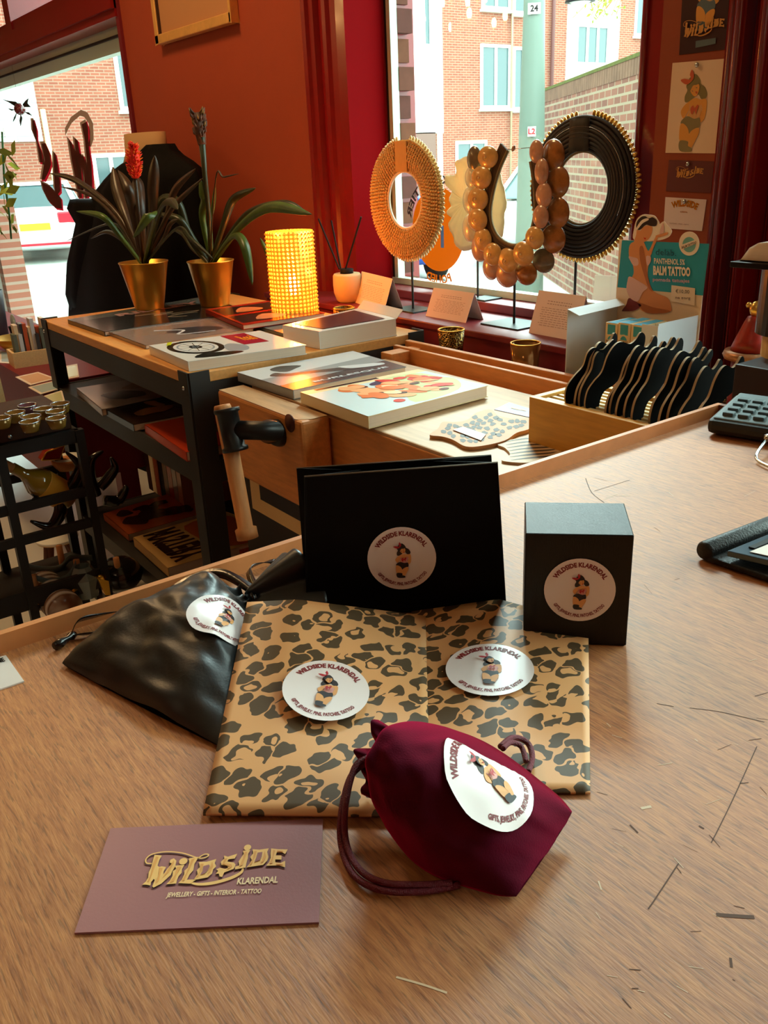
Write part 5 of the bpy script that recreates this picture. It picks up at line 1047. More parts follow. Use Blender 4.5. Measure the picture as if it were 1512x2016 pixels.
# shelf two
z2 = .704
book('shelf_book', 'glossy grey book at the left of the trolley middle shelf', [(150, 764), (200, 806), (420, 762), (330, 735)], .018, ink('greygloss', 150, 140, 140, r=.15), simple_cover([ink('warmgrey', 140, 122, 112), ink('charcoal', 62, 62, 66)], 5, 3), 'books on the trolley middle shelf', z=z2 + .02)
book('shelf_book', 'dark book with teal and amber print in the middle of the middle shelf', [(208, 806), (262, 836), (470, 796), (380, 768)], .018, ink('nearblack', 26, 22, 20, r=.15), simple_cover([ink('amber', 130, 84, 40), ink('teal', 30, 96, 96), ink('amber', 130, 84, 40)], 4, 9), 'books on the trolley middle shelf', z=z2 + .02)
book('shelf_book', 'red and orange illustrated book at the front of the middle shelf', [(284, 836), (366, 890), (560, 850), (440, 806)], .022, ink('tomato', 190, 60, 30), simple_cover([ink('amber', 130, 84, 40), ink('creamcover', 236, 214, 168), ink('posterred', 206, 44, 30)], 6, 5), 'books on the trolley middle shelf', z=z2 + .024)
z3 = .295
def paint_mys(b, fn):
    k, cr = ink('umber', 60, 34, 22), ink('sand', 222, 176, 110)
    fill(b, [(.45, .05), (.97, .05), (.97, .95), (.45, .95)], fn, ink('amberart', 196, 96, 40), .0002)
    put_text(b, 'MYSTERY', lambda x, y, w_: fn(.28 - y * 1.0, x, w_), k, .0005, width=.8, height=.18, cx=.5, bold=.05)
    put_text(b, 'HOUSE', lambda x, y, w_: fn(.46 - y * 1.0, x, w_), k, .0005, width=.6, height=.12, cx=.45, bold=.05)
book('shelf_book', 'rust coloured book with feather pattern on the trolley bottom shelf', [(203, 1011), (252, 1052), (425, 1002), (345, 968)], .022, ink('rust', 176, 84, 40), simple_cover([ink('umber', 60, 34, 22)], 12, 2), 'books on the trolley bottom shelf', z=z3 + .024)
bk, t4 = book('shelf_book', 'sand coloured book with large dark title on the trolley bottom shelf', [(262, 1058), (330, 1118), (560, 1050), (440, 1005)], .028, ink('sand', 222, 176, 110), None, 'books on the trolley bottom shelf', z=z3 + .032)
fnm = quadmap(t4[0], t4[1], t4[2], t4[3], V(0, 0, 1)); b = MB(); put_text(b, 'MYSTERY', lambda x, y, w_: fnm(x + .0, .30 - y * 1.0 + .02, w_) if False else fnm(.04 + x, .06 + (.34 - y), w_), ink('umber', 60, 34, 22), .0005, width=.9, height=.30, cx=.45, bold=.05)
fill(b, crom2([(.1, .5), (.5, .45), (.9, .5), (.95, .9), (.5, .95), (.1, .9)], 3), fnm, ink('amberart', 196, 96, 40), .0004); b.build('cover_print', bk, weld=False)
book('shelf_book', 'red illustrated book at the far right of the trolley bottom shelf', [(400, 1040), (480, 1088), (640, 1040), (540, 1005)], .02, ink('tomato', 190, 60, 30), simple_cover([ink('posterred', 206, 44, 30), ink('umber', 60, 34, 22)], 5, 6), 'books on the trolley bottom shelf', z=z3 + .022)
random.seed(14)
ub = [('umber', 'dark brown'), ('creamcover', 'cream'), ('rust', 'rust red'), ('nearblack', 'black'), ('amber', 'amber'), ('deepred', 'deep red'), ('warmgrey', 'grey'), ('sepia', 'sepia')]
x00 = P(282, 965, 'z', z3).x; y00 = P(300, 965, 'z', z3).y
for k, (c_, lb) in enumerate(ub):
    x0 = x00 + k * .036; t = thing('shelf_book', 'upright %s book among those at the back of the trolley bottom shelf' % lb, 'book', (x0 + .015, y00 + .09, z3), 'upright books on the trolley bottom shelf'); h_ = .22 + .03 * ((k * 7) % 3); c_ = M['ink_' + c_]; y0 = y00
    MB().box((x0 + .002, y0 + .003, z3), (x0 + .030, y0 + .17, z3 + h_ - .003), M['pages']).build('pages', t); b = MB(); b.box((x0, y0, z3), (x0 + .002, y0 + .172, z3 + h_), c_); b.box((x0 + .030, y0, z3), (x0 + .032, y0 + .172, z3 + h_), c_); b.box((x0, y0 - .002, z3), (x0 + .032, y0 + .001, z3 + h_), c_); b.build('cover', t)
# ------------------------------------------------------------------ votive glasses
def crackle():
    t = NT('crackled_gold_glass'); b = t.b; tc = t.add('ShaderNodeTexCoord'); vo = t.add('ShaderNodeTexVoronoi', _feature='DISTANCE_TO_EDGE'); vo.inputs['Scale'].default_value = 210.0; t.link(tc.outputs['Object'], vo.inputs['Vector'])
    mr = t.add('ShaderNodeMapRange'); mr.inputs['From Min'].default_value = .03; mr.inputs['From Max'].default_value = .16; t.link(vo.outputs['Distance'], mr.inputs['Value'])
    mx = t.add('ShaderNodeMix', _data_type='RGBA'); t.link(mr.outputs[0], mx.inputs[0]); mx.inputs[6].default_value = (*rgb(180, 140, 70), 1); mx.inputs[7].default_value = (*rgb(56, 42, 22), 1); t.link(mx.outputs[2], b.inputs['Base Color'])
    b.inputs['Metallic'].default_value = .85; b.inputs['Roughness'].default_value = .25; bp = t.add('ShaderNodeBump', Strength=.6, Distance=.001); t.link(mr.outputs[0], bp.inputs['Height']); t.link(bp.outputs[0], b.inputs['Normal']); return t.m
M['crackle'] = crackle(); M['wax'] = mat('tealight_wax', rgb(226, 216, 196), .5); M['bronzeglass'] = mat('bronze_glass', rgb(150, 104, 56), .1, metal=.6)
def votive(px, py, r, h, m, label, z=.84):
    c = P(px, py, 'z', z); c = V(c.x, min(c.y, 1.375), z); t = thing('candle_holder', label, 'candle holder', c, 'glass candle holders along the ledge')
    MB().lathe([(0, .0), (r * .82, 0), (r * .86, .003), (r, h), (r - .0025, h), (r * .83, .006), (0, .006)], c, m, 40).build('glass_cup', t)
    MB().lathe([(r - .003, h - .001), (r + .0006, h - .001), (r + .0006, h + .0012), (r - .003, h + .0012)], c, M['gold'], 40, closed=True).build('gilt_rim', t)
    b = MB(); b.lathe([(0, .006), (.019, .006), (.019, .020), (0, .020)], c, M['wax'], 24, smooth=False); b.tube([c + V(0, 0, .02), c + V(0, 0, .026)], .0008, M['blackm']); b.build('tealight', t); return t
votive(790, 668, .030, .065, M['crackle'], 'crackled gold candle glass right behind the thick white book')
votive(903, 700, .032, .067, M['crackle'], 'crackled gold candle glass alone in the middle of the ledge')
votive(1048, 732, .033, .068, M['bronzeglass'], 'smooth bronze candle glass with a tealight showing, left of the display carton')
v = P(1402, 745, 'z', .90); c = V(v.x, v.y, .84); t = thing('candle_bowl', 'wide gold-lined dark bowl behind the black wavy cards', 'bowl', c)
MB().lathe([(0, 0), (.03, 0), (.052, .04), (.054, .06), (.052, .06), (.048, .04), (.026, .006), (0, .006)], c, M['crackle'], 40).build('bowl', t); MB().lathe([(.0, .038), (.047, .040)], c, M['gold'], 30).build('gold_lining', t)
c = P(675, 592, 'z', .90); c = V(c.x + .02, 1.44, .90)
# small gold tin beside the diffuser
t0 = P(677, 606, 'z', .925); c0 = V(t0.x, t0.y, .90); t = thing('candle_tin', 'low gold crackled tin below the reed diffuser', 'tin', c0); MB().lathe([(0, 0), (.027, 0), (.029, .004), (.029, .024), (.0265, .025), (.025, .020), (0, .020)], c0, M['crackle'], 36).build('tin', t); MB().lathe([(.0265, .0245), (.030, .0245), (.030, .0265), (.0265, .0265)], c0, M['gold'], 36, closed=True).build('gilt_rim', t)
# ------------------------------------------------------------------ folded tent cards
M['tent'] = mat('folded_card', rgb(228, 208, 200), .7); M['tentink'] = mat('tent_ink', rgb(160, 128, 122), .7)
def solve3(a, b_, c, r_):
    m_ = Matrix((a, b_, c)).transposed(); return m_.inverted() @ r_
def tent(label, fbl, fbr, ftl, ftr, z, lines=9, head=True):
    A = P(*fbl, 'z', z); B = P(*fbr, 'z', z); e = (B - A).normalized(); n = V(-e.y, e.x, 0)
    if n.y < 0: n = -n
    r1 = ray(*ftl); s_ = solve3(-r1, n, V(0, 0, 1), EYE - A); r2 = ray(*ftr); s2_ = solve3(-r2, n, V(0, 0, 1), EYE - B)
    d1 = min(max((s_[1] + s2_[1]) / 2, .008), .030); h = max((s_[2] + s2_[2]) / 2, .03)
    TA = A + n * d1 + V(0, 0, h); TB = B + n * d1 + V(0, 0, h); A2 = A + n * d1 * 2; B2 = B + n * d1 * 2
    t = thing('tent_card', label, 'card', (A + B2) / 2, 'folded info cards on the window sill')
    MB().quad(A, B, TB, TA, M['tent']).build('front_leaf', t, solid=.0006); MB().quad(TA, TB, B2, A2, M['tent']).build('back_leaf', t, solid=.0006)
    fn = quadmap(A, B, TB, TA); nn = e.cross(TA - A).normalized(); sgn = 1 if nn.dot(EYE - A) > 0 else -1
    f = lambda x, y, w_: fn(x, y, 0) + nn * sgn * (w_ + .0006); b = MB(); random.seed(int(A.x * 1000))
    def bar(x0, x1, y, hh): b.raw([f(x0, y, 0), f(x1, y, 0), f(x1, y + hh, 0), f(x0, y + hh, 0)], [(0, 1, 2, 3)], M['tentink'])
    if head:
        for row in range(2):
            x = .25
            while x < .75: l = random.uniform(.02, .05); bar(x, x + l, .78 - row * .06, .016); x += l + .02
    for k in range(lines):
        x = .14 + random.uniform(0, .05); yy = .62 - k * .05
        while x < .82: l = random.uniform(.03, .09); bar(x, min(x + l, .86), yy, .011); x += l + .02
    b.build('print', t, kind='stuff', weld=False)
tent('folded white info card between diffuser and leftmost necklace stand', (697, 595), (756, 614), (724, 535), (783, 546), .90)
tent('folded white info card in the middle, right of the leftmost stand', (838, 622), (917, 636), (857, 566), (940, 576), .90)
tent('largest folded white info card, right of the shell collar stand', (1041, 655), (1132, 672), (1067, 569), (1171, 582), .90)
tent('plain folded white card right behind the display carton', (1166, 600), (1232, 604), (1175, 543), (1222, 547), .924, 0, False)
# ------------------------------------------------------------------ necklaces on stands
M['cowrie'] = mat('cowrie_bead', rgb(222, 178, 110), .4, var=.15, vscale=90); M['cowriel'] = mat('cowrie_pale', rgb(238, 214, 160), .3, var=.1, vscale=90); M['wrap'] = mat('raffia_wrap', rgb(206, 158, 92), .7, var=.12, vscale=60, stretch=(20, 1, 1)); M['whitecord'] = mat('white_binding', rgb(230, 218, 200), .6)
M['blackcord'] = mat('black_cord_rows', rgb(34, 26, 22), .6); M['goldbead'] = mat('gilded_bead', rgb(220, 176, 90), .22, metal=.7); M['jute'] = mat('jute_cord', rgb(128, 106, 70), .8, bump=.5, bscale=600)
def stand(t, x, y, zb, ztop, plate, ang=0.0):
    h = plate / 2; r = Matrix.Rotation(ang, 3, 'Z'); q = [V(x, y, zb + .004) + r @ V(a * h, c * h * .8, 0) for a, c in ((-1, -1), (1, -1), (1, 1), (-1, 1))]
    MB().slab(q, .004, M['stp']).build('base_plate', t); MB().cyl((x, y, zb + .004), (x, y, ztop), .0032, M['black'], 12).build('rod', t)
M['stp'] = mat('stand_plate', rgb(52, 66, 68), .35, metal=.5)
# 1 woven cowrie ring
y = 1.505; ct1 = P(799, 394, 'y', y); R1 = .152; r1 = .072
rod = P(814, 611, 'z', .90)
n1 = thing('shell_necklace', 'round tan woven cowrie ring necklace on a stand, leftmost in the window', 'necklace', (ct1.x, y, .90), 'round necklaces on stands in the window')
stand(n1, ct1.x, y + .014, .90, ct1.z - .10, .10)
def ringpt(R, a, dy, c, y_): return V(c.x + R * math.sin(a), y_ + dy, c.z + R * math.cos(a))
gap = .30
b = MB(); rows = 10; random.seed(9)
b.grid(lambda u, v: ringpt(r1 + .003 + (R1 - .008 - r1) * u, 2 * math.pi * v, -.004 - .006 * math.sin(math.pi * u), ct1, y), 6, 72, M['cowrie'], cv=True)
b.grid(lambda u, v: ringpt(r1 + .003 + (R1 - .008 - r1) * u, 2 * math.pi * v, .008, ct1, y), 4, 72, M['cowrie'], cv=True)
for i in range(rows):
    R = r1 + .007 + (R1 - r1 - .012) * i / (rows - 1); n_ = int(2 * math.pi * R / .0085)
    for k in range(n_):
        a = 2 * math.pi * (k + .5 * (i % 2)) / n_
        if abs((a + math.pi) % (2 * math.pi) - math.pi) < gap * .8 * r1 / R * 1.6: continue
        b.ball(ringpt(R, a, -.007 - .006 * math.sin(math.pi * i / (rows - 1)), ct1, y), .0050, M['cowrie'], 7, (.72, .8, .95), Matrix.Rotation(a, 3, 'Y'))
b.build('woven_ring', n1, weld=False)
b = MB(); b.tube([ringpt(r1, 2 * math.pi * k / 64, -.002, ct1, y) for k in range(64)], .0042, M['whitecord'], 8, closed=True); b.build('inner_binding', n1)
b = MB(); b.box((ct1.x - .024, y - .013, ct1.z + r1 - .002), (ct1.x + .024, y + .011, ct1.z + R1 - .008), M['wrap']); b.build('raffia_wrap', n1)
def shells(parent, R, n_, c, y_, size, m, g, name='shell', pale=None, dy=0.0, lean=.5):
    pr = None
    for k in range(n_):
        a = g + (2 * math.pi - 2 * g) * k / (n_ - 1)
        if pr is None:
            b = MB(); b.ball((0, 0, 0), size, m, 10, (.62, .6, 1.15)); pr = b; me_o = b.build(name, parent); me = me_o.data; me_o.location = ringpt(R, a, dy, c, y_) - org(parent); me_o.rotation_euler = (0, a, 0)
            # centre the shared shell mesh
            off = Vector(org(parent))
            for v_ in me.vertices: v_.co += off
            proto = me_o
        else:
            o = proto.copy(); COL.objects.link(o); o.parent = parent; o.location = ringpt(R, a, dy + random.uniform(-.001, .001), c, y_) - org(parent); o.rotation_euler = (random.uniform(-.2, .2), a + random.uniform(-.12, .12), 0)
shells(n1, R1 - .001, 84, ct1, y, .0068, M['cowriel'], .19, 'cowrie_shell')
# 3 black corded ring
y3 = 1.585; c3 = P(1146, 371, 'y', y3); R3 = .150; r3 = .077
n3 = thing('shell_necklace', 'round black corded necklace edged with gilded shells, rightmost in the window', 'necklace', (c3.x, y3, .90), 'round necklaces on stands in the window')
stand(n3, c3.x - .02, y3 + .012, .90, c3.z - .10, .11)
b = MB(); rw = 9
for i in range(rw):
    R = r3 + .005 + (R3 - .010 - r3) * i / (rw - 1); b.tube([ringpt(R, 2 * math.pi * k / 72, -.004 - .010 * math.sin(math.pi * (i + .5) / rw), c3, y3) for k in range(72)], .0046, M['blackcord'], 6, closed=True)
b.build('corded_ring', n3, weld=False)
b = MB(); b.grid(lambda u, v: V(c3.x - .028 + .056 * u, y3 - .017, c3.z + r3 * .99 + (R3 - .006 - r3) * v), 3, 4, mat('dark_wrap', rgb(48, 38, 28), .7, var=.2, vscale=50, stretch=(20, 1, 1))); b.build('cord_wrap', n3, solid=.001)
b = MB(); b.tube([ringpt(r3 + .05, -.9 + 2.9 * k / 40, -.0165, c3, y3) for k in range(41)], .0011, M['chrome'], 6); b.build('wire', n3)
b = MB(); b.tube([ringpt(r3 - .001, 2 * math.pi * k / 64, -.001, c3, y3) for k in range(64)], .003, M['jute'], 6, closed=True); b.build('inner_binding', n3)
shells(n3, R3 + .002, 88, c3, y3, .0072, M['goldbead'], .17, 'gilded_shell'); 
# 2 shell collar (U)
y2 = 1.53
n2 = thing('shell_necklace', 'U-shaped collar of overlapping polished shells on a stand, centre of the window', 'necklace', (P(1005, 640, 'z', .90).x, y2, .90)); rx = P(1005, 640, 'y', y2).x; stand(n2, rx, y2 + .012, .90, 1.02, .13, 0)
U = [(1000, 296), (985, 330), (973, 370), (966, 410), (968, 440), (980, 465), (1000, 480), (1020, 482), (1038, 470), (1050, 440), (1054, 400), (1050, 350), (1045, 318)]
ctr = crom([P(x, y, 'y', y2) for x, y in U], 8); cx_ = sum((p for p in ctr), Vector()) / len(ctr)
b = MB(); 
for k in range(6):
    pa = []
    for i, p in enumerate(ctr):
        t = (ctr[min(i + 1, len(ctr) - 1)] - ctr[max(i - 1, 0)]).normalized(); nn = V(t.z, 0, -t.x)
        if nn.dot(p - cx_) < 0: nn = -nn
        pa.append(p + nn * (.0050 * k))
    b.tube(pa, .0042 if k else .0046, M['jute'] if k == 0 else M.setdefault('barkc', M.get('barkc') or mat('bark_cord', rgb(84, 56, 30), .8)), 6)
b.build('corded_collar', n2, weld=False)
M['sh1'] = mat('shell_honey', rgb(214, 164, 92), .22, var=.2, vscale=40, coat=.4); M['sh2'] = mat('shell_umber', rgb(150, 92, 40), .2, var=.4, vscale=35, coat=.5); M['sh3'] = mat('shell_rose', rgb(196, 142, 110), .25, var=.2, vscale=40, coat=.4); M['sh4'] = mat('shell_grey', rgb(104, 86, 62), .25, var=.3, vscale=30, coat=.4); M['sh5'] = mat('shell_pearl', rgb(216, 204, 170), .2, var=.2, vscale=30, coat=.4)
Zc = lambda x, y: (880 + x / 5.815, 250 + y / 5.815)
def shell(px, py, hw, hh, m, dy, spiral=True, tilt=0.0, lab=None):
    c = P(*Zc(px, py), 'y', y2 + dy); a = P(*Zc(px - hw, py), 'y', y2 + dy); d = P(*Zc(px, py - hh), 'y', y2 + dy); rx_ = abs(a.x - c.x) * 1.10; rz_ = abs(d.z - c.z) * 1.12; b = MB()
    b.lathe([(0, .0075), (.35, .0068), (.7, .0045), (.93, .0015), (1.0, -.001), (.93, -.0035), (0, -.0055)], (0, 0, 0), m, 24, axis=(0, -1, 0))
    rr = Matrix.Rotation(tilt, 3, 'Y'); b.v = [rr @ V(v.x * rx_, v.y, v.z * rz_) for v in b.v]
    if spiral:
        s_ = [V(rx_ * (.08 + .5 * t) * math.cos(9 * t), -.0085 + .0045 * t ** 1.5, rz_ * (.08 + .5 * t) * math.sin(9 * t)) for t in [k / 18 for k in range(19)]]; b.tube(s_, .0005, M['sh3'], 5); b.ball((0, -.008, 0), .0022, M['cowriel'], 8)
    b.v = [v + c for v in b.v]; return b.build('polished_shell', n2, label=lab)
for a in ((310, 370, 75, 140, M['sh4'], .008, 0), (290, 580, 80, 125, M['sh5'], .008, 0), (270, 840, 85, 150, M['sh5'], .008, 0), (260, 1160, 80, 145, M['sh5'], .008, 0), (370, 1390, 85, 140, M['sh3'], .007, 0), (500, 1610, 85, 130, M['sh3'], .007, 0), (680, 1690, 115, 135, M['sh3'], .007, 0), (900, 1670, 115, 130, M['sh2'], .007, 0), (1100, 1530, 115, 130, M['sh4'], .007, 0), (1215, 1280, 125, 155, M['sh2'], .006, 0), (1265, 980, 120, 165, M['sh2'], .006, 0), (1265, 630, 120, 170, M['sh2'], .006, 0), (1210, 330, 120, 175, M['sh2'], .006, 0)): shell(*a[:6], spiral=False)
for i, a in enumerate(((465, 345, 105, 118), (390, 580, 105, 122), (350, 825, 105, 125), (345, 1065, 100, 125), (405, 1290, 92, 125), (520, 1460, 98, 122), (690, 1530, 108, 130), (870, 1455, 108, 130), (1000, 1270, 98, 122))): shell(*a, M['sh1'], -.008 - .002 * (i % 2), True)
for i, a in enumerate(((1020, 280, 72, 125), (1080, 510, 72, 140), (1105, 780, 82, 135), (1070, 1025, 82, 125))): shell(*a, M['sh3'], -.008 - .002 * (i % 2), False)
b = MB(); b.tube([P(*Zc(690, 262), 'y', y2), P(*Zc(950, 236), 'y', y2)], .0009, M['chrome'], 6); b.build('neck_wire', n2); b = MB(); q = P(*Zc(762, 245), 'y', y2); b.ball(q, .008, M['sh3'], 10, (.6, .5, 1), Matrix.Rotation(.6, 3, 'Y')); b.build('wire_bead', n2)
# 4 pale shell fan behind
y4 = 1.665; 
n4 = thing('shell_fan', 'large pale ruffled shell disc on a stand behind the shell collar', 'shell ornament', P(943, 580, 'y', y4)); n4.location.z = .924; n4['_org'] = list(n4.location)
Zf = lambda x, y: (700 + x / 5.04, 250 + y / 5.04)
lt = [(1120, 290), (1060, 310), (990, 350), (1000, 470), (900, 475), (890, 560), (960, 640), (930, 700), (945, 790), (900, 850), (950, 900), (920, 980), (960, 1060), (1000, 1180), (1080, 1230), (1200, 1200)]
rt = [(1400, 1150), (1470, 1040), (1475, 900), (1500, 750), (1470, 600), (1440, 480), (1420, 420), (1300, 330)]
outl = [P(*Zf(x, y), 'y', y4) for x, y in lt] + [P(*Zf(x, y), 'y', y4) for x, y in rt]; oc = sum(outl, Vector()) / len(outl); outl = crom(outl, 3, True)
M['fan'] = mat('pale_fan_shell', rgb(214, 198, 166), .6, var=.06, vscale=20)
b = MB(); N = len(outl); b.grid(lambda u, v: oc + (outl[int(round(v * N)) % N] - oc) * u + V(0, .0018 * u * math.sin(v * 2 * math.pi * 22) - .012 * (1 - u * u), 0), 8, N, M['fan'], cv=True); b.build('ruffled_disc', n4, solid=.002)
MB().cyl((P(938, 560, 'y', y4).x, y4 + .005, .928), (P(938, 560, 'y', y4).x, y4 + .005, oc.z - .02), .003, M['black'], 10).build('rod', n4)
q = P(965, 584, 'z', .928); MB().box((q.x - .03, 1.635, .924), (q.x + .035, 1.70, .928), M['stp']).build('base_plate', n4)
# ------------------------------------------------------------------ reed diffuser
q = P(675, 596, 'z', .90); c = V(q.x, q.y + .02, .90); s_ = .95
t = thing('reed_diffuser', 'matt cream reed diffuser with black reeds in the window corner', 'diffuser', c)
M['cream_glaze'] = mat('cream_glaze', rgb(206, 178, 132), .55)
zt_ = P(675, 537, 'y', c.y).z - .90; hw = abs(P(648, 560, 'y', c.y).x - P(704, 560, 'y', c.y).x) / 2 * .62 / .78
R_ = (56 / 2) * (c - EYE).dot(FW) / FPX
MB().lathe([(0, 0), (R_ * .62, 0), (R_ * .8, .006), (R_ * .97, zt_ * .35), (R_ * 1.0, zt_ * .6), (R_ * .98, zt_ - .006), (R_ * .90, zt_), (0, zt_)], c, M['cream_glaze'], 40).build('bottle', t)
MB().lathe([(0, zt_), (R_ * .46, zt_), (R_ * .46, zt_ + .013), (R_ * .40, zt_ + .014), (0, zt_ + .012)], c, M['blackm'], 24).build('neck', t)
for k, (x, y, xx, yy) in enumerate(((627, 431, 668, 530), (652, 434, 671, 530), (711, 427, 680, 530))): MB().cyl(P(xx, yy, 'y', c.y), P(x, y, 'y', c.y - .01 + .01 * k), .0026, M['blackm'], 8).build('reed', t)
b = MB(); fn = lambda x, y, w_: V(c.x + (R_ + w_) * math.sin((x - .6 * R_) / R_), c.y - (R_ + w_) * math.cos((x - .6 * R_) / R_), c.z + zt_ * .62 + y); put_text(b, 'VTS', fn, M['blackm'], .0004, height=.004, cx=-.006); b.build('print', t, weld=False)
# ------------------------------------------------------------------ lamp with perforated gold shade
q = P(582, 622, 'z', .90); c = V(q.x, q.y, .90); dp = (c - EYE).dot(FW); R_ = 45.0 * dp / FPX; zt_ = P(577, 455, 'y', c.y).z
lm_ = thing('table_lamp', 'glowing cylinder table lamp with perforated gold shade on the trolley', 'lamp', c)
def shade_mat():
    t = NT('perforated_gold_shade'); n = t.n; n.remove(t.b); tc = t.add('ShaderNodeTexCoord'); sp = t.add('ShaderNodeSeparateXYZ'); t.link(tc.outputs['Object'], sp.inputs[0])
    at = t.add('ShaderNodeMath', _operation='ARCTAN2'); t.link(sp.outputs[1], at.inputs[0]); t.link(sp.outputs[0], at.inputs[1])
    a = t.add('ShaderNodeMath', _operation='MULTIPLY'); t.link(at.outputs[0], a.inputs[0]); a.inputs[1].default_value = 34 / 6.28318
    z_ = t.add('ShaderNodeMath', _operation='MULTIPLY'); t.link(sp.outputs[2], z_.inputs[0]); z_.inputs[1].default_value = 96.0
    def cell(src, off):
        ad = t.add('ShaderNodeMath', _operation='ADD'); t.link(src.outputs[0], ad.inputs[0]); ad.inputs[1].default_value = off + 100; fr = t.add('ShaderNodeMath', _operation='FRACT'); t.link(ad.outputs[0], fr.inputs[0]); sb = t.add('ShaderNodeMath', _operation='SUBTRACT'); t.link(fr.outputs[0], sb.inputs[0]); sb.inputs[1].default_value = .5; pw = t.add('ShaderNodeMath', _operation='POWER'); t.link(sb.outputs[0], pw.inputs[0]); pw.inputs[1].default_value = 2.0
        m2 = t.add('ShaderNodeMath', _operation='MULTIPLY'); t.link(sb.outputs[0], m2.inputs[0]); t.link(sb.outputs[0], m2.inputs[1]); return m2
    x1, y1 = cell(a, 0), cell(z_, 0); s_ = t.add('ShaderNodeMath', _operation='ADD'); t.link(x1.outputs[0], s_.inputs[0]); t.link(y1.outputs[0], s_.inputs[1]); l1 = t.add('ShaderNodeMath', _operation='LESS_THAN'); t.link(s_.outputs[0], l1.inputs[0]); l1.inputs[1].default_value = .085
    em = t.add('ShaderNodeEmission'); em.inputs[0].default_value = (1.0, .33, .01, 1); em.inputs[1].default_value = .7
    em2 = t.add('ShaderNodeEmission'); em2.inputs[0].default_value = (1.0, .50, .04, 1); em2.inputs[1].default_value = 1.15
    tr = t.add('ShaderNodeBsdfTransparent'); gl = t.add('ShaderNodeBsdfGlossy'); gl.inputs[0].default_value = (.9, .5, .12, 1); gl.inputs['Roughness'].default_value = .3
    ad = t.add('ShaderNodeAddShader'); t.link(em.outputs[0], ad.inputs[0]); t.link(gl.outputs[0], ad.inputs[1])
    ad2 = t.add('ShaderNodeAddShader'); t.link(em2.outputs[0], ad2.inputs[0]); t.link(tr.outputs[0], ad2.inputs[1])
    mx = t.add('ShaderNodeMixShader'); t.link(l1.outputs[0], mx.inputs[0]); t.link(ad.outputs[0], mx.inputs[1]); t.link(ad2.outputs[0], mx.inputs[2]); t.link(mx.outputs[0], t.out.inputs[0]); return t.m
M['shade'] = shade_mat()
b = MB(); b.lathe([(R_, .004), (R_, zt_ - .90)], c, M['shade'], 68); b.build('lamp_shade', lm_)
# raised studs of the shade
b = MB(); nz_ = int((zt_ - .90) * 96)
st = mat('gold_studs', rgb(236, 160, 50), .3, metal=.6, emit=(1, .34, .01), estr=.4)
for i in range(nz_):
    for k in range(34):
        a = 2 * math.pi * (k + .0) / 34; zz = (i + 1.0) / 96.0
        if zz > zt_ - .903: continue
        b.ball(c + V((R_ + .0008) * math.cos(a), (R_ + .0008) * math.sin(a), zz), .0028, st, 6)
b.build('studs', lm_, kind='stuff', weld=False)
MB().lathe([(0, 0), (R_ * .95, 0), (R_ * .95, .006), (.018, .008), (.018, .05), (0, .05)], c, M['gold2'], 32).build('base', lm_)
M['bulb'] = mat('bulb_glow', rgb(255, 230, 160), .3, emit=(1, .72, .25), estr=30)
b = MB(); b.ball(c + V(0, 0, .085), .016, M['bulb'], 14, (1, 1, 1.7)); b.build('bulb', lm_)
lamp('POINT', 'lamp_bulb_light', c + V(0, 0, .13), 7.5, (1.0, .26, .03), .02)
# ------------------------------------------------------------------ bromeliads in gold pots
def leafmat(n, c, c2): return mat(n, c, .38, var=.25, vscale=30, spec=.5)
M['lf1'] = leafmat('leaf_dark', rgb(40, 44, 16), 0); M['lf2'] = leafmat('leaf_green', rgb(62, 84, 24), 0); M['lf3'] = leafmat('leaf_olive_brown', rgb(54, 36, 18), 0); M['dry'] = mat('dried_flower', rgb(84, 54, 38), .8, var=.3, vscale=60); M['soil'] = mat('potting_soil', rgb(60, 40, 26), .95)
M['flame'] = mat('flower_red', rgb(226, 44, 14), .6, var=.2, vscale=80); M['flameo'] = mat('flower_orange_tips', rgb(244, 120, 20), .6)
def pot(px, pyb, pyt, r_px, rb, name, label):
    q = P(px, pyb, 'z', .9125); c = V(q.x, q.y, .9126); dp = (c - EYE).dot(FW); R_ = r_px * dp / FPX; rb_ = rb * dp / FPX; zt = P(px, pyt, 'y', c.y).z; h = zt - c.z
    t = thing(name, label, 'potted plant', c, None)
    MB().lathe([(0, 0), (rb_, 0), (rb_, .003), (R_, h - .003), (R_ + .0015, h - .003), (R_ + .002, h), (R_ - .002, h), (rb_ - .002, .006), (0, .006)], c, M['gold2'], 56).build('pot', t)
    MB().lathe([(0, h - .018), (R_ - .008, h - .018)], c, M['soil'], 30, smooth=False).build('soil', t); return t, c, h, R_
def leaf(t, base, pts, wd, m, y0, dys, fold=.25, name='leaf'):
    q = [base] + [P(x, y, 'y', y0 + d) for (x, y), d in zip(pts, dys)]; pa = crom(q, 7); N = len(pa); vs = []
    vd = RT * 1.0
    for i, p in enumerate(pa):
        tt = i / (N - 1); tg = (pa[min(i + 1, N - 1)] - pa[max(i - 1, 0)]).normalized(); s_ = tg.cross(FW).normalized(); up_ = s_.cross(tg).normalized()
        prof_ = (.42 + .9 * tt) if tt < .55 else (.915) ; taper = 1 if tt < .7 else max(0.02, 1 - ((tt - .7) / .3) ** 1.8); w_ = wd * min(prof_, 1) * taper
        vs += [p + s_ * w_ / 2 + up_ * w_ * fold, p, p - s_ * w_ / 2 + up_ * w_ * fold]
    fs = []
    for i in range(N - 1): fs += [(3 * i, 3 * i + 1, 3 * i + 4, 3 * i + 3), (3 * i + 1, 3 * i + 2, 3 * i + 5, 3 * i + 4)]
    MB().raw(vs, fs, m, True).build(name, t, solid=.0008)
t1, c1, h1, Rp = pot(295, 607, 517, 46, 28, 'potted_bromeliad', 'bromeliad with a red flower head in a gold pot, left of the two plants')
bs1 = c1 + V(0, 0, h1 - .01)
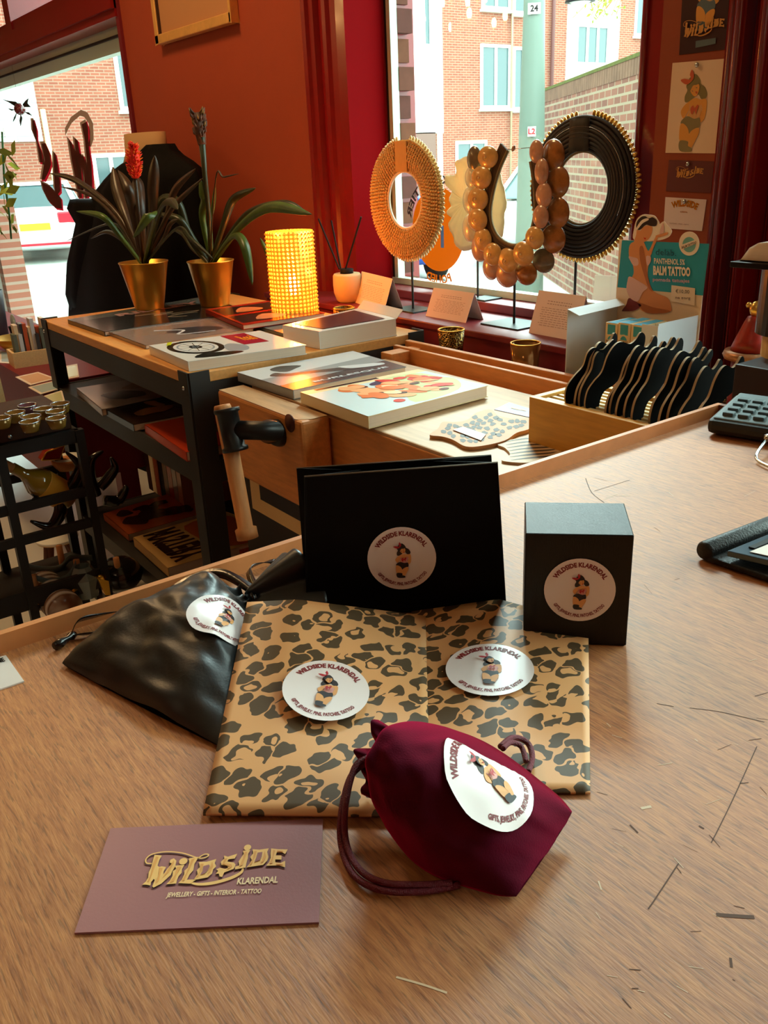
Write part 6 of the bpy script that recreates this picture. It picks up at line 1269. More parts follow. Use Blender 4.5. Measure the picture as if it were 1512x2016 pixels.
L1 = [([(230, 420), (150, 355), (97, 341)], (0, -.03, -.06), .020, 'lf3'), ([(235, 440), (180, 385), (118, 367)], (.02, .04, .05), .013, 'lf3'), ([(240, 470), (200, 425), (150, 416)], (-.03, -.07, -.09), .020, 'lf2'), ([(250, 470), (215, 440), (130, 475)], (.02, .03, .05), .009, 'lf1'), ([(245, 420), (228, 370), (222, 328)], (.01, .03, .05), .036, 'lf3'), ([(262, 420), (250, 370), (232, 335)], (-.01, -.02, -.01), .034, 'lf3'), ([(298, 420), (300, 360), (305, 306)], (-.01, -.01, 0), .034, 'lf3'), ([(275, 420), (270, 370), (268, 345)], (0, .02, .03), .040, 'lf3'), ([(325, 430), (345, 370), (385, 332)], (.02, .04, .06), .022, 'lf3'), ([(320, 440), (350, 395), (400, 350)], (.0, .03, .05), .016, 'lf3'), ([(310, 420), (330, 393), (350, 412)], (-.03, -.06, -.10), .026, 'lf1'), ([(300, 430), (290, 425), (262, 468)], (-.06, -.10, -.12), .028, 'lf2'), ([(320, 470), (335, 440), (350, 432)], (0, .01, .02), .014, 'lf3'), ([(250, 480), (210, 455), (178, 470)], (.04, .08, .10), .016, 'lf1'), ([(345, 450), (375, 470), (420, 510)], (-.02, -.04, -.03), .012, 'lf1')]
for pts, dy, wd, mm in L1: leaf(t1, bs1 + V(random.uniform(-.008, .008), random.uniform(-.008, .008), 0), pts, wd, M[mm], c1.y, dy)
b = MB(); f0 = P(266, 350, 'y', c1.y - .01); f1 = P(262, 284, 'y', c1.y - .01); ax = (f1 - f0); L_ = ax.length; axn = ax.normalized()
b.tube([bs1, f0], .006, M['lf3'], 8); b.tube([f0, f0 + ax * .3, f0 + ax * .7, f1], [.010, .017, .015, .004], M['flame'], 12); random.seed(12)
for k in range(230):
    tt = random.uniform(0, 1); a = random.uniform(0, 6.28); s1_ = axn.orthogonal().normalized(); s2_ = axn.cross(s1_); d_ = (s1_ * math.cos(a) + s2_ * math.sin(a)); rr = .015 * math.sin(math.pi * min(.12 + tt * .88, 1)) ** .6 + .002; p0 = f0 + ax * tt + d_ * rr * .5; p1 = f0 + ax * (tt + .10) + d_ * (rr + .007); mid = (p0 + p1) / 2
    b.tube([p0, mid, p1], [.0022, .0024, .0003], M['flame'] if random.random() < .75 else M['flameo'], 5)
b.build('flower_head', t1, weld=False)
t2, c2, h2, Rp2 = pot(424, 601, 514, 44, 28, 'potted_bromeliad', 'bromeliad with a tall withered flower spike in a gold pot, right of the two plants')
bs2 = c2 + V(0, 0, h2 - .01)
L2 = [([(470, 445), (530, 405), (614, 422)], (-.02, -.04, -.05), .032, 'lf2'), ([(465, 440), (500, 410), (560, 398), (600, 415)], (.0, .0, .01, .02), .018, 'lf1'), ([(440, 440), (460, 390), (504, 370)], (.02, .05, .07), .026, 'lf1'), ([(398, 430), (400, 390), (394, 352)], (0, -.01, -.01), .026, 'lf2'), ([(415, 440), (420, 400), (424, 362)], (.01, .02, .02), .012, 'lf2'), ([(380, 470), (350, 430), (300, 420)], (-.02, -.05, -.08), .024, 'lf1'), ([(375, 470), (350, 400), (320, 390), (306, 425)], (-.02, -.04, -.06, -.08), .028, 'lf1'), ([(455, 465), (480, 480), (497, 562)], (-.03, -.05, -.06), .026, 'lf2'), ([(380, 490), (360, 460), (340, 452)], (.02, .04, .05), .016, 'lf1'), ([(425, 350), (440, 348), (470, 342)], (.0, .0, .0), .006, 'lf3'), ([(520, 480), (515, 470), (512, 468)], (.07, .10, .10), .001, 'lf1')]
for pts, dy, wd, mm in L2[:-1]: leaf(t2, bs2 + V(random.uniform(-.008, .008), random.uniform(-.008, .008), 0), pts, wd, M[mm], c2.y, dy)
leaf(t2, P(532, 530, 'y', c2.y + .12), [(526, 500), (512, 468)], .012, M['lf2'], c2.y + .12, (0, 0))
b = MB(); b.tube([bs2, P(412, 430, 'y', c2.y), P(403, 340, 'y', c2.y), P(397, 270, 'y', c2.y)], [.007, .0065, .007, .010], M['lf1'], 10); b.build('flower_stem', t2)
b = MB(); f0 = P(398, 285, 'y', c2.y); f1 = P(388, 222, 'y', c2.y); b.tube([f0, f0 + (f1 - f0) * .5, f1], [.011, .016, .010], M['dry'], 12)
for k in range(60):
    tt = random.uniform(.2, 1); a = random.uniform(0, 6.28); p0 = f0 + (f1 - f0) * tt + V(math.cos(a) * .008, math.sin(a) * .008, 0); p1 = p0 + V(math.cos(a) * .014, math.sin(a) * .014, .016); b.tube([p0, (p0 + p1) / 2 + V(math.cos(a) * .004, math.sin(a) * .004, 0), p1], [.002, .003, .0004], M['dry'] if random.random() < .8 else mat('dry_tip', rgb(120, 90, 40), .8) if 'dtip' not in M else M['dtip'], 5)
b.build('withered_flower', t2, weld=False)
# ------------------------------------------------------------------ dress form with dark coat
MY = 1.40; dfm = thing('dress_form', 'dress form in a dark draped coat standing behind the trolley', 'mannequin', (P(285, 265, 'y', MY).x, MY, 0))
M['coat'] = mat('dark_coat_cloth', rgb(9, 7, 6), .85, spec=.15, sheen=.0, var=.3, vscale=8, bump=.3, bscale=200); M['linen'] = mat('linen_cover', rgb(176, 138, 96), .85); M['fur'] = mat('dark_fur', rgb(30, 26, 20), .95, sheen=.5)
def loft(rows, dep, m, y0, n=40, fold=.0, cap=True):
    """rows: (pixel y, x left, x right, depth factor)"""
    secs = []
    for (yy, xl, xr, d) in rows:
        a, c = P(xl, yy, 'y', y0), P(xr, yy, 'y', y0); cx = (a.x + c.x) / 2; hw_ = abs(a.x - c.x) / 2; z_ = (a.z + c.z) / 2; ring = []
        for k in range(n):
            t_ = 2 * math.pi * k / n; f_ = 1 + fold * math.sin(7 * t_ + cx * 5) ; ring.append(V(cx + hw_ * math.cos(t_) * f_, y0 + dep * d * math.sin(t_) * f_, z_))
        secs.append(ring)
    vs = sum(secs, []); fs = [(i * n + k, i * n + (k + 1) % n, (i + 1) * n + (k + 1) % n, (i + 1) * n + k) for i in range(len(secs) - 1) for k in range(n)]
    if cap: fs += [tuple(range(n)), tuple(range((len(secs) - 1) * n, len(secs) * n))]
    return MB().raw(vs, fs, m, True)
b = loft([(262, 254, 316, 1), (300, 256, 322, 1.0), (340, 250, 330, 1.2)], .055, M['linen'], MY, 30); b.build('neck_block', dfm)
b = loft([(284, 300, 332, .4), (296, 288, 337, .5), (308, 270, 348, .62), (320, 252, 366, .75), (334, 236, 382, .88), (352, 222, 389, .96), (376, 206, 391, 1.04), (420, 190, 393, 1.1), (480, 168, 395, 1.1), (560, 158, 380, 1.1), (640, 155, 360, 1.1), (760, 156, 330, 1.1), (860, 160, 320, 1.0), (930, 165, 315, 1.0)], .11, M['coat'], MY, 56, .05); b.build('coat', dfm)
b = loft([(392, 150, 200, .8), (410, 146, 215, 1), (440, 165, 220, 1), (520, 146, 190, .9), (580, 141, 180, .8), (620, 150, 180, .6)], .07, M['coat'], MY - .05, 30, .05); b.build('sleeve', dfm)
b = loft([(530, 138, 166, 1), (545, 136, 168, 1.2), (560, 140, 166, 1)], .03, M['fur'], MY - .07, 20); b.build('cuff_button', dfm)
MB().lathe([(0, 0), (.16, 0), (.15, .015), (0, .02)], (P(240, 800, 'y', MY).x, MY, 0), M['black'], 30).build('base_disc', dfm); MB().cyl((P(240, 800, 'y', MY).x, MY, .015), (P(240, 800, 'y', MY).x, MY, P(240, 800, 'y', MY).z + .1), .015, M['black'], 12).build('stand_pole', dfm)
# ------------------------------------------------------------------ picture on the russet wall
q1, q2 = P(307, 87, 'y', WY - .03), P(456, 46, 'y', WY - .03); zf = (q1.z + q2.z) / 2
pf = thing('picture_frame', 'picture in a pale gold frame hanging high on the russet wall', 'picture', ((q1.x + q2.x) / 2, WY - .015, zf)); fw_ = .032
M['framegold'] = mat('gold_leaf_frame', rgb(224, 170, 96), .4, metal=.3, var=.1, vscale=30)
b = MB(); x0, x1 = q1.x, q2.x
b.box((x0, WY - .032, zf), (x1, WY, zf + fw_), M['framegold']); b.box((x0, WY - .032, zf + .62 - fw_), (x1, WY, zf + .62), M['framegold']); b.box((x0, WY - .032, zf), (x0 + fw_, WY, zf + .62), M['framegold']); b.box((x1 - fw_ * .5, WY - .032, zf), (x1, WY, zf + .62), M['framegold']); b.build('frame', pf, bevel=.003)
MB().box((x0 + fw_, WY - .018, zf + fw_), (x1 - fw_ * .5, WY - .004, zf + .59), M['inner'] if False else mat('picture_backing', rgb(190, 136, 92), .3)).build('picture', pf)
MB().box((x0 + fw_ * .9, WY - .028, zf + fw_ * .8), (x0 + fw_ * 1.2, WY - .006, zf + .59), mat('dark_slip', rgb(60, 34, 22), .6)).build('inner_slip', pf)
# ------------------------------------------------------------------ cards pinned on the board right of the window
FIGO = dict(IN); 
M['c_dark'] = mat('postcard_dark', rgb(54, 20, 22), .4); M['c_cream'] = mat('postcard_cream', rgb(222, 190, 156), .6); M['c_maroon'] = mat('card_maroon', rgb(96, 40, 38), .5); M['c_pale'] = mat('card_pale', rgb(222, 204, 198), .45)
I2 = dict(burg=ink('ochre', 190, 130, 60, r=.6), red=ink('clayred', 190, 84, 44, r=.6), hair=ink('olive', 124, 110, 62, r=.6), skin=ink('amberskin', 214, 146, 60, r=.6), dark=ink('sage', 130, 116, 74, r=.6), pink=ink('tan', 204, 150, 90, r=.6), gold=IN['gold'], hair2=IN['hair2'])
M['goldfoil'] = mat('gold_foil', rgb(255, 196, 40), .22, metal=1.0)
def pcard_(name, label, px, m, pin=None, cat='card', painter=None, grp=None, w=.001):
    q = [P(x, y, 'y', WY - .0012) for x, y in px]; t = thing(name, label, cat, sum(q, Vector()) / 4, grp); b = MB(); b.prism(q, V(0, w, 0), m); b.build('card', t)
    fn0 = quadmap(q[3], q[2], q[1], q[0]); fn = lambda x, y, w_: fn0(x, y, 0) + V(0, -w_ - .0002, 0)
    asp = (q[1] - q[0]).length / (q[0] - q[3]).length
    if painter: b = MB(); painter(b, fn, asp); b.build('print', t, weld=False)
    if pin: c_ = P(*pin, 'y', WY - .005); b = MB(); b.ball(c_, .0046, M['chrome'], 14, (1, .7, 1)); b.tube([c_, c_ + V(0, .004, 0)], .001, M['chrome']); b.build('push_pin', t)
    return t
def uni(fn, asp): return lambda x, y, w_: fn(x, y * asp, w_)        # x in card widths
pcard_('postcard', 'dark postcard with blonde pin-up and gold lettering, topmost on the board', [(1348, -95), (1440, -100), (1430, 97), (1337, 108)], M['c_dark'], None, 'postcard', lambda b, fn, asp: (figure(b, uni(fn, asp), 1.25, .55, .98, dict(I2, hair=ink('blonde', 206, 170, 70, r=.6), dark=ink('bluegrey', 84, 100, 104, r=.6)), .0003, .0001), wildside(b, uni(fn, asp), .52, .44, .86, ink('oldgold', 196, 136, 62, r=.5), ink('oldgold', 196, 136, 62, r=.5), None, .0016, True), fill(b, [(.36, .05), (.78, .07), (.78, .13), (.36, .12)], fn, ink('bluegrey', 84, 100, 104, r=.6), .0012)), 'cards pinned beside the window')
pcard_('postcard', 'tall cream postcard with a faded pin-up drawing pinned on the board', [(1324, 124), (1433, 115), (1411, 302), (1310, 301)], M['c_cream'], (1372, 128), 'postcard', lambda b, fn, asp: (figure(b, uni(fn, asp), .92 / asp * .98, .46, .46 / asp, I2, .0003, .0001)), 'cards pinned beside the window')
pcard_('business_card', 'small maroon card with gold lettering pinned below the cream postcard', [(1317, 315), (1406, 318), (1399, 380), (1311, 376)], M['c_maroon'], (1354, 323), 'business card', lambda b, fn, asp: wildside(b, uni(fn, asp), .50, .36, .60, ink('oldgold', 196, 136, 62, r=.5), ink('oldgold', 196, 136, 62, r=.5), None, .0003, True), 'cards pinned beside the window')
def foil(b, fn, asp): f = uni(fn, asp); arc_text(b, 'WILDSIDE', lambda x, y, w_: f(.5 + x, -.35 + y, w_), M['goldfoil'], .82, .12, .75, True, .0003, .05); put_text(b, 'KLARENDAL', f, M['goldfoil'], .0003, width=.18, height=.028, cx=.5, y0=.34); put_text(b, 'TATTOO - PINS - GIFTS', f, M['tentink'], .0003, width=.5, height=.02, cx=.4, y0=.10)
pcard_('business_card', 'pale card with shiny gold foil lettering, lowest on the board', [(1310, 388), (1391, 393), (1382, 455), (1306, 449)], M['c_pale'], (1347, 397), 'business card', foil, 'cards pinned beside the window')
# ------------------------------------------------------------------ counter display carton
HY = 1.44; XLh = P(1215, 600, 'y', HY).x; XRh = P(1375, 622, 'y', HY).x; zs = P(1378, 621, 'y', HY).z; zb_ = .842; zt1 = P(1225, 474, 'y', HY).z; zt2 = P(1397, 480, 'y', HY).z; ztp = (zt1 + zt2) / 2
YF = P(1297, 640, 'x', XRh).y
dc = thing('display_carton', 'white counter display carton with turquoise header and kneeling pin-up cut-out', 'display box', ((XLh + XRh) / 2, (HY + YF) / 2, zb_))
M['turq'] = mat('header_turquoise', rgb(30, 150, 170), .5); M['hwhite'] = mat('header_sand', rgb(232, 206, 176), .5); M['carton'] = mat('white_carton', rgb(214, 220, 226), .6)
MB().box((XRh - .0015, YF, zb_), (XRh, HY, zs), M['carton']).build('side_panel', dc); MB().box((XLh, YF - .03, zb_), (XLh + .0015, HY, zs + .01), M['carton']).build('side_panel', dc)
MB().box((XLh, YF, zb_), (XRh, HY, zb_ + .002), M['carton']).build('bottom_panel', dc); MB().box((XRh - .035, YF - .0015, zb_), (XRh, YF, zs - .004), M['carton']).build('front_flap', dc)
MB().quad((XLh, YF - .03, zs + .010), (XLh + .035, YF - .035, zs + .002), (XLh + .035, HY - .02, zs + .006), (XLh, HY, zs + .012), M['carton']).build('folded_flap', dc, solid=.001)
b = MB(); xr2 = XRh + .004; b.box((XLh - .004, HY, zb_), (xr2, HY + .002, ztp), M['hwhite']); hd = b.build('header', dc)
hfn = lambda px, py, w_=0: P(px, py, 'y', HY - .0004 - w_)
Zd = lambda x, y: (1200 + x / 6.11, 410 + y / 6.11)
def hpoly(b, pts, m, w_, sm=4, cr_=True):
    L = crom2([Zd(*p) for p in pts], sm) if cr_ else [Zd(*p) for p in pts]; b.raw([hfn(x, y, w_) for x, y in L], [tuple(range(len(L)))], m)
b = MB(); hpoly(b, [(150, 385), (1200, 428), (1125, 1050), (95, 950)], M['turq'], 0, cr_=False)
skn, skd, hr, pk, wt = ink('tanskin', 216, 140, 84, r=.5), ink('tanshade', 176, 100, 54, r=.5), ink('inkblack', 40, 24, 22, r=.5), ink('pinkcloth', 222, 176, 164, r=.5), ink('boardwhite', 236, 216, 192, r=.5)
bo = MB(); L = crom2([Zd(*p) for p in [(300, 385), (296, 240), (330, 130), (400, 76), (470, 78), (540, 92), (590, 160), (600, 190), (650, 158), (690, 200), (745, 265), (730, 320), (680, 360), (560, 390)]], 4); f_ = [hfn(x, y, 0) for x, y in L]; bo.prism(f_, V(0, .0016, 0), wt); bo.build('head_cutout', hd)
hpoly(b, [(320, 230), (330, 160), (380, 105), (430, 95), (470, 120), (520, 108), (570, 150), (560, 210), (500, 215), (440, 200), (380, 250), (350, 260)], hr, .0006)
hpoly(b, [(400, 230), (470, 205), (515, 230), (505, 310), (460, 380), (400, 410), (330, 400), (290, 420), (320, 320), (330, 260), (370, 270)], skn, .0004)
hpoly(b, [(325, 235), (380, 150), (450, 120), (470, 140), (400, 180), (340, 250)], wt, .0008)
hpoly(b, [(240, 450), (300, 400), (400, 400), (440, 470), (500, 600), (470, 680), (460, 800), (500, 950), (560, 1020), (700, 1080), (740, 1180), (735, 1240), (600, 1265), (400, 1240), (300, 1100), (290, 950), (260, 860), (290, 780), (280, 680), (235, 580)], skn, .0005)
hpoly(b, [(440, 520), (480, 500), (540, 370), (560, 340), (580, 360), (530, 470), (500, 560), (460, 600)], skn, .0007); hpoly(b, [(555, 330), (610, 310), (700, 290), (690, 320), (620, 345), (570, 350)], skn, .0008); hpoly(b, [(600, 300), (640, 180), (655, 220), (650, 300)], pk, .0008)
hpoly(b, [(360, 480), (400, 460), (430, 600), (450, 760), (480, 900), (520, 1000), (470, 960), (420, 820), (370, 640)], skd, .0008)
hpoly(b, [(230, 580), (290, 590), (340, 610), (345, 680), (290, 690), (250, 630)], pk, .0009); hpoly(b, [(440, 580), (490, 580), (495, 640), (455, 690)], pk, .0009)
hpoly(b, [(240, 820), (340, 870), (455, 950), (400, 1010), (340, 1120), (250, 1080), (205, 980), (215, 880)], pk, .0010); hpoly(b, [(235, 1080), (330, 1130), (380, 1170), (300, 1230), (180, 1240), (150, 1230), (200, 1160)], ink('shoemaroon', 120, 44, 48, r=.4), .0009); hpoly(b, [(340, 1130), (520, 1190), (735, 1235), (600, 1265), (430, 1250)], skd, .0009)
hpoly(b, [(410, 350), (430, 358), (440, 350), (428, 378)], ink('posterred', 206, 44, 30), .0011)
L = [Zd(957 + 122 * math.cos(t), 425 + 145 * math.sin(t)) for t in [k * math.pi / 18 for k in range(36)]]; b.prism([hfn(x, y, .0012) for x, y in L], V(0, .001, 0), wt); b.raw([hfn(x, y, .0014) for x, y in [Zd(957 + 80 * math.cos(t), 438 + 92 * math.sin(t)) for t in [k * math.pi / 18 for k in range(36)]]], [tuple(range(36))], ink('mint', 110, 170, 160, r=.5)); hpoly(b, [(866, 440), (1045, 375), (1045, 425), (870, 495)], wt, .0016, cr_=False)
hq = quadmap(hfn(*Zd(0, 1300)), hfn(*Zd(1200, 1300)), hfn(*Zd(1200, 100)), hfn(*Zd(0, 100)))
def htext(s, x0, y0, x1, hh, m, bold=.02, sl=.045, shear=0):
    vs, fs, W = text_geo(s, bold, shear); sc__ = (x1 - x0) / W; b.raw([hfn(*Zd(x0 + x * sc__, y0 - y * hh / .7 + sl * x * sc__), .0019) for x, y in vs], fs, m)
htext('delab.', 555, 560, 800, 75, ink('tealink', 16, 70, 84, r=.5), .0, .06); htext('PANTHENOL 5%', 535, 665, 905, 66, wt, .02); htext('BALM TATTOO', 525, 795, 972, 100, wt, .05); htext('pomada tatuajes', 520, 875, 962, 42, ink('lilacpink', 206, 160, 176, r=.5), .02)
htext('BALM TATTOO', 868, 488, 1045, 30, ink('brownink', 110, 80, 50, r=.5), .03, -.36)
hpoly(b, [(745, 925), (1030, 962), (1022, 1170), (738, 1120)], wt, .0012, cr_=False)
def htext2(s, x0, y0, x1, hh): 
    vs, fs, W = text_geo(s, .0, 0); sc__ = (x1 - x0) / W; b.raw([hfn(*Zd(x0 + x * sc__, y0 - y * hh / .7 + .05 * x * sc__), .0016) for x, y in vs], fs, ink('greyink', 90, 80, 70, r=.6))
htext2('€10,00', 795, 1018, 960, 44); htext2('na zorg', 792, 1088, 972, 34)
b.build('header_print', hd, weld=False)
b = MB(); fs_ = lambda x, y, w_: V(XRh + w_ + .0002, YF + x, zb_ + y)
zq = P(1355, 715, 'x', XRh); put_text(b, 'delab.', lambda x, y, w_: V(XRh + .0005, zq.y - .02 + x, zq.z + y), M['tentink'], 0, height=.007, width=.034, cx=.02); b.build('side_print', dc, weld=False)
b = MB(); b.raw([V(XRh + .0004, YF + .02, zb_), V(XRh + .0004, HY - .01, zb_), V(XRh + .0004, HY - .01, zb_ + .02), V(XRh + .0004, YF + .02, zb_ + .02)], [(0, 1, 2, 3)], M['fan']); b.build('side_label', dc)
# product boxes inside
M['pbox'] = mat('product_box_cream', rgb(226, 196, 146), .5); M['pteal'] = mat('product_box_teal', rgb(52, 150, 160), .5); M['pcyan'] = mat('product_box_cyan', rgb(70, 170, 206), .5)
nx = 3; x0 = XRh - .037 - nx * .030 + .006
for i in range(nx):
    for j in range(2):
        bx0 = x0 + i * .030; y0 = YF + .002 + j * .034; hh = zs - .008 - (.003 if i == 0 else 0); t = thing('product_box', 'narrow cream and teal ointment box in the display carton, ' + ['left', 'middle', 'right'][i] + (' of the front row' if j == 0 else ' of the back row'), 'box', (bx0 + .014, y0 + .016, zb_ + .002), 'ointment boxes in the display carton')
        MB().box((bx0, y0, zb_ + .002), (bx0 + .028, y0 + .032, hh), M['pbox']).build('box', t, bevel=.0004)
        b = MB(); f_ = lambda x, y, w_, bx0=bx0, y0=y0: V(bx0 + x, y0 - .0003 - w_, hh - y)
        H_ = hh - zb_ - .002
        for (a0, a1) in ((0.003, .022), (.046, H_ - .002)): b.raw([f_(.005, a0, 0), f_(.023, a0, 0), f_(.023, a1, 0), f_(.005, a1, 0)], [(0, 1, 2, 3)], M['pteal'])
        b.raw([f_(.014 + .011 * math.cos(q), .034 + .013 * math.sin(q), .0002) for q in [k * math.pi / 12 for k in range(24)]], [tuple(range(24))], M['pbox']); b.raw([f_(.014 + .008 * math.cos(q), .034 + .010 * math.sin(q), .0004) for q in [k * math.pi / 12 for k in range(24)]], [tuple(range(24))], M['pteal'])
        b.raw([f_(.003, .0315, .0006), f_(.025, .0315, .0006), f_(.025, .0365, .0006), f_(.003, .0365, .0006)], [(0, 1, 2, 3)], M['pbox']); put_text(b, 'BALM TATTOO', lambda x, y, w_: f_(.014 + x, .0355 - y, .0008), ink('brownink', 110, 80, 50, r=.5), 0, width=.021, height=.003, bold=.04)
        b.raw([V(bx0 + .004, y0, hh + .0004), V(bx0 + .024, y0, hh + .0004), V(bx0 + .024, y0 + .032, hh + .0004), V(bx0 + .004, y0 + .032, hh + .0004)], [(0, 1, 2, 3)], M['pcyan']); b.build('label_print', t, weld=False)
# ------------------------------------------------------------------ small red figurine by the pedestal
c = P(1478, 705, 'y', 1.33); fg = thing('figurine', 'small red robed figurine with gilded base at the right of the ledge', 'figurine', (c.x, 1.33, .84)); z_ = c.z
M['robe'] = mat('figurine_red', rgb(140, 30, 16), .35, var=.3, vscale=60)
cc = V(c.x, 1.33, .84); hz_ = P(1475, 620, 'y', 1.33).z - .84
MB().lathe([(0, 0), (.03, 0), (.03, max(z_ - .84 - .0, .02)), (0, max(z_ - .84, .02))], cc, M['redledge'], 24).build('plinth', fg); zz0 = max(z_ - .84, .02)
MB().lathe([(0, zz0), (.042, zz0), (.045, zz0 + .006), (.042, zz0 + .013), (0, zz0 + .013)], cc, mat('tarnished_gilt', rgb(170, 120, 84), .4, metal=.5, var=.3, vscale=80), 24).build('gilded_base', fg)
MB().lathe([(0, zz0 + .013), (.034, zz0 + .014), (.028, zz0 + .03), (.016, zz0 + .06), (.012, zz0 + .068), (.0, zz0 + .072)], cc, M['robe'], 20).build('robed_body', fg)
MB().ball(cc + V(0, 0, zz0 + .080), .011, M['goldbead'], 12, (1, 1, 1.2)).ball(cc + V(-.014, 0, zz0 + .085), .005, M['goldbead'], 8).build('gilded_head', fg)
# ------------------------------------------------------------------ low rack at the left
LX = -2.0
rk = thing('bottle_rack', 'low black metal rack unit at the left edge, in front of the window ledge', 'rack', (LX - .12, .50, 0))
M['rack'] = mat('rack_black', rgb(20, 18, 18), .5)
pA = P(160, 880, 'x', LX); pB = P(4, 916, 'x', LX); zt = P(70, 862, 'x', LX).z; RW = .22
ys = [pA.y, pB.y, pB.y - .20]
for xx in (LX, LX - RW):
    for y in ys: MB().box((xx - .010, y - .010, 0), (xx + .010, y + .010, zt), M['rack']).build('post', rk)
def shelfat(px, py, nm, th=.022):
    z_ = P(px, py, 'x', LX).z; MB().box((LX - RW, ys[2], z_ - th), (LX + .006, ys[0], z_), M['rack']).build(nm, rk); return z_
zs1 = shelfat(70, 862, 'shelf', .03); zs2 = P(80, 980, 'x', LX).z; zs3 = P(100, 1040, 'x', LX).z
for z_ in (zs2, zs3):
    for xx in (LX, LX - RW): MB().box((xx - .006, ys[2], z_ - .022), (xx + .006, ys[0], z_), M['rack']).build('cross_bar', rk)
zs4 = P(60, 1175, 'x', LX).z; MB().box((LX - RW, ys[2], zs4 - .03), (LX, ys[0], zs4 - .01), M['rack']).build('shelf', rk); MB().box((LX - .006, ys[2], zs4 - .03), (LX + .006, ys[0], zs4 + .02), M['rack']).build('tray_edge', rk)
# dark box with glasses
gx = thing('serving_box', 'low dark brown box on the rack that holds the rimmed glasses', 'box', (LX - .12, ys[0] - .12, zs1)); MB().box((LX - RW + .01, ys[2] + .02, zs1), (LX - .01, ys[0] - .01, zs1 + .045), mat('brown_box', rgb(62, 36, 22), .5, var=.3, vscale=40)).build('box', gx, bevel=.003); MB().ball((LX - .008, pB.y + .03, zs1 + .012), .006, M['chrome'], 8).ball((LX - .008, pB.y + .12, zs1 + .02), .004, M['chrome'], 8).build('rivet', gx)
M['drink'] = glassmat('clear_glass', (.9, .92, .85), 1.2)
amb = mat('amber_glass', rgb(120, 88, 36), .15, metal=.3); vio = mat('violet_glass', rgb(96, 60, 70), .15, metal=.3)
names = ['farthest back', 'right of the violet one', 'rightmost at the back', 'left at the back', 'in the middle row, centre', 'rightmost in the middle row', 'front row, left', 'front row, right', 'cut by the left picture edge']
for k, (x, y, mm) in enumerate(((52, 791, vio), (83, 798, amb), (117, 788, amb), (28, 805, amb), (59, 813, amb), (108, 803, amb), (56, 823, amb), (109, 816, amb), (0, 816, amb))):
    c = P(x, y, 'z', zs1 + .045 + .03); c = V(c.x, c.y, zs1 + .0455); r_ = .0215
    t = thing('drinking_glass', 'small rimmed glass on the dark box, ' + names[k], 'glass', c, 'rimmed glasses on the rack'); MB().lathe([(0, 0), (r_ * .75, 0), (r_ * .8, .003), (r_, .022), (r_ - .002, .022), (r_ * .72, .006), (0, .006)], c, mm, 24).build('bowl', t); MB().lathe([(r_ - .0022, .021), (r_ + .0006, .021), (r_ + .0006, .0228), (r_ - .0022, .0228)], c, M['chrome'], 28, closed=True).build('silver_rim', t)
# bottle held on the rack
BX = LX - .08
b0 = P(8, 912, 'x', BX); b1 = P(136, 982, 'x', BX - .02); ax = (b1 - b0); L_ = ax.length; t = thing('wine_bottle', 'amber wine bottle lying in the horn shaped holder on the rack', 'bottle', tuple((b0 + b1) / 2))
M['wine'] = mat('amber_bottle', rgb(150, 110, 24), .06, spec=.8, coat=.6); s_ = L_
MB().lathe([(0, .12 * s_), (.013, .12 * s_), (.013, .28 * s_), (.018, .34 * s_), (.034, .47 * s_), (.036, .52 * s_), (.036, .97 * s_), (.030, s_), (0, .99 * s_)], b0, M['wine'], 32, axis=ax).build('bottle', t)
MB().lathe([(0, 0), (.010, 0), (.0105, .12 * s_), (0, .12 * s_)], b0, M['dowel'], 16, axis=ax).build('cork', t)
MB().lathe([(.0365, .56 * s_), (.0368, .57 * s_), (.0368, .84 * s_), (.0365, .85 * s_)], b0, mat('bottle_label', rgb(214, 148, 40), .5), 32, axis=ax).build('paper_label', t)
M['horn'] = mat('polished_horn', rgb(26, 20, 18), .15, spec=.7)
hr_ = thing('horn_holder', 'black bottle holder made of curved polished horns under the wine bottle', 'bottle holder', P(100, 1040, 'x', BX))
def horn(pts, r0, x=BX): pa = crom([P(a, c, 'x', x) for a, c in pts], 7); n_ = len(pa); MB().tube(pa, [max(.001, r0 * math.sin(math.pi * (.06 + .94 * (1 - i / (n_ - 1)) * .62))) for i in range(n_)], M['horn'], 14).build('horn', hr_)
horn([(118, 978), (118, 1010), (98, 1036), (60, 1026)], .016); horn([(92, 975), (72, 985), (56, 1000)], .012); horn([(68, 945), (70, 968), (90, 980), (122, 980)], .013); horn([(130, 975), (150, 940), (155, 915), (130, 890)], .014)
h2 = thing('horn_holder', 'second horn bottle holder standing right of the rack post', 'bottle holder', P(200, 960, 'x', LX - .05))
hr_ = h2; horn([(190, 975), (178, 940), (180, 905), (203, 888)], .014, LX - .05); horn([(196, 960), (214, 940), (226, 920), (218, 900)], .014, LX - .05); horn([(205, 985), (232, 985), (246, 965), (246, 955)], .014, LX - .05)
# sunglasses like red gilded box behind the bottle
c = P(108, 893, 'x', LX - .2); t = thing('lacquer_box', 'small glossy red box with gold trim behind the wine bottle', 'box', c); q = [P(x, y, 'x', LX - .2) for x, y in ((82, 906), (92, 890), (128, 876), (118, 904))]; MB().prism(q, V(-.03, 0, 0), mat('red_lacquer', rgb(150, 30, 12), .1, coat=1)).build('box', t); MB().tube(q + [q[0]], .002, M['gold']).build('gold_trim', t)
c = P(134, 910, 'x', LX - .22); t = thing('round_dish', 'small white dish with wooden rim behind the wine bottle', 'dish', c); MB().lathe([(0, 0), (.035, 0), (.04, .014), (.0, .012)], c, M['white'], 30).build('dish', t); MB().lathe([(.0, -.016), (.03, -.016), (.040, -.001), (.041, .013)], c, M['dowel'], 30).build('wooden_rim', t)
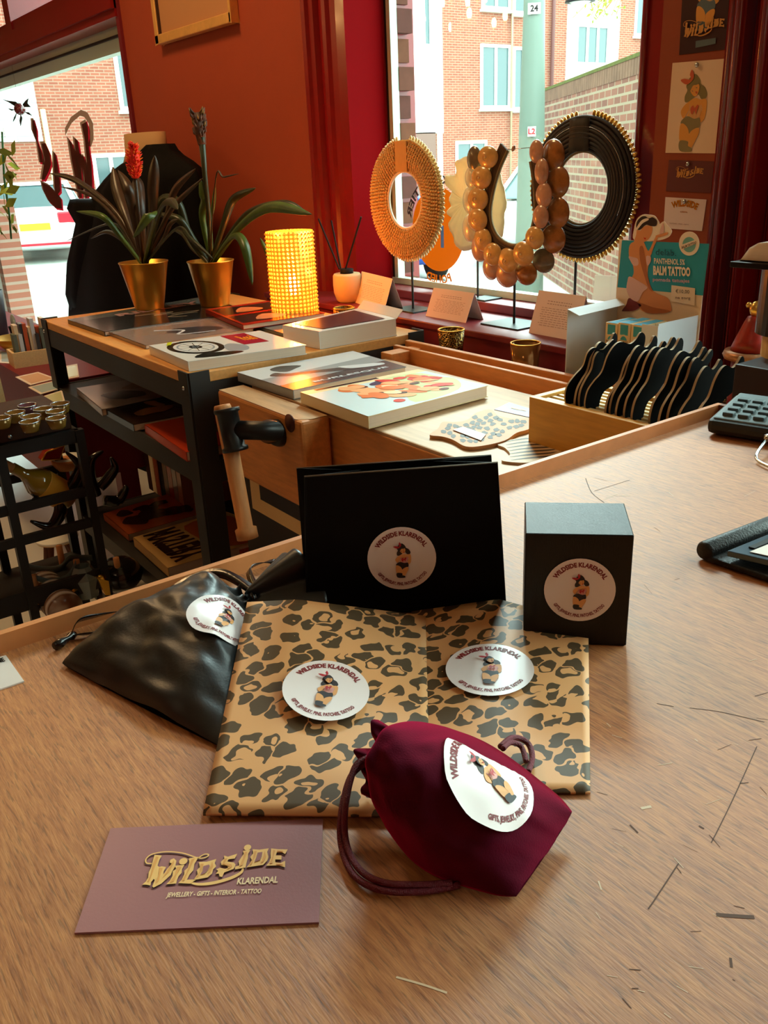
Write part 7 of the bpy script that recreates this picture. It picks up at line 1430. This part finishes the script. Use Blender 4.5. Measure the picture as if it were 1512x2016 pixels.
# pegs, straps, vase, brushes on the bottom shelf
def peg(x0, y0, x1, y1, lab, X): t = thing('wooden_peg', lab, 'peg', P(x1, y1, 'x', X), 'upright wooden pegs on the rack shelf'); MB().tube([P(x1, y1, 'x', X), P(x0, y0, 'x', X)], .008, M['dowel'], 12).build('peg', t)
peg(116, 1074, 132, 1160, 'upright wooden peg behind, left of the centre one', LX - .14); peg(150, 1102, 160, 1180, 'upright wooden peg in the centre of the rack bottom shelf', LX - .06); peg(66, 1132, 78, 1200, 'upright wooden peg left of the striped vase', LX - .06); peg(228, 1098, 236, 1140, 'short red-brown peg far right, beyond the rack post', LX - .12)
M['strap'] = mat('grey_leather_strap', rgb(96, 108, 108), .5)
def strap(pts, X, lab): 
    pa = crom([P(x, y, 'x', X) for x, y in pts], 7); t = thing('leather_strap', lab, 'strap', tuple(pa[0])); MB().raw(sum([[p + V(0, 0, .008), p - V(0, 0, .008)] for p in pa], []), [(2 * i, 2 * i + 1, 2 * i + 3, 2 * i + 2) for i in range(len(pa) - 1)], M['strap'], True).build('strap', t, solid=.002)
strap([(46, 1112), (80, 1120), (118, 1118), (135, 1100), (148, 1098), (182, 1098)], LX - .12, 'upper grey leather strap sagging between the pegs'); strap([(72, 1138), (100, 1145), (130, 1138), (145, 1120), (150, 1108)], LX - .05, 'lower grey leather strap sagging between the pegs')
c0 = P(88, 1155, 'x', LX - .1); c1_ = P(120, 1190, 'x', LX + .0); t = thing('striped_vase', 'striped brown and cream lidded stone vase lying on the rack bottom shelf', 'vase', tuple(c1_)); 
sv = NT('striped_stone'); tc = sv.add('ShaderNodeTexCoord'); wv = sv.add('ShaderNodeTexWave', Scale=14.0, Distortion=3.0); sv.link(tc.outputs['Object'], wv.inputs['Vector']); cr_ = sv.add('ShaderNodeValToRGB'); cr_.color_ramp.elements[0].color = (*rgb(236, 220, 196), 1); cr_.color_ramp.elements[1].color = (*rgb(120, 76, 50), 1); sv.link(wv.outputs['Fac'], cr_.inputs[0]); sv.link(cr_.outputs[0], sv.b.inputs['Base Color']); sv.b.inputs['Roughness'].default_value = .2
dv = (c1_ - c0); MB().lathe([(0, -.03), (.03, -.028), (.042, -.005), (.044, .03), (.042, dv.length + .03), (0, dv.length + .04)], c0, sv.m, 32, axis=dv).build('vase', t)
for (x0, y0, x1, y1, lab) in ((131, 1145, 152, 1172, 'black and brass brush right of the striped vase'), (58, 1176, 74, 1200, 'black and brass brush left of the striped vase')):
    a_, c_ = P(x0, y0, 'x', LX - .02), P(x1, y1, 'x', LX + .01); t = thing('brass_brush', lab, 'brush', tuple(c_), 'brass and black brushes on the rack shelf'); MB().tube([a_, c_], .009, M['black'], 12).build('handle', t); MB().tube([a_ + (c_ - a_) * .35, a_ + (c_ - a_) * .8], .0096, M['gold'], 12).build('ferrule', t)
c = P(168, 1150, 'x', LX - .02); t = thing('glass_jar', 'clear faceted glass jar at the foot of the rack post', 'jar', c); MB().lathe([(0, -.03), (.03, -.03), (.036, .02), (.02, .05), (.018, .05), (.03, .0), (0, -.02)], c, mat('bluish_glass', rgb(120, 136, 136), .1, spec=.9), 8, smooth=False).build('jar', t)
c = P(205, 1150, 'x', LX + .02); t = thing('gold_ornament', 'angular gold ornament beside the glass jar', 'ornament', c); b = MB(); b.prism([P(x, y, 'x', LX + .02) for x, y in ((192, 1138), (214, 1144), (218, 1172), (208, 1172))], V(-.02, 0, 0), M['gold']); b.build('body', t); b = MB(); b.ball(P(200, 1136, 'x', LX + .02), .010, M['gold'], 8, (1.6, 1, .6)); b.build('knob', t)
c = P(236, 1130, 'x', LX - .15); t = thing('dark_vase', 'round black vase in shadow under the trolley shelf', 'vase', c); MB().ball(c, .06, M['horn'], 20, (1, 1, .8)).build('body', t)
# white topped stool in the back
q = P(126, 1128, 'z', 0); SH = onvert(q, 142, 1050); st = thing('stool', 'small white topped stool with splayed wooden legs behind the rack', 'stool', (q.x, q.y, 0)); R_ = 40.0 * (q - EYE).dot(FW) / FPX
MB().lathe([(0, SH - .010), (R_ * .96, SH - .010), (R_, SH - .008), (R_, SH - .002), (R_ * .98, SH), (0, SH)], (q.x, q.y, 0), M['white'], 48).build('seat', st); MB().lathe([(R_ * .5, SH - .016), (R_ * .95, SH - .013), (R_ * .96, SH - .0095), (0, SH - .0095)], (q.x, q.y, 0), M['ash'], 40).build('seat_rim', st)
for a in (.7, 2.3, 3.9, 5.4): MB().tube([V(q.x + math.cos(a) * R_ * .55, q.y + math.sin(a) * R_ * .55, SH - .012), V(q.x + math.cos(a) * R_, q.y + math.sin(a) * R_, 0)], [R_ * .16, R_ * .09], mat('walnut_leg', rgb(96, 56, 40), .5) if 'wl' not in M else M['wl'], 12).build('leg', st)
# ------------------------------------------------------------------ things on the left window ledge
a_ = P(30, 726, 'z', LEZ); c_ = P(124, 712, 'z', LEZ); hb = P(30, 705, 'y', a_.y).z - LEZ
ob2 = thing('card_organiser', 'pale wooden organiser filled with upright cards on the left window ledge', 'organiser', ((a_.x + c_.x) / 2, a_.y + .04, LEZ)); xd = (c_ - a_); Ln = xd.length; xd.normalize(); yd = V(-xd.y, xd.x, 0); dep = .10
def ob3(u0, v0, z0, u1, v1, z1, m, n, par): t_, b_ = obx(a_, xd, yd, u0, v0, z0, u1, v1, z1); return MB().hexa(t_, b_, m).build(n, par)
hb = max(hb, .05)
for args in ((0, 0, 0, Ln, .008, hb), (0, dep - .008, 0, Ln, dep, hb), (0, .008, 0, .008, dep - .008, hb), (Ln - .008, .008, 0, Ln, dep - .008, hb)): ob3(*args, M['ash'], 'side', ob2)
ob3(.008, .008, 0, Ln - .008, dep - .008, .006, M['ash'], 'bottom', ob2)
random.seed(31); cols = [ink('greyleaf', 100, 110, 96, r=.6), ink('cream', 226, 200, 160), ink('palegrey', 206, 210, 214), ink('charcoal', 62, 62, 66), ink('clayred', 190, 84, 44, r=.6)]
for k in range(14):
    u = .015 + (Ln - .04) * k / 13; v = random.uniform(.015, .04); t = thing('greeting_card', 'thin upright card in the wooden organiser on the ledge', 'card', tuple(a_ + xd * u + yd * v + V(0, 0, .006)), 'cards standing in the wooden organiser'); t_, b_ = obx(a_, xd, yd, u, v, .006, u + .012, v + .045, .10 + random.uniform(0, .05)); MB().hexa(t_, b_, cols[k % 5]).build('card', t)
for k, (pts, col, lab) in enumerate((([(30, 742), (75, 732), (112, 745), (60, 758)], ink('palepeach', 230, 190, 160), 'peach'), ([(55, 762), (112, 748), (122, 764), (80, 776)], ink('paleblue', 176, 204, 216), 'pale blue'), ([(84, 780), (122, 768), (128, 790), (106, 798)], ink('palelime', 216, 222, 180), 'lime'), ([(0, 690), (28, 694), (28, 716), (0, 714)], ink('paleblue', 176, 204, 216), 'blue and white'), ([(130, 720), (152, 716), (156, 742), (132, 746)], ink('palelime', 216, 222, 180), 'pale green'))):
    q = [P(x, y, 'z', LEZ + .002) for x, y in pts]; t = thing('art_print', lab + ' art print lying flat on the left window ledge', 'print', sum(q, Vector()) / 4, 'art prints spread on the left ledge'); MB().slab(q, .0018, M['paper']).build('sheet', t); cq = sum(q, Vector()) / 4; MB().slab([cq + (p - cq) * .8 + V(0, 0, .0004) for p in q], .0002, col).build('picture', t)
t = thing('plant_pot', 'large dark grey pot with a made-up tall cactus for a green reflection at the left picture edge', 'potted plant', P(2, 660, 'z', LEZ)); c = P(-2, 668, 'z', LEZ); c = V(c.x, c.y, LEZ); t.location = c; t['_org'] = list(c); dp = (c - EYE).dot(FW); zz = P(0, 580, 'y', c.y).z - LEZ; rr = 24 * dp / FPX
MB().lathe([(0, 0), (rr * .8, 0), (rr, zz), (rr * .94, zz), (rr * .92, zz - .02), (0, zz - .02)], c, mat('grey_pot', rgb(84, 92, 104), .5), 40).build('pot', t)
M['cactus'] = mat('reflection_green', rgb(60, 120, 70), .6)  # tall cactus and its leaves are made up to stand for a green reflection
b = MB(); ctop = P(12, 300, 'y', c.y).z; 
for k in range(8): a = k * math.pi / 4; b.tube([c + V(.01 * math.cos(a), .01 * math.sin(a), zz - .02), c + V(.025 * math.cos(a) + .02, .025 * math.sin(a), zz + .1), V(c.x + .03 + .02 * math.cos(a), c.y + .02 * math.sin(a), ctop - .05), V(c.x + .03, c.y, ctop)], [.018, .022, .02, .004], M['cactus'], 8)
b.build('cactus', t); b = MB(); random.seed(17)
for k in range(26): p = P(random.uniform(0, 30), random.uniform(260, 470), 'y', c.y - .05); d1 = V(random.uniform(-1, 1), random.uniform(-.5, .5), random.uniform(-1, .5)).normalized() * .03; d2 = d1.cross(V(0, 1, .2)).normalized() * .014; b.raw([p - d1, p + d2, p + d1, p - d2], [(0, 1, 2, 3)], lm)
b.tube([P(4, 260, 'y', c.y - .05), P(8, 350, 'y', c.y - .05), P(18, 420, 'y', c.y - .05), P(22, 470, 'y', c.y - .05)], .003, M['cactus']); b.build('reflected_leaves', t, weld=False)
c = P(31, 660, 'z', LEZ); c = V(c.x, c.y, LEZ); t = thing('small_cactus', 'tiny pale cactus in a black pot on the left window ledge', 'potted plant', c); dp = (c - EYE).dot(FW); k_ = dp / FPX
MB().lathe([(0, 0), (8 * k_, 0), (11 * k_, 18 * k_), (0, 18 * k_)], c, M['blackm'], 20).build('pot', t); b = MB(); b.ball(c + V(0, 0, 28 * k_), 8 * k_, mat('pale_cactus', rgb(190, 200, 180), .7), 10, (.6, .6, 1.7)); b.ball(c + V(6 * k_, 0, 24 * k_), 4 * k_, bpy.data.materials['pale_cactus'], 8, (.6, .6, 1.7)); b.build('cactus', t)
c = P(38, 690, 'z', LEZ); c = V(c.x, c.y, LEZ); t = thing('brass_bowl', 'shallow brass bowl on the left window ledge', 'bowl', c); MB().lathe([(0, 0), (.04, 0), (.085, .05), (.08, .05), (.036, .006), (0, .006)], c, M['gold2'], 30).build('bowl', t)
# wooden strip at the far left
q = [P(x, y, 'x', LX - .5) for x, y in ((-20, 740), (0, 742), (14, 800), (-6, 800))]; t = thing('wooden_board', 'upright narrow pale wooden board at the left picture edge', 'board', tuple(q[3])); MB().prism(q, V(-.02, 0, 0), M['ash']).build('board', t)
# hanging beetle ornament on the pane
OY = GY - .05; t = thing('hanging_ornament', 'dark winged glass bauble ornament hanging at the left window', 'ornament', P(38, 212, 'y', OY)); cb = P(39, 215, 'y', OY); k_ = (cb - EYE).dot(FW) / FPX
M['bauble'] = mat('dark_red_glass', rgb(90, 16, 20), .08, spec=.8, coat=.6); M['wing'] = mat('dark_wing', rgb(34, 40, 30), .5, metal=.3)
MB().ball(cb, 11 * k_, M['bauble'], 18).build('bauble', t)
def wing(pts, n='wing'): L = [P(x, y, 'y', OY - .01) for x, y in pts]; MB().prism(L, V(0, .004, 0), M['wing']).build(n, t)
wing([(30, 210), (18, 202), (3, 195), (14, 198), (30, 200), (36, 205)]); wing([(44, 206), (50, 198), (55, 194), (53, 203), (60, 211), (48, 211)])
for pts in ([(30, 216), (14, 213), (22, 218)], [(32, 222), (27, 232), (25, 240), (30, 232)], [(40, 226), (38, 238), (40, 248), (43, 232)], [(48, 220), (56, 221), (63, 228), (54, 225)]): wing(pts, 'leg')
MB().tube([cb + V(0, 0, 11 * k_), cb + V(0, 0, .9)], .0008, M['black'], 5).build('thread', t)
# brick pier outside the left window
a_ = P(16, 500, 'y', GY + .2); MB().box((a_.x - .5, GY + .12, ZS), (a_.x + .06, GY + .3, P(16, 395, 'y', GY + .2).z), M['brickf']).build('wall_pier', kind='structure', base=(0, 0, 0)); MB().box((a_.x - .16, GY + .05, ZS), (a_.x - .05, GY + .12, P(16, 460, 'y', GY + .2).z), M['white']).build('trim_6', kind='structure')
# chandelier of the shop, seen mirrored in the front window
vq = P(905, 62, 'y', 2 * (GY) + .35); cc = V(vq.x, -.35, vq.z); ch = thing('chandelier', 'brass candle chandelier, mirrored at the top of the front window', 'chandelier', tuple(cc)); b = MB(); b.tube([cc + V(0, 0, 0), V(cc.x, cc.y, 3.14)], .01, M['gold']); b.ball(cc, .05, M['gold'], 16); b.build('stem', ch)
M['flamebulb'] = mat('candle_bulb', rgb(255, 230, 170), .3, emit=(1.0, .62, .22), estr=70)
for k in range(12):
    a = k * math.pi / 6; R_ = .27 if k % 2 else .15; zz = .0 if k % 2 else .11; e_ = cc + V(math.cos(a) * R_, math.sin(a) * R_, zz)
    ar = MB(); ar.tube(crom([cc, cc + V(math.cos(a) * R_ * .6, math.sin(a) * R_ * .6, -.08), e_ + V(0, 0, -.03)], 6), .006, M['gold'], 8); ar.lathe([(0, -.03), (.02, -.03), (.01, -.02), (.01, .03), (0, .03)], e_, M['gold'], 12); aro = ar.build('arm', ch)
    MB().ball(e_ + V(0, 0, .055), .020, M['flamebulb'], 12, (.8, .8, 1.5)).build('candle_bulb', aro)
for o_ in list(bpy.data.objects):
    if '_org' in o_: del o_['_org']
